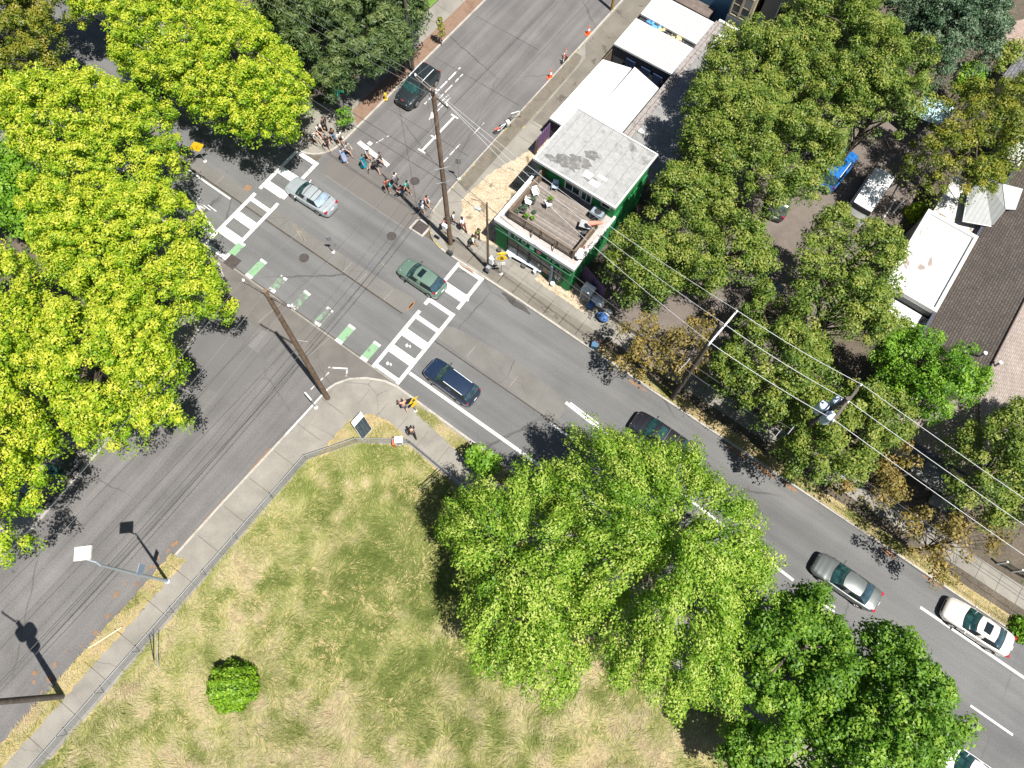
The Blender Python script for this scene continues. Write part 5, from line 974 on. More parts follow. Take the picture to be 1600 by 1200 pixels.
    # wheels
    for sx in (1, -1):
        for sy in (1, -1):
            wx = sx*K['wb']; w = hw(wx); R = K['wr']
            a = MB(); a.add([(wx+(R+.06)*math.cos(PI*i/12), sy*(w+.004), R+(R+.06)*math.sin(PI*i/12)) for i in range(13)]+[(wx-R-.06, sy*(w-.02), .2), (wx+R+.06, sy*(w-.02), .2)], [tuple(range(15)) if sy < 0 else tuple(range(14, -1, -1))])
            a.build('wheel_arch', BLACK, t, rel=False)
            wh = MB(); wh.tube([(wx, sy*(w-.2), R), (wx, sy*(w-.02), R), (wx, sy*(w+.018), R)], [R, R, R*.93], 18); wo = wh.build('wheel', BLACK, t, rel=False, smooth=40)
            ri = MB(); ri.tube([(wx, sy*(w+.015), R), (wx, sy*(w+.03), R)], [R*.66, R*.6], 16)
            for k in range(5): an = 2*PI*k/5; ri.box((wx+R*.35*math.cos(an), sy*(w+.03), R+R*.35*math.sin(an)), (.05, .012, .05))
            ro = ri.build('rim', RIM, wo, rel=False)
    # lamps
    xh = st[2][0]
    for sy in (1, -1):
        l = MB(); l.grid([[(xh+.10-.17*i-.0*j, sy*hw(xh+.10-.17*i)*(.62+.31*j), zt(xh+.10-.17*i)-.015-.07*j) for j in range(2)] for i in range(3)], flip=(sy > 0))
        l.v = [(x+.03, y*1.012, z+.022) for x, y, z in l.v]; l.build('headlight', HEADL, t, rel=False, smooth=60)
        xt = st[-3][0]+.04; r = MB()
        if kind in ('suv', 'van'): r.box((xt-.05, sy*hw(xt)*.91, zt(xt)-.1), (.10, .12, .30))
        elif kind == 'hatch': r.box((xt+.06, sy*hw(xt)*.88, zt(xt)-.0), (.26, .11, .22), sy*.3)
        else: r.box((xt-.06, sy*hw(xt)*.84, zt(xt)-.085), (.20, .24, .14), sy*.3)
        r.build('tail_light', REDL, t, rel=False)
        mm = MB(); mx_ = xc-.25; mm.ball((mx_, sy*(hw(mx_)+.12), zt(mx_)+.06), (.07, .11, .07), 8, 6); mm.tube([(mx_, sy*hw(mx_)*.95, zt(mx_)), (mx_, sy*(hw(mx_)+.1), zt(mx_)+.05)], .03, 5); mm.build('side_mirror', paint if kind == 'sedan' else DSTEEL, t, rel=False, smooth=60)
    if plate: p = MB(); p.box((st[-1][0]-.012, 0, .72), (.02, .32, .16)); p.build('license_plate', PLATE, t, rel=False)
    p = MB(); p.box((st[0][0]-.02, 0, .45), (.06, .9, .2)); p.build('grille', BLACK, t, rel=False)
    if sunroof:
        x0, x1, wy = sunroof; g = MB(); g.grid([[(x, y, rz_(x)+.05*(1-(y/rw)**2)+.009) for y in np.linspace(-wy, wy, 5)] for x in np.linspace(x0, x1, 4)], flip=True); g.build('sunroof', GLASSD if not rails == 'teal' else GLASS, t, rel=False)
    if kind == 'suv':
        for sy in (1, -1): b = MB(); b.tube([(x, sy*rw*.97, rz_(x)+.045) for x in np.linspace(xf-.15, xr+.15, 6)], .03, 6); b.build('roof_rail', HEADL if rails != 'teal' else DSTEEL, t, rel=False)
        if rails == 'teal':
            for x in (-.42, -1.25): b = MB(); b.tube([(x, y*rw*.98, rz_(x)+.06+.03*(1-y*y)) for y in np.linspace(-1, 1, 5)], .012, 5); b.build('crossbar', STEEL, t, rel=False)
    if bars:
        for x in (.12, -.62): b = MB(); b.tube([(x, -rw-.05, rz_(x)+.05), (x, 0, rz_(x)+.11), (x, rw+.05, rz_(x)+.05)], .02, 6); b.build('crossbar', BLACK, t, rel=False)
    if badge: b = MB(); b.box((st[2][0]-.05, 0, zt(st[2][0])+.035), (.16, .3, .012)); b.build('hood_badge', plain('red_badge', (.3, .03, .05), .4), t, rel=False)
    return t
SILV = car_paint('silver_paint', (0.43, 0.47, 0.50), 0.45); SAGEP = car_paint('sage_green_paint', (0.145, 0.225, 0.175), 0.4); NAVYP = car_paint('navy_paint', (0.013, 0.028, 0.062), 0.35)
BLKP = car_paint('black_paint', (0.012, 0.012, 0.018), 0.2); GRYP = car_paint('grey_green_paint', (0.135, 0.145, 0.14), 0.5); CREAMP = car_paint('cream_paint', (0.56, 0.53, 0.48), 0.2); TEALB = car_paint('dark_teal_paint', (0.022, 0.03, 0.034), 0.3)
WHTP = car_paint('white_paint', (0.66, 0.66, 0.66), 0.0); BLUP = car_paint('blue_paint', (0.02, 0.14, 0.42), 0.2); GRY2 = car_paint('dark_grey_paint', (0.06, 0.06, 0.068), 0.4)
def at(u, v, z=.6): q = P(u, v, z); return (q[0], q[1], 0.0)
NWd = PI
make_car('sedan', 'silver sedan with roof crossbars crossing the far crosswalk', 'car', 'sedan', SILV, at(486, 306), NWd+.02, 1.0, bars=True, rgl=plain('hazy_glass', (.2, .26, .32), .15, .4, 2.5, 0, .6))
make_car('hatchback', 'sage green hatchback with a dark sunroof at the near crosswalk', 'car', 'hatch', SAGEP, at(659, 434), NWd, 1.02, sunroof=(.12, -.32, .38))
make_car('suv', 'dark blue SUV with silver roof rails beside the white lane line', 'car', 'suv', NAVYP, at(706, 597), NWd-.03, 0.98, ribs=5)
make_car('suv', 'black SUV with a glass roof partly under the weeping tree', 'car', 'suv', BLKP, at(1030, 681), NWd, 0.98, sunroof=(.22, -.3, .44), rails='teal')
make_car('sedan', 'grey sedan driving alone on the right part of the road', 'car', 'sedan', GRYP, at(1322, 909), NWd-.02, 1.04)
make_car('sedan', 'cream sedan with a dark sunroof parked by the white line at the right border', 'car', 'sedan', CREAMP, at(1527, 979), NWd, 1.03, sunroof=(-.0, -.5, .38))
make_car('suv', 'black SUV parked at the kerb of the side street facing the junction', 'car', 'suv', TEALB, at(653, 136), -PI/2+.02, 1.04, sunroof=(.12, -.42, .44), badge=True, ribs=4)
make_car('hatchback', 'dark car half hidden between two lime green maples', 'car', 'hatch', BLKP, at(224, 136), NWd, 1.05)
make_car('sedan', 'dark car at the bottom border beside the deep green maple', 'car', 'sedan', WHTP, at(1514, 1202), NWd, 1.0).__setitem__('label', 'white car cut by the bottom border beside the deep green maple')
make_car('van', 'tall white van parked under the trees in the parking lot', 'van', 'van', WHTP, (24.7, 37.3, .14), PI/2-.02, 1.0, rgl=GLASSD, glass=GLASSD, group='vehicles in the parking lot', ribs=0)
make_car('suv', 'bright blue SUV next to the white van in the parking lot', 'car', 'suv', BLUP, (*P(1309, 262, 1.0)[:2], .14), PI/2-.05, 1.05, group='vehicles in the parking lot', ribs=5)
make_car('sedan', 'small dark grey car under the trees left of the parking lot', 'car', 'sedan', GRY2, (18.6, 32.9, .14), PI/2+.25, .98, group='vehicles in the parking lot')
make_car('hatchback', 'dark car in deep shade near the first tall roadside pole', 'car', 'hatch', GRY2, (*P(1196, 468, .7)[:2], .14), PI/2, 1.0, group='vehicles in the parking lot')
make_car('sedan', 'dark parked car hidden under the lime green maples of the lower street', 'car', 'sedan', GRY2, at(78, 752), PI/2+.06, 1.0)
# ================================================================== POLES, WIRES, SIGNS, STREET FURNITURE
def pole(label, base, top, r0, r1, wood, parts=(), group='wooden utility poles'):
    t = thing('utility_pole', label, 'utility pole', base, 0, group); m = MB(); b = Vector(base); tp = Vector(top)
    m.tube([b-Vector((0, 0, .2)), b.lerp(tp, .3), b.lerp(tp, .7), tp], [r0, r0*.9+r1*.1, r0*.4+r1*.6, r1], 12); m.build('shaft', wood, t, smooth=50); return t
def crossarm(t, c, ang, L, ins=(-.95, 0, .95), mat=None, w=.1, zoff=.0, brace=True):
    d = Vector((math.cos(ang), math.sin(ang), 0)); m = MB(); c = Vector(c); m.box(tuple(c), (L, w, w*1.2), ang); o = m.build('crossarm', mat or WOODG, t)
    pts = []
    for s in ins:
        q = c+d*(s*L/2); i = MB(); i.lathe((q.x, q.y, q.z+.06), [(.03, 0), (.03, .08), (.075, .1), (.075, .16), (.04, .18), (.06, .22), (.03, .26)], 9); i.build('insulator', PORC, t); pts.append(Vector((q.x, q.y, q.z+.3)))
    if brace:
        m = MB()
        for s in (-.45, .45): q = c+d*(s*L/2); m.tube([tuple(q), (c.x, c.y, c.z-.75)], .02, 5)
        m.build('brace', STEEL, t)
    return pts
def bracket(t, c, ang, L=.7):
    d = Vector((math.cos(ang), math.sin(ang), 0)); c = Vector(c); m = MB(); m.box(tuple(c), (L, .05, .07), ang); m.build('bracket', STEEL, t); return c+d*L/2
b1 = P(704, 381, .13); t1 = (-2.0, 12.25, 17.6); p1 = pole('tall brown utility pole on the corner with one crossarm, between the pedestrians', b1, t1, .2, .13, WOODP)
c1 = P(690, 144, 16.9); e0, e1 = P(656, 127, 16.9), P(692, 161, 16.9); I1 = crossarm(p1, ((e0[0]+e1[0])/2, (e0[1]+e1[1])/2, 16.9), math.atan2(e1[1]-e0[1], e1[0]-e0[0]), 3.2)
m = MB(); m.tube([(-2.0, 12.2, 17.4), (-1.6, 12.1, 17.9)], .05, 6); m.build('insulator', PORC, p1)
for z, a in ((10.2, 0.9), (8.6, 0.9)): bracket(p1, (-1.75+.0*z, 12.15, z), a, 1.1)
m = MB(); m.bx(-1.95, -1.55, 11.7, 11.95, 3.1, 3.5); m.build('notice', WHITEM, p1); m = MB(); m.bx(-1.4, -.9, 11.35, 11.6, .14, .5); tag(m.build('footing_box', DSTEEL, loc=(-1.2, 11.5, .13)), 'small black box on the pavement at the foot of the corner pole', 'box')
b2 = P(512, 622, .13); t2 = (-0.95, -3.95, 17.2); p2 = pole('brown leaning utility pole on the sidewalk opposite the lime green maples', b2, t2, .2, .13, WOODP)
I2 = crossarm(p2, (-.98, -3.95, 16.7), .1, 3.2); bracket(p2, (-1.1, -3.5, 9.4), .5, .7)
b3 = P(1051, 622, .13); t3 = (20.25, 11.45, 13.6); p3 = pole('grey utility pole at the kerb by the ochre tree with a white crossarm', b3, t3, .2, .14, WOODG)
ar = math.atan2(P(1152, 485, 13.7)[1]-P(1110, 535, 13.7)[1], P(1152, 485, 13.7)[0]-P(1110, 535, 13.7)[0]); q0 = P(1131, 510, 13.7)
I3 = crossarm(p3, (q0[0], q0[1], 13.4), ar, 3.0, (-.95, .1, .95), plain('white_crossarm', (.55, .55, .54), .6)); bracket(p3, (19.9, 11.2, 7.6), ar, .9); bracket(p3, (19.8, 11.1, 6.4), ar, .9)
b4 = P(1197, 708, .13); t4 = (28.78, 12.0, 13.1); p4 = pole('grey utility pole carrying three round transformers', b4, t4, .2, .14, WOODG)
ar4 = math.atan2(P(1346, 604, 13)[1]-P(1304, 658, 13)[1], P(1346, 604, 13)[0]-P(1304, 658, 13)[0]); q0 = P(1325, 628, 12.9); I4 = crossarm(p4, (q0[0], q0[1], 12.6), ar4, 3.2, (-.95, .05, .95))
crossarm(p4, (q0[0]+.12, q0[1]-.05, 12.2), ar4, 3.0, ()); TRF = plain('transformer_white', (.45, .53, .62), .45, .06)
for k, (du, dv) in enumerate(((1284, 636), (1305, 630), (1294, 652))):
    c = P(du, dv, 10.9); m = MB(); m.lathe((c[0], c[1], 10.2), [(.2, 0), (.3, .06), (.31, 1.0), (.33, 1.03), (.3, 1.12), (.1, 1.2)], 16); tr_ = m.build('transformer', TRF, p4, smooth=45)
    i = MB(); [i.lathe((c[0]+x_, c[1], 11.38), [(.05, 0), (.07, .06), (.05, .12), (.06, .2), (.02, .26)], 8) for x_ in (-.13,)]; io = i.build('bushing', PORC, None, loc=p4.location); io.location = (0, 0, 0); io.parent = tr_
bracket(p4, (28.0, 11.2, 7.4), ar4, .9); bracket(p4, (27.6, 11.0, 6.2), ar4, .9)
b5 = P(97, 1088, .13); p5 = pole('thick brown utility pole leaving the picture at the lower left', b5, (b5[0]-.15, b5[1]+.1, 14.5), .2, .14, WOODG); I5 = crossarm(p5, (b5[0]-.15, b5[1]+.1, 14.0), .1, 3.0)
for dx in (-.55, .55): m = MB(); m.lathe((b5[0]-.15+dx*1.0, b5[1]+.05, 10.4), [(.25, 0), (.36, .06), (.36, 1.1), (.3, 1.2), (.1, 1.25)], 14); m.build('transformer', TRF, p5, smooth=45)
m = MB(); m.lathe((b5[0]-.15, b5[1]+.5, 11.2), [(.25, 0), (.36, .06), (.36, 1.1), (.3, 1.2), (.1, 1.25)], 14); m.build('transformer', TRF, p5, smooth=45)
b6 = P(646, 113, .14); p6 = pole('thin grey utility pole behind the parked black SUV beside the pines', b6, (b6[0], b6[1]+.05, 11.5), .15, .11, WOODG)
b7 = P(763, 421, .13); p7 = pole('slim brown pole with a lamp bracket beside the green building', b7, (b7[0]-.2, b7[1]+.05, 9.3), .11, .07, WOODP)
m = MB(); m.tube([(b7[0]-.2, b7[1], 8.9), (b7[0]-.9, b7[1]-.05, 9.05), (b7[0]-1.5, b7[1]-.15, 8.9)], .03, 6); m.build('lamp_arm', plain('rust_arm', (.25, .12, .07), .7), p7); m = MB(); m.box((b7[0]-.7, b7[1]-.35, 8.6), (.5, .25, .15), .2); m.build('lamp_head', plain('clear_grey', (.3, .32, .33), .4), p7)
m = MB(); m.bx(b7[0]+.15, b7[0]+.5, b7[1]-.15, b7[1]+.2, 1.5, 2.3); m.build('control_box', WHITEM, p7); m = MB(); m.bx(b7[0]+.05, b7[0]+.4, b7[1]-.45, b7[1]-.15, .6, 1.2); m.build('control_box', GREY, p7)
b8 = P(956, 14, .13); p8 = pole('yellowish pole beyond the traffic cones at the top border', b8, (b8[0], b8[1]+.1, 12.5), .16, .11, plain('yellow_wood', (.3, .2, .07), .85, .2, 3, 0, .15)); 
# wires
def wire(a, b, label, sag=.35, r=.016, mat=None, group='overhead wires', n=14):
    a = Vector(a); b = Vector(b); pts = [a.lerp(b, i/n)-Vector((0, 0, sag*4*(i/n)*(1-i/n))) for i in range(n+1)]; m = MB(); m.tube(pts, r, 4)
    tag(m.build('power_line', mat or WIRE, loc=tuple(a)), label, 'power line', group)
far4 = [Vector((p.x+40, p.y-1.2, p.z-.3)) for p in I4]
nm = ('inner', 'middle', 'kerbside'); ord_ = sorted(range(3), key=lambda k: -I3[k].y)
names3 = {}
for r_, k in enumerate(ord_): names3[k] = ('outer', 'middle', 'roadside')[r_]
I1s = sorted(I1, key=lambda p: -p.y)
for r_, k in enumerate(ord_):
    wire(I1s[r_], I3[k], f'bright wire over the deck and trees to the white crossarm, the {names3[k]} one', .9, .013)
    wire(I3[k], I4[k], f'bright wire between the white crossarm and the transformer pole, the {names3[k]} one', .25, .02)
    wire(I4[k], far4[k], f'bright wire from the transformer pole to the right border, the {names3[k]} one', .8, .02)
far1 = [Vector((-75, 14.5+1.3*k, 15.5)) for k in (1, 0, -1)]
for r_ in range(3): wire(I1s[r_], far1[r_], 'wire running from the corner pole over the lime maple to the upper left, '+('farthest', 'middle', 'nearest')[r_]+' one', 1.2, .0085, WIREL)
for r_, z in enumerate((10.2, 8.6)):
    wire((-1.7, 12.2, z), (19.9, 11.2, 7.6-r_*1.2), f'dark cable along the far sidewalk from the corner pole, {("upper", "lower")[r_]} one', .5, .02, WIRED)
    wire((19.9, 11.2, 7.6-r_*1.2), (27.9, 11.2, 7.4-r_*1.2), f'dark cable between the two roadside poles, {("upper", "lower")[r_]} one', .15, .02, WIRED)
    wire((27.9, 11.2, 7.4-r_*1.2), (68, 10.4, 7.2-r_*1.2), f'dark cable from the transformer pole to the right border, {("upper", "lower")[r_]} one', .5, .018, WIRED)
    wire((-1.7, 12.2, z), (-75, 13.6, z-.5+r_*.3), f'dark cable from the corner pole to the upper left, {("upper", "lower")[r_]} one', 1.0, .022, WIRED)
for r_, (k, z) in enumerate(((0, 16.9), (2, 16.9))): wire(I2[k], I1s[2 if k else 1]-Vector((0, 0, .3)), f'wire crossing the main road between the two brown poles, {("upper", "lower")[r_]} one', .8, .0085, WIREL)
wire((-1.05, -3.7, 9.4), (-1.85, 12.1, 10.2), 'cable crossing the main road between the two brown poles', .5, .018, WIRED)
wire((-1.05, -3.6, 8.6), (-1.85, 12.1, 8.6), 'lower cable crossing the main road between the two brown poles', .5, .018, WIRED)
for k in range(3): wire(I2[k], I5[k], f'bright wire along the lower street, {("nearest the maples", "middle one", "nearest the field")[k]}', .8, .0085, WIREL)
wire((-1.1, -3.9, 9.4), (b5[0]-.1, b5[1]+.1, 8.2), 'cable along the lower street, upper one', .6, .022, WIRED); wire((-1.1, -3.9, 8.5), (b5[0]-.1, b5[1]+.1, 7.3), 'cable along the lower street, lower one', .6, .016, WIRED)
for k, x in enumerate((-1.2, 0, 1.2)): wire(I1s[k]-Vector((0, 0, .2)), (b8[0]-.1+x*.4, b8[1], 12.2), f'wire along the side street from the corner pole, {("farthest from", "middle one by", "closest to")[k]} the sheds', .6, .0085, WIREL)
wire((-1.9, 12.3, 10), (b6[0], b6[1], 9.5), 'cable from the corner pole to the thin pole by the pines', .4, .016, WIRED)
wire((-2.0, 12.2, 12), (2.2, 19.0, 5.4), 'service drop from the corner pole to the roof deck', .2, .0085, WIREL); 
for k in range(2): wire((-12.6+k*.4, -6, 7.2+k*.2), (-11.5+k*.4, -60, 7.2), f'thin wire passing through the lime maples, {("outer", "inner")[k]} one', .5, .0085, WIREL)
# street lamp
bl = P(262, 908, .13); t = thing('street_lamp', 'grey street lamp with a square white head leaning over the lower street', 'street lamp', bl); m = MB(); LG = plain('lamp_grey', (.33, .38, .43), .4, .06, 5, .3)
m.lathe(bl, [(.2, 0), (.2, .1), (.12, .14)], 12); m.tube([bl, (bl[0]-.02, bl[1]+.02, 5), (bl[0]-.1, bl[1]+.05, 9.3)], [.11, .095, .07], 12); m.build('pole', LG, t, smooth=50)
hh = P(134, 874, 9.75); m = MB(); m.tube([(bl[0]-.1, bl[1]+.05, 9.3), (bl[0]-.2, bl[1]+.12, 9.75), (hh[0], hh[1], 9.8)], [.07, .05, .035], 8); m.build('lamp_arm', LG, t, smooth=50)
m = MB(); m.box((hh[0]-.35, hh[1]+.15, 9.78), (.92, .78, .15), .75); m.build('lamp_head', plain('cream_lamp', (.62, .59, .53), .5), t); m = MB(); m.box((bl[0]-.1, bl[1]+.32, 4.6), (.04, .7, .8), .5); m.build('banner', plain('blue_grey_banner', (.2, .25, .32), .7), t)
# signs
def sign(name, label, base, h, panel, yaw, mat, dims, extra=None, group=None, zc=None, back=None, post=None):
    t = thing(name, label, 'sign', base, yaw, group); m = MB(); m.tube([(0, 0, 0), (0, 0, h)], .035, 8); m.lathe((0, 0, 0), [(.14, -.02), (.14, .03), (.05, .04)], 12, 1); m.build('post', [post or STEEL, WHITEC], t, rel=False)
    w, hh_ = dims; zc = zc or h-hh_/2; m = MB()
    if panel == 'diamond': pts = [(0, -w/2), (w/2, 0), (0, w/2), (-w/2, 0)]
    elif panel == 'oct': pts = [(w/2*math.cos(PI/8+k*PI/4), w/2*math.sin(PI/8+k*PI/4)) for k in range(8)]
    else: pts = [(-w/2, -hh_/2), (w/2, -hh_/2), (w/2, hh_/2), (-w/2, hh_/2)]
    n = len(pts); fr = [(.045, x, zc+z) for x, z in pts]; bk = [(.030, x, zc+z) for x, z in pts]
    m.add(fr+bk, [tuple(range(n)), tuple(range(2*n-1, n-1, -1))]+[(i, n+i, n+(i+1) % n, (i+1) % n) for i in range(n)]); m.build('panel', mat, t, rel=False)
    if extra: extra(t, zc)
    return t
INK = plain('sign_black', (.01, .01, .01), .6)
def ped(t, zc, x=.052):
    m = MB(); m.tube([(x, 0, zc+.2), (x+.004, 0, zc+.2)], .055, 10); m.tube([(x, 0, zc+.12), (x, .03, zc-.05)], .04, 6); m.tube([(x, .03, zc-.05), (x, .14, zc-.24)], .03, 6); m.tube([(x, .03, zc-.05), (x, -.1, zc-.24)], .03, 6); m.tube([(x, 0, zc+.1), (x, .13, zc-.0)], .022, 6); m.tube([(x, 0, zc+.1), (x, -.12, zc+.02)], .022, 6); m.build('symbol', INK, t, rel=False)
def arrows(t, zc, x=.05):
    m = MB(); OR = plain('faded_orange', (.62, .3, .01), .6)
    for s, y0 in ((1, -.12), (-1, .12)): m.tube([(x, y0, zc-.2*s), (x, y0+.12*s, zc), (x, y0, zc+.2*s)], .035, 6)
    m.build('symbol', OR, t, rel=False)
sb = P(320.5, 252, .05); sg = sign('warning_sign', 'yellow diamond warning sign on the median near the maples', sb, 2.55, 'diamond', 0, YEL, (1.28, 1.28), arrows, 'yellow diamond warning signs', 1.95); d = Vector((co_x := -15.7, 0, 0)); sg.rotation_euler = (0, 0, -.55)
sb = P(783, 428, .13); sg = sign('warning_sign', 'yellow pedestrian crossing sign with a white plate on the far sidewalk', sb, 3.1, 'diamond', -PI/2+.75, YEL, (.95, .95), ped, 'yellow diamond warning signs', 2.6)
m = MB(); m.bx(.03, .045, -.3, .3, 1.5, 1.95); m.build('lower_plate', WHITEM, sg, rel=False); m = MB(); m.box((0, .0, 3.2), (.08, .75, .25)); m.build('beacon_bar', YEL, sg, rel=False)
sb = P(650, 642, .13); sg = sign('warning_sign', 'yellow pedestrian crossing sign on the verge beside the near crosswalk', sb, 3.0, 'diamond', -.15, YEL, (.95, .95), ped, 'yellow diamond warning signs', 2.5)
m = MB(); m.bx(.03, .045, -.3, .3, 1.4, 1.85); m.build('lower_plate', YEL, sg, rel=False)
sb = P(542, 196, .14); sg = sign('street_name_sign', 'green street name blades on a pole at the far corner by the shrub', sb, 4.3, 'rect', 0, plain('sign_green', (.0, .33, .22), .5), (1.0, .24), None, None, 4.1)
m = MB(); m.bx(-.5, .5, .03, .045, 4.0, 4.24); m.build('panel', plain('sign_green2', (.0, .3, .22), .5), sg, rel=False); m = MB(); m.bx(.03, .045, -.25, .25, 2.2, 2.9); m.build('lower_plate', GREY, sg, rel=False); sg.rotation_euler = (0, 0, .5)
sb = P(494, 637, .13); sg = sign('parking_sign', 'white edged sign seen from above beside the leaning brown pole', sb, 2.6, 'rect', 1.35, WHITEM, (.75, .5), None, None, 2.3); m = MB(); m.bx(-.06, .06, -.4, .4, 2.58, 2.63); m.build('panel_frame', plain('pale_green_metal', (.45, .52, .48), .5), sg, rel=False)
sb = P(717, 279, .13); sg = sign('parking_sign', 'dark backed sign on a post at the kerb of the side street corner', sb, 2.7, 'rect', PI/2+.4, GREY, (.5, .7), None, None, 2.3)
sb = P(487, 213, .14); sg = sign('parking_sign', 'grey post with a small sign in the shade at the pedestrians corner', P(470, 222, .14), 3.0, 'rect', .6, GREY, (.45, .6), None, None, 2.6)
sb = P(521, 394, .05); sg = sign('traffic_sign', 'small grey backed sign seen almost edge on in the median of the junction', sb, 2.3, 'rect', 2.2, GREY, (.45, .6)); 
# notice board
q = [P(566, 687, .3), P(581, 670, .3), P(570, 651, 1.45), P(553, 667, 1.45)]; q = [Vector(v) for v in q]; q[2] = q[1]+(q[3]-q[0])
t = thing('notice_board', 'large sloping black notice board with a white top on the dry grass corner', 'notice board', (q[0].x, q[0].y, .13))
bk = (q[3]-q[0]); bk.z = 0; bk = bk.normalized(); b3_, b2_ = q[3]+bk*.42, q[2]+bk*.42; g_ = lambda v: (v.x, v.y, .13)
m = MB(); m.add([tuple(q[0]), tuple(q[1]), tuple(q[2]), tuple(q[3]), tuple(b2_), tuple(b3_), g_(q[0]), g_(q[1]), g_(b2_), g_(b3_)], [(0, 1, 7, 6), (0, 1, 2, 3), (3, 2, 4, 5), (5, 4, 8, 9), (0, 6, 9, 5, 3), (1, 2, 4, 8, 7)]); m.build('casing', plain('white_cabinet', (.6, .6, .6), .5), t)
nn = (q[1]-q[0]).cross(q[3]-q[0]).normalized(); nn = nn if nn.z > 0 else -nn; ux = q[1]-q[0]; uy = q[3]-q[0]
pp = lambda a, b, o=.03: tuple(q[0]+ux*a+uy*b+nn*o)
m = MB(); m.add([pp(.02, .02), pp(.98, .02), pp(.98, .99), pp(.02, .99)], [(0, 1, 2, 3)]); 
for k in range(8):
    for a in (.12, .42, .66):
        w = random.uniform(.08, .2); b_ = .14+.1*k; m.add([pp(a, b_, .036), pp(a+w, b_, .036), pp(a+w, b_+.025, .036), pp(a, b_+.025, .036)], [(0, 1, 2, 3)], 1)
m.build('panel', [plain('slate_panel', (.03, .04, .046), .45, .25, 3), plain('faint_text', (.10, .12, .13), .6)], t)
sb = P(625, 693, .13); t = thing('newspaper_box', 'white newspaper box by the fence corner with an orange strip', 'newspaper box', sb, .75); m = MB(); m.bx(-.28, .28, -.22, .22, .3, 1.05); m.build('casing', WHITEM, t, rel=False); m = MB(); m.bx(-.2, .2, -.235, -.22, .5, .95); m.build('door', GREY, t, rel=False); m = MB(); m.bx(-.3, .3, -.2, .24, 1.05, 1.12); m.build('lid', WHITEM, t, rel=False); m = MB(); [m.bx(x-.03, x+.03, y-.03, y+.03, 0, .3) for x in (-.22, .22) for y in (-.16, .16)]; m.build('stand', DSTEEL, t, rel=False); m = MB(); m.bx(-.5, -.3, -.25, .3, .1, .7); m.build('side_panel', plain('orange_side', (.5, .13, .05), .6), t, rel=False)
# cones and delineators
def cone(label, c):
    t = thing('traffic_cone', label, 'traffic cone', c, .5, 'orange traffic cones at the kerb'); m = MB(); m.bx(-.28, .28, -.28, .28, 0, .05); m.build('base', ORANGE, t, rel=False)
    m = MB(); m.lathe((0, 0, .05), [(.2, 0), (.155, .25), (.08, .62), (.04, .85), (.03, .9)], 16); co_ = m.build('body', ORANGE, t, rel=False, smooth=40); m = MB(); m.lathe((0, 0, .05), [(.134, .40), (.088, .62)], 16); m.build('reflective_band', WHITEM, t, rel=False, smooth=40); return t
cone('orange traffic cone nearer the junction, at the end of the yellow kerb', P(860, 121, .02)); cone('orange traffic cone farther up the side street', P(919, 53, .02))
def delin(label, c, mat):
    t = thing('delineator_post', label, 'delineator', c, 0, 'delineator posts at the kerb'); m = MB(); m.lathe((0, 0, 0), [(.28, 0), (.27, .08), (.08, .12)], 8); m.build('base', BLACK, t, rel=False); m = MB(); m.lathe((0, 0, .1), [(.055, 0), (.05, 1.0), (.02, 1.05)], 10); m.build('post', mat, t, rel=False)
    for z in (.6, .85): m = MB(); m.lathe((0, 0, z), [(.058, 0), (.057, .12)], 10); m.build('reflective_band', WHITEM if mat is ORANGE else ORANGE, t, rel=False)
delin('white delineator post with a black base between the two cones', P(880, 98, .02), WHITEM); delin('orange delineator post with a black base between the two cones', P(883, 91, .02), ORANGE)
# scooter, bike rack, hydrant
def two_wheeler(c, rz):
    t = thing('bicycle', 'white and red bicycle parked on the street edge of the side street', 'bicycle', c, rz)
    for x in (-.52, .52):
        m = MB(); m.tube([(x+.33*math.cos(2*PI*k/18), 0, .34+.33*math.sin(2*PI*k/18)) for k in range(19)], .03, 6, cap=False); w = m.build('wheel', BLACK, t, rel=False); s = MB(); [s.tube([(x, 0, .34), (x+.32*math.cos(2*PI*k/8), 0, .34+.32*math.sin(2*PI*k/8))], .006, 3) for k in range(8)]; s.build('spokes', STEEL, w, rel=False)
    m = MB(); [m.tube(q, .03, 7) for q in (((-.52, 0, .34), (-.15, 0, .34), (-.25, 0, .8)), ((-.15, 0, .34), (.35, 0, .78)), ((-.25, 0, .75), (.33, 0, .8)), ((.52, 0, .34), (.36, 0, .95)), ((-.52, 0, .34), (-.25, 0, .75)))]; m.build('frame', plain('bike_white', (.6, .6, .62), .4), t, rel=False)
    m = MB(); m.ball((-.26, 0, .9), (.15, .08, .04), 8, 5); m.build('saddle', BLACK, t, rel=False); m = MB(); m.tube([(.3, -.3, 1.02), (.38, 0, .98), (.3, .3, 1.02)], .02, 6); m.build('handlebar', BLACK, t, rel=False); m = MB(); m.bx(-.8, -.3, -.06, .06, .62, .7); m.build('mudguard', plain('bike_red', (.6, .1, .06), .5), t, rel=False); m = MB(); m.bx(.4, .7, -.16, .16, .75, .98); m.build('basket', WHITEM, t, rel=False); return t
q = P(785, 205, .02); two_wheeler(q, 1.15)
q = P(806, 186, .1); t = thing('bike_rack', 'metal bike rack on the planting strip beside the bicycle', 'bike rack', q, 1.0); m = MB(); m.tube([(-.45, 0, 0), (-.45, 0, .85), (.45, 0, .85), (.45, 0, 0)], .035, 8); m.build('hoop', STEEL, t, rel=False); m = MB(); m.tube([(-.45, 0, .4), (.45, 0, .4)], .03, 6); m.build('rail', STEEL, t, rel=False); m = MB(); m.bx(-.5, .3, -.025, .025, .88, .92); m.build('cap', WHITEM, t, rel=False)
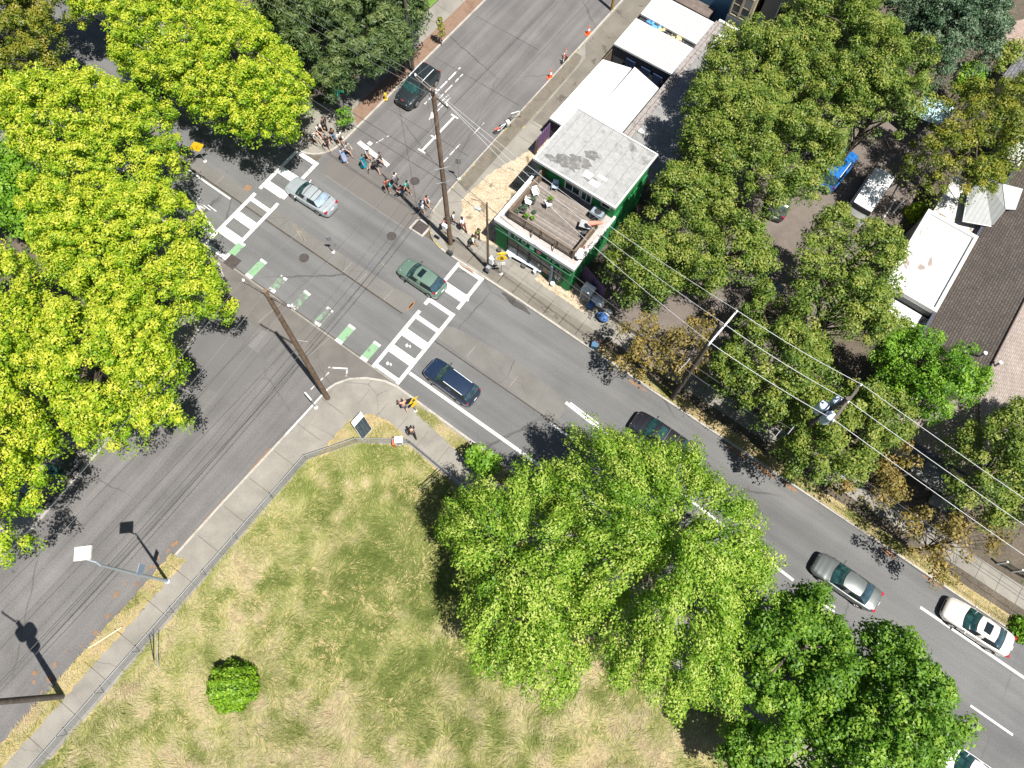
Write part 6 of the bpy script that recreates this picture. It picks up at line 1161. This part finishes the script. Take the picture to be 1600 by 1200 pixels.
q = P(603, 155, .14); t = thing('fire_hydrant', 'yellow fire hydrant on the red strip by the parked black SUV', 'fire hydrant', q); HY = plain('hydrant_yellow', (.6, .4, .03), .5); m = MB(); m.lathe((0, 0, 0), [(.17, 0), (.17, .05), (.11, .07), (.11, .55), (.14, .58), (.13, .66), (.07, .76), (.03, .8)], 14); m.build('barrel', HY, t, rel=False, smooth=40)
for an in (0, PI/2, PI): m = MB(); m.tube([(0, 0, .45), (.17*math.cos(an), .17*math.sin(an), .45)], .05, 8); m.build('nozzle', HY, t, rel=False)
q0 = P(139, 1013, .05); q1 = P(193, 980, .05); m = MB(); m.tube([(q0[0], q0[1], .1), (q1[0], q1[1], .3)], .05, 6); tag(m.build('board', plain('pale_board', (.55, .46, .32), .8), loc=(q0[0], q0[1], .08)), 'pale wooden board lying across the kerb strip by the lower street', 'board')
q = P(1159, 957, 1); m = MB(); m.box((q[0], q[1], 1.0), (.7, .4, .08), .9); m.tube([(q[0], q[1], .05), (q[0], q[1], 1.0)], .04, 6); tag(m.build('utility_box', STEEL, loc=(q[0], q[1], .05)), 'small grey utility box in the dark gap between the big trees', 'utility box')
# chain link fence of the field
def chain_fence(label, pts, h, gap=.11):
    t = thing('chain_link_fence', label, 'fence', (pts[0][0], pts[0][1], .13)); z = .13
    mesh = MB()
    for (x0, y0), (x1, y1) in zip(pts, pts[1:]):
        L = math.hypot(x1-x0, y1-y0); dx, dy = (x1-x0)/L, (y1-y0)/L
        for zz in (h, ): m = MB(); m.tube([(x0, y0, z+zz), (x1, y1, z+zz)], .022, 7); m.build('top_rail', STEEL, t)
        m = MB(); m.tube([(x0, y0, z+.06), (x1, y1, z+.06)], .012, 5); m.build('bottom_wire', STEEL, t)
        n = max(1, int(round(L/3.0)))
        for k in range(n+1):
            if k == 0 and (x0, y0) != pts[0]: continue
            px, py = x0+(x1-x0)*k/n, y0+(y1-y0)*k/n; m = MB(); m.tube([(px, py, z-.1), (px, py, z+h+.06)], .032, 8); m.ball((px, py, z+h+.07), .045, 7, 5); m.build('post', STEEL, t)
        s = -h
        while s < L:
            for sgn in (1, -1):
                a0, a1 = (s, s+h) if sgn > 0 else (s+h, s); za, zb = 0.04, h
                f0 = 0.0; f1 = 1.0
                lo_, hi_ = min(a0, a1), max(a0, a1)
                def at_(f): return a0+(a1-a0)*f
                fs = [f for f in (0, 1)]
                if lo_ < 0: f = (0-a0)/(a1-a0); fs = [f, 1] if a1 > a0 else [0, f]
                if hi_ > L: f = (L-a0)/(a1-a0); fs = [fs[0], f] if a1 > a0 else [f, fs[1]]
                p0, p1 = at_(fs[0]), at_(fs[1]); mesh.tube([(x0+dx*p0, y0+dy*p0, z+za+(zb-za)*fs[0]), (x0+dx*p1, y0+dy*p1, z+za+(zb-za)*fs[1])], .0045, 3, cap=False)
            s += gap
    mesh.build('wire_mesh', STEEL, t); return t
chain_fence('chain link fence between the lower street sidewalk and the field', [(.55, -44), (.95, -16), (1.05, -8.75), (3.2, -5.55), (6.3, -3.35)], 1.25)
chain_fence('chain link fence along the main road side of the field', [(6.45, -3.32), (9.85, -3.55), (22, -4.4), (36, -5.5)], 1.25)
for lab, x, y in (('open iron gate leaf swung into the field near the round bush', 1.0, -23.9), ('open fence brace leaning into the field by the main road', 9.7, -3.7)):
    t = thing('fence_brace', lab, 'fence brace', (x, y, .15), -.9 if x < 3 else -2.0); m = MB(); m.tube([(0, 0, 1.2), (1.6, 0, .05)], .035, 6); m.build('diagonal_bar', DSTEEL, t, rel=False); m = MB(); m.tube([(0, .35, 1.1), (2.0, .35, .05)], .025, 6); m.build('diagonal_bar', STEEL, t, rel=False)
# ================================================================== PEOPLE
def skin_mesh(verts, edges, radii, root=0, sub=1):
    me = bpy.data.meshes.new('s'); me.from_pydata([tuple(v) for v in verts], edges, [])
    ob = bpy.data.objects.new('s', me); COL.objects.link(ob); ob.modifiers.new('skin', 'SKIN'); sv = me.skin_vertices[0].data
    for i, r in enumerate(radii):
        sv[i].radius = r if hasattr(r, '__len__') else (r, r); sv[i].use_root = (i == root)
    if sub: s = ob.modifiers.new('sub', 'SUBSURF'); s.levels = sub; s.render_levels = sub
    dg = bpy.context.evaluated_depsgraph_get(); dg.update(); out = bpy.data.meshes.new_from_object(ob.evaluated_get(dg))
    bpy.data.objects.remove(ob); out.polygons.foreach_set('use_smooth', [True]*len(out.polygons)); return out
class Sk:
    def __init__(s): s.v = []; s.e = []; s.r = []
    def add(s, p, r, par=None):
        s.v.append(Vector(p)); s.r.append(r); i = len(s.v)-1
        if par is not None: s.e.append((par, i))
        return i
    def obj(s, name, mat, parent, sub=1):
        me = skin_mesh(s.v, s.e, s.r, 0, sub); me.materials.clear(); me.materials.append(mat); o = bpy.data.objects.new(name, me); COL.objects.link(o); o.parent = parent; return o
_pm = {}
def cloth(c, r=.8):
    if c not in _pm: _pm[c] = plain('cloth', c, r, .18, 9)
    return _pm[c]
SKINS = [plain('skin_light', (.48, .29, .21), .55, .06), plain('skin_tan', (.34, .19, .12), .55, .06), plain('skin_brown', (.16, .085, .055), .55, .06)]
HAIRS = [plain('hair_dark', (.012, .009, .008), .5, .2), plain('hair_brown', (.06, .035, .02), .5, .2), plain('hair_fair', (.3, .2, .1), .5, .2)]
EYEM = plain('eye_white', (.6, .6, .58), .3, .02); MOUTHM = plain('lip', (.3, .1, .09), .5, .05)
def person(label, feet, rz, top, bottom, kind='pants', skin=0, hair=0, long=False, hat=None, H=1.7, stride=.32, lean=0.05, arms='swing', bag=None, vest=None, sleeves=.5, female=False, group='pedestrians at the junction', flip=1, patt=None):
    z0 = feet[2]; t = thing('person', label, 'person', (feet[0], feet[1], z0), rz, group); k = H/1.7*1.07; t.scale = (k,)*3
    L = lambda s: Vector((0, s, 0)); Sm = SKINS[skin]
    hipz = .90-.03*abs(stride); pel = Vector((0, 0, hipz+.02)); che = pel+Vector((lean*1.2, 0, .36)); sh = pel+Vector((lean*1.8, 0, .48)); nk = sh+Vector((lean*.35+.005, 0, .08)); hd = nk+Vector((lean*.3+.025, 0, .12)); crn = hd+Vector((.0, 0, .09))
    sw = .165 if female else .19; hw_ = .09
    b = Sk(); ip = b.add(pel, (.13, .10)); ia = b.add(pel+Vector((lean*.5, 0, .16)), (.115, .095) if female else (.13, .10), ip); ic = b.add(che, (.145, .10), ia); isx = b.add(sh, (.10, .07), ic); ink = b.add(nk, .048, isx); ih = b.add(hd, (.075, .088), ink); b.add(crn, (.06, .07), ih)
    b.add(hd+Vector((.105, 0, -.015)), .014, ih)                                   # nose
    for s in (-1, 1): b.add(hd+Vector((-.01, s*.083, -.005)), .016, ih)            # ears
    J = {}
    for s in (1, -1):
        ph = stride*s*flip; hip = pel+Vector((0, s*hw_, -.04)); kn = hip+Vector((ph*.62+.02, 0, -.40)); an = Vector((ph*1.05-(.10 if ph < 0 else 0), s*(hw_-.01), .085+(.07 if ph < -.15 else 0)))
        toe = an+Vector((.15, s*.02, -.05 if ph >= -.15 else -.075))
        a = b.add(hip, .085, ip); c = b.add((hip+kn)/2, .075, a); d = b.add(kn, .056, c); e = b.add((kn*.6+an*.4), .055, d); f = b.add(an, .036, e); b.add(an+Vector((-.04, 0, -.045)), .035, f); g = b.add((an+toe)/2, .036, f); b.add(toe, .028, g); J['hip', s], J['kn', s], J['an', s], J['toe', s] = hip, kn, an, toe
        sp = sh+Vector((0, s*sw, -.01)); ar = -stride*s*flip*.8
        if arms == 'swing': el = sp+Vector((ar*.45, s*.05, -.27)); wr = el+Vector((ar*.6+.07, -s*.005, -.23))
        elif arms == 'carry': el = sp+Vector((.06, s*.07, -.25)); wr = el+Vector((.22, -s*.06, -.06))
        elif arms == 'hips': el = sp+Vector((-.06, s*.2, -.2)); wr = el+Vector((.1, -s*.13, -.15))
        elif arms == 'wide': el = sp+Vector((.05, s*.22, -.12)); wr = el+Vector((.12, s*.12, -.16))
        else: el = sp+Vector((.1, s*.06, -.24)); wr = (el+Vector((.14, -s*.02, .2)) if s == flip else el+Vector((.05, 0, -.23)))
        a = b.add(sp, .058, isx); c = b.add(el, .042, a); d = b.add(wr, .027, c); dr = (wr-el).normalized(); pm = b.add(wr+dr*.07, (.036, .018), d); J['sp', s], J['el', s], J['wr', s] = sp, el, wr
        side = Vector((0, 0, 1)).cross(dr); side = side.normalized() if side.length > .2 else Vector((1, 0, 0)); inn = Vector((0, -s, 0))
        for q, ln in ((-.026, .062), (-.009, .075), (.009, .07), (.026, .055)):
            m1 = b.add(wr+dr*(.085+ln*.5)+side*q+inn*.008, .0095, pm); b.add(wr+dr*(.085+ln)+side*q*1.1+inn*.026, .0075, m1)
        m1 = b.add(wr+dr*.055+side*.04+inn*.01, .011, d); b.add(wr+dr*.085+side*.055+inn*.022, .009, m1)
    b.obj('body', Sm, t)
    # clothes
    c = Sk(); e_ = .016; i0 = c.add(pel+Vector((0, 0, .0 if not vest else .02)), (.145+e_*.5, .112)); i1 = c.add(pel+Vector((lean*.5, 0, .16)), (.125 if female else .142, .108), i0); i2 = c.add(che, (.158, .116), i1); i3 = c.add(sh+Vector((0, 0, -.005)), (.112, .082), i2); c.add(sh+Vector((.0, 0, .035)), .066, i3)
    for s in (1, -1):
        a = c.add(J['sp', s], .071, i3)
        if sleeves > 0: ee = J['sp', s].lerp(J['el', s], min(1, sleeves*1.6)); q = c.add(ee, .058, a)
        if sleeves > .9: c.add(J['wr', s], .04, q)
    so_ = c.obj('shirt', cloth(top), t)
    if vest:
        v = Sk(); i0 = v.add(pel+Vector((0, 0, .06)), (.165, .13)); i1 = v.add(che, (.172, .13), i0); i2 = v.add(sh, (.12, .092), i1)
        for s in (1, -1): v.add(J['sp', s]-Vector((0, s*.03, 0)), .072, i2)
        v.obj('vest', cloth(vest), t)
    if kind in ('pants', 'shorts'):
        d = Sk(); i0 = d.add(pel+Vector((0, 0, .04)), (.15, .118))
        for s in (1, -1):
            a = d.add(J['hip', s], .10, i0); q = d.add((J['hip', s]+J['kn', s])/2, .09, a)
            if kind == 'pants': w = d.add(J['kn', s], .072, q); w = d.add(J['kn', s]*.5+J['an', s]*.5, .064, w); d.add(J['an', s]+Vector((0, 0, .03)), .05, w)
            else: d.add(J['hip', s].lerp(J['kn', s], .82), .085, q)
        d.obj('trousers' if kind == 'pants' else 'shorts', cloth(bottom), t)
    else:
        m = MB(); zb = .42 if kind == 'skirt' else .22; prof = [(.145, hipz+.16), (.165, hipz+.02), (.21, .68), (.26, zb+.1), (.285, zb)]; n = 20; rows = []
        for i, (r, z) in enumerate(prof):
            f = i/4; rows.append([((r*.8+abs(stride)*.28*f)*math.cos(2*PI*j/n)*(1+.06*f*math.sin(j*2.5)), r*math.sin(2*PI*j/n)*(1+.06*f*math.sin(j*2.5)), z) for j in range(n+1)])
        m.grid(rows); m.build('skirt' if kind == 'skirt' else 'dress_skirt', cloth(bottom), t, rel=False, smooth=60)
        if patt:
            m = MB(); r2 = random.Random(4)
            for q in range(46):
                i = r2.randrange(4); f = r2.random(); j = r2.randrange(n); a, bb = Vector(rows[i][j]), Vector(rows[i+1][j]); p = a.lerp(bb, f)*1.0; p.x *= 1.03; p.y *= 1.03; m.ball(tuple(p), .022, 6, 4)
            m.build('dress_pattern', cloth(patt), t, rel=False)
    for s in (1, -1):
        f = Sk(); a = f.add(J['an', s]+Vector((-.045, 0, -.045)), .044); q = f.add((J['an', s]+J['toe', s])/2+Vector((0, 0, -.004)), .046, a); f.add(J['toe', s], .038, q); f.obj('shoe', cloth((.03, .03, .03) if not female else (.35, .33, .32)), t)
    # hair, eyes, mouth, hat
    m = MB(); m.ball(tuple(hd+Vector((-.022, 0, .045))), (.098, .092, .092), 12, 8)
    if long: m.ball(tuple(hd+Vector((-.075, 0, -.08))), (.05, .085, .15), 10, 7); m.ball(tuple(hd+Vector((-.09, 0, -.2))), (.04, .07, .1), 8, 6)
    m.build('hair', HAIRS[hair], t, rel=False, smooth=60)
    for s in (1, -1): m = MB(); m.ball(tuple(hd+Vector((.083, s*.032, .012))), .011, 6, 4); m.build('eye', EYEM, t, rel=False)
    m = MB(); m.ball(tuple(hd+Vector((.086, 0, -.055))), (.008, .025, .007), 6, 4); m.build('mouth', MOUTHM, t, rel=False)
    if hat: m = MB(); m.lathe(tuple(hd+Vector((0, 0, .05))), [(.19, 0), (.185, .012), (.11, .02), (.105, .085), (.05, .11)], 14); m.build('hat', cloth(hat), t, rel=False, smooth=40)
    if bag:
        bm = MB(); s = flip; w = J['wr', s]; bm.box((w.x+.02, w.y+s*.03, w.z-.28), (.28, .12, .3), 0); bm.tube([(w.x-.06, w.y+s*.02, w.z-.13), (w.x+.02, w.y+s*.01, w.z-.02), (w.x+.1, w.y+s*.02, w.z-.13)], .012, 5)
        tag(bm.build('bag', cloth(bag), loc=(0, 0, 0)), None); o = COL.objects['bag'] if False else bpy.data.objects[[n for n in bpy.data.objects.keys() if n.startswith('bag')][-1]]; o.parent = t; o.name = 'held_bag'
    return t
Zp = .135; RD = .01
def F(u, v, z=Zp): q = P(u, v, z); return (q[0], q[1], z)
BK, WT, JN = (.012, .012, .014), (.74, .74, .72), (.06, .12, .24)
ew = 0.0   # facing along the road, away from the maples
person('person in a white shirt bending forward in front of the corner group', F(491, 222), -.1, WT, BK, 'shorts', 0, 2, lean=.3, stride=.2, arms='carry', hair=2) if False else person('person in a white shirt bending forward in front of the corner group', F(491, 222), -.1, WT, BK, 'shorts', 0, 2, lean=.3, stride=.2, arms='carry')
person('person in a white top and dark shorts beside the tall man in black', F(500, 213), -.2, WT, BK, 'shorts', 0, 1, lean=.12, stride=.25, arms='carry', female=True)
person('tall person dressed fully in black at the corner', F(509, 206), .0, BK, BK, 'pants', 0, 1, H=1.88, stride=.12, sleeves=1.0)
person('person in dark clothes with bare legs walking near the corner kerb', F(513, 231), -.6, (.03, .03, .035), BK, 'shorts', 0, 0, stride=.35, arms='carry')
person('dark haired person in a black top and blue jeans at the corner', F(522, 221), -.3, BK, JN, 'pants', 1, 0, long=True, female=True, stride=.25)
person('person in a white top and black shorts holding a pale bag', F(533, 226), -.2, WT, BK, 'shorts', 0, 0, bag=(.6, .52, .42), stride=.2)
person('person in a long pale blue dress stepping off the kerb', F(538, 251, RD), -.3, (.22, .33, .55), (.22, .33, .55), 'dress', 0, 1, female=True, stride=.28, long=True, H=1.72)
person('person in a light grey green top beside the pale blue dress', F(545, 243, RD), -.1, (.3, .38, .36), (.1, .12, .13), 'shorts', 0, 1, stride=.3, arms='carry')
person('person in a patterned teal dress on the side street', F(569, 261, RD), -.2, (.0, .22, .30), (.0, .22, .30), 'dress', 1, 1, female=True, stride=.22, patt=(.03, .04, .06))
person('person with a white sun hat and pale top on the side street', F(576, 250, RD), -.1, (.42, .45, .48), (.2, .15, .12), 'shorts', 0, 1, hat=(.66, .66, .66), stride=.3)
person('person in a grey shirt with a long stride on the side street', F(588, 267, RD), -.4, (.09, .115, .115), BK, 'shorts', 0, 0, stride=.42, H=1.8, arms='wide')
person('person in a charcoal shirt by the far edge of the white stop bar', F(595, 258, RD), .1, (.05, .065, .07), (.02, .02, .025), 'shorts', 0, 0, stride=.3)
person('person standing in the shade of the lime maple at the corner', F(470, 212), .3, (.03, .035, .04), BK, 'pants', 1, 0, stride=.1)
person('person in a coral top with a teal bag in the side street mouth', F(606, 298, RD), -.5, (.5, .12, .09), BK, 'shorts', 1, 0, bag=(.03, .35, .35), stride=.25, long=True, female=True)
person('person in a white shirt with a dark bag in the side street mouth', F(618, 289, RD), -.1, WT, (.08, .08, .09), 'pants', 0, 0, bag=BK, stride=.22)
person('person in dark red with pale sleeves in the side street mouth', F(628, 308, RD), -.4, (.13, .02, .025), JN, 'shorts', 0, 0, stride=.25, arms='hips')
person('person in a bright turquoise top with long dark hair', F(637, 301, RD), -.2, (.03, .42, .36), (.02, .02, .02), 'shorts', 1, 0, long=True, female=True, stride=.3)
person('person in a pale blue shirt near the corner pole shadow', F(659, 332, RD), -.3, (.25, .38, .58), WT, 'shorts', 0, 0, stride=.25, H=1.76)
person('person in a pink top carrying a white bag', F(667, 324, RD), -.1, (.55, .24, .24), BK, 'shorts', 0, 0, bag=WT, stride=.25, long=True, female=True)
person('person in a pink shirt standing left of the tall corner pole', F(694, 359), .2, (.42, .13, .17), (.06, .03, .05), 'pants', 1, 0, stride=.2, arms='hips')
person('person in a white top and maroon trousers right of the corner pole', F(724, 360), 2.8, WT, (.12, .035, .04), 'pants', 2, 0, stride=.3, long=True, female=True)
person('person in a lime yellow safety vest farther from the kerb', F(746, 374), -.3, BK, BK, 'pants', 1, 0, vest=(.5, .78, .12), stride=.15)
person('person in a white shirt with a yellow green vest nearer the kerb', F(738, 386), .6, WT, (.03, .03, .035), 'shorts', 1, 0, vest=(.42, .62, .2), stride=.35, arms='wide')
person('person in a white top hidden behind the tall corner pole', F(708, 350), .4, WT, (.2, .2, .22), 'pants', 0, 1, stride=.2)
person('person dressed in black walking on the near sidewalk by the fence corner', F(646, 681), PI-.5, BK, BK, 'pants', 0, 0, stride=.3, sleeves=1.0)
person('person in a salmon top beside the yellow sign at the near crosswalk', F(633, 640), 2.6, (.55, .27, .2), (.05, .05, .06), 'shorts', 0, 0, stride=.2, arms='carry')
# ================================================================== CAMERA, LIGHT
cam = bpy.data.cameras.new('camera'); cam.sensor_fit = 'HORIZONTAL'; cam.sensor_width = 36.0; cam.lens = 36.0*FPX/1600
cam.clip_start = 0.5; cam.clip_end = 1500
co = bpy.data.objects.new('camera', cam); COL.objects.link(co); SC.camera = co
RR = np.eye(3); RR[:2, :2] = ROT; RW = RR @ R0                 # columns: image right, image down, forward in world
org = ROT @ (np.zeros(2)-O0)
M4 = Matrix.Identity(4)
for i in range(3):
    M4[i][0] = RW[i, 0]; M4[i][1] = -RW[i, 1]; M4[i][2] = -RW[i, 2]
M4[0][3], M4[1][3], M4[2][3] = float(org[0]), float(org[1]), CAMH
co.matrix_world = M4
SUN_AZ, SUN_EL = math.radians(-12.6), math.radians(67.5)
sd = Vector((math.cos(SUN_AZ)*math.cos(SUN_EL), math.sin(SUN_AZ)*math.cos(SUN_EL), math.sin(SUN_EL)))
sl = bpy.data.lights.new('sun', 'SUN'); sl.energy = 5.0; sl.angle = math.radians(0.5); sl.color = (1.0, 0.965, 0.90)
so = bpy.data.objects.new('sun', sl); COL.objects.link(so); so.location = (0, 0, 80); so.rotation_euler = sd.to_track_quat('Z', 'Y').to_euler()
W = bpy.data.worlds.new('World'); SC.world = W; W.use_nodes = True
bg = W.node_tree.nodes['Background']; sk = W.node_tree.nodes.new('ShaderNodeTexSky'); sk.sky_type = 'NISHITA'; sk.sun_disc = False
sk.sun_elevation = SUN_EL; sk.sun_rotation = math.atan2(sd.x, sd.y); W.node_tree.links.new(sk.outputs[0], bg.inputs[0]); bg.inputs[1].default_value = 0.05
SC.view_settings.view_transform = 'Standard'; SC.view_settings.look = 'None'; SC.view_settings.gamma = 1.0; SC.view_settings.exposure = 0.95
SC.render.engine = 'CYCLES'; SC.cycles.max_bounces = 6; SC.cycles.transmission_bounces = 3; SC.cycles.diffuse_bounces = 3; SC.cycles.glossy_bounces = 2
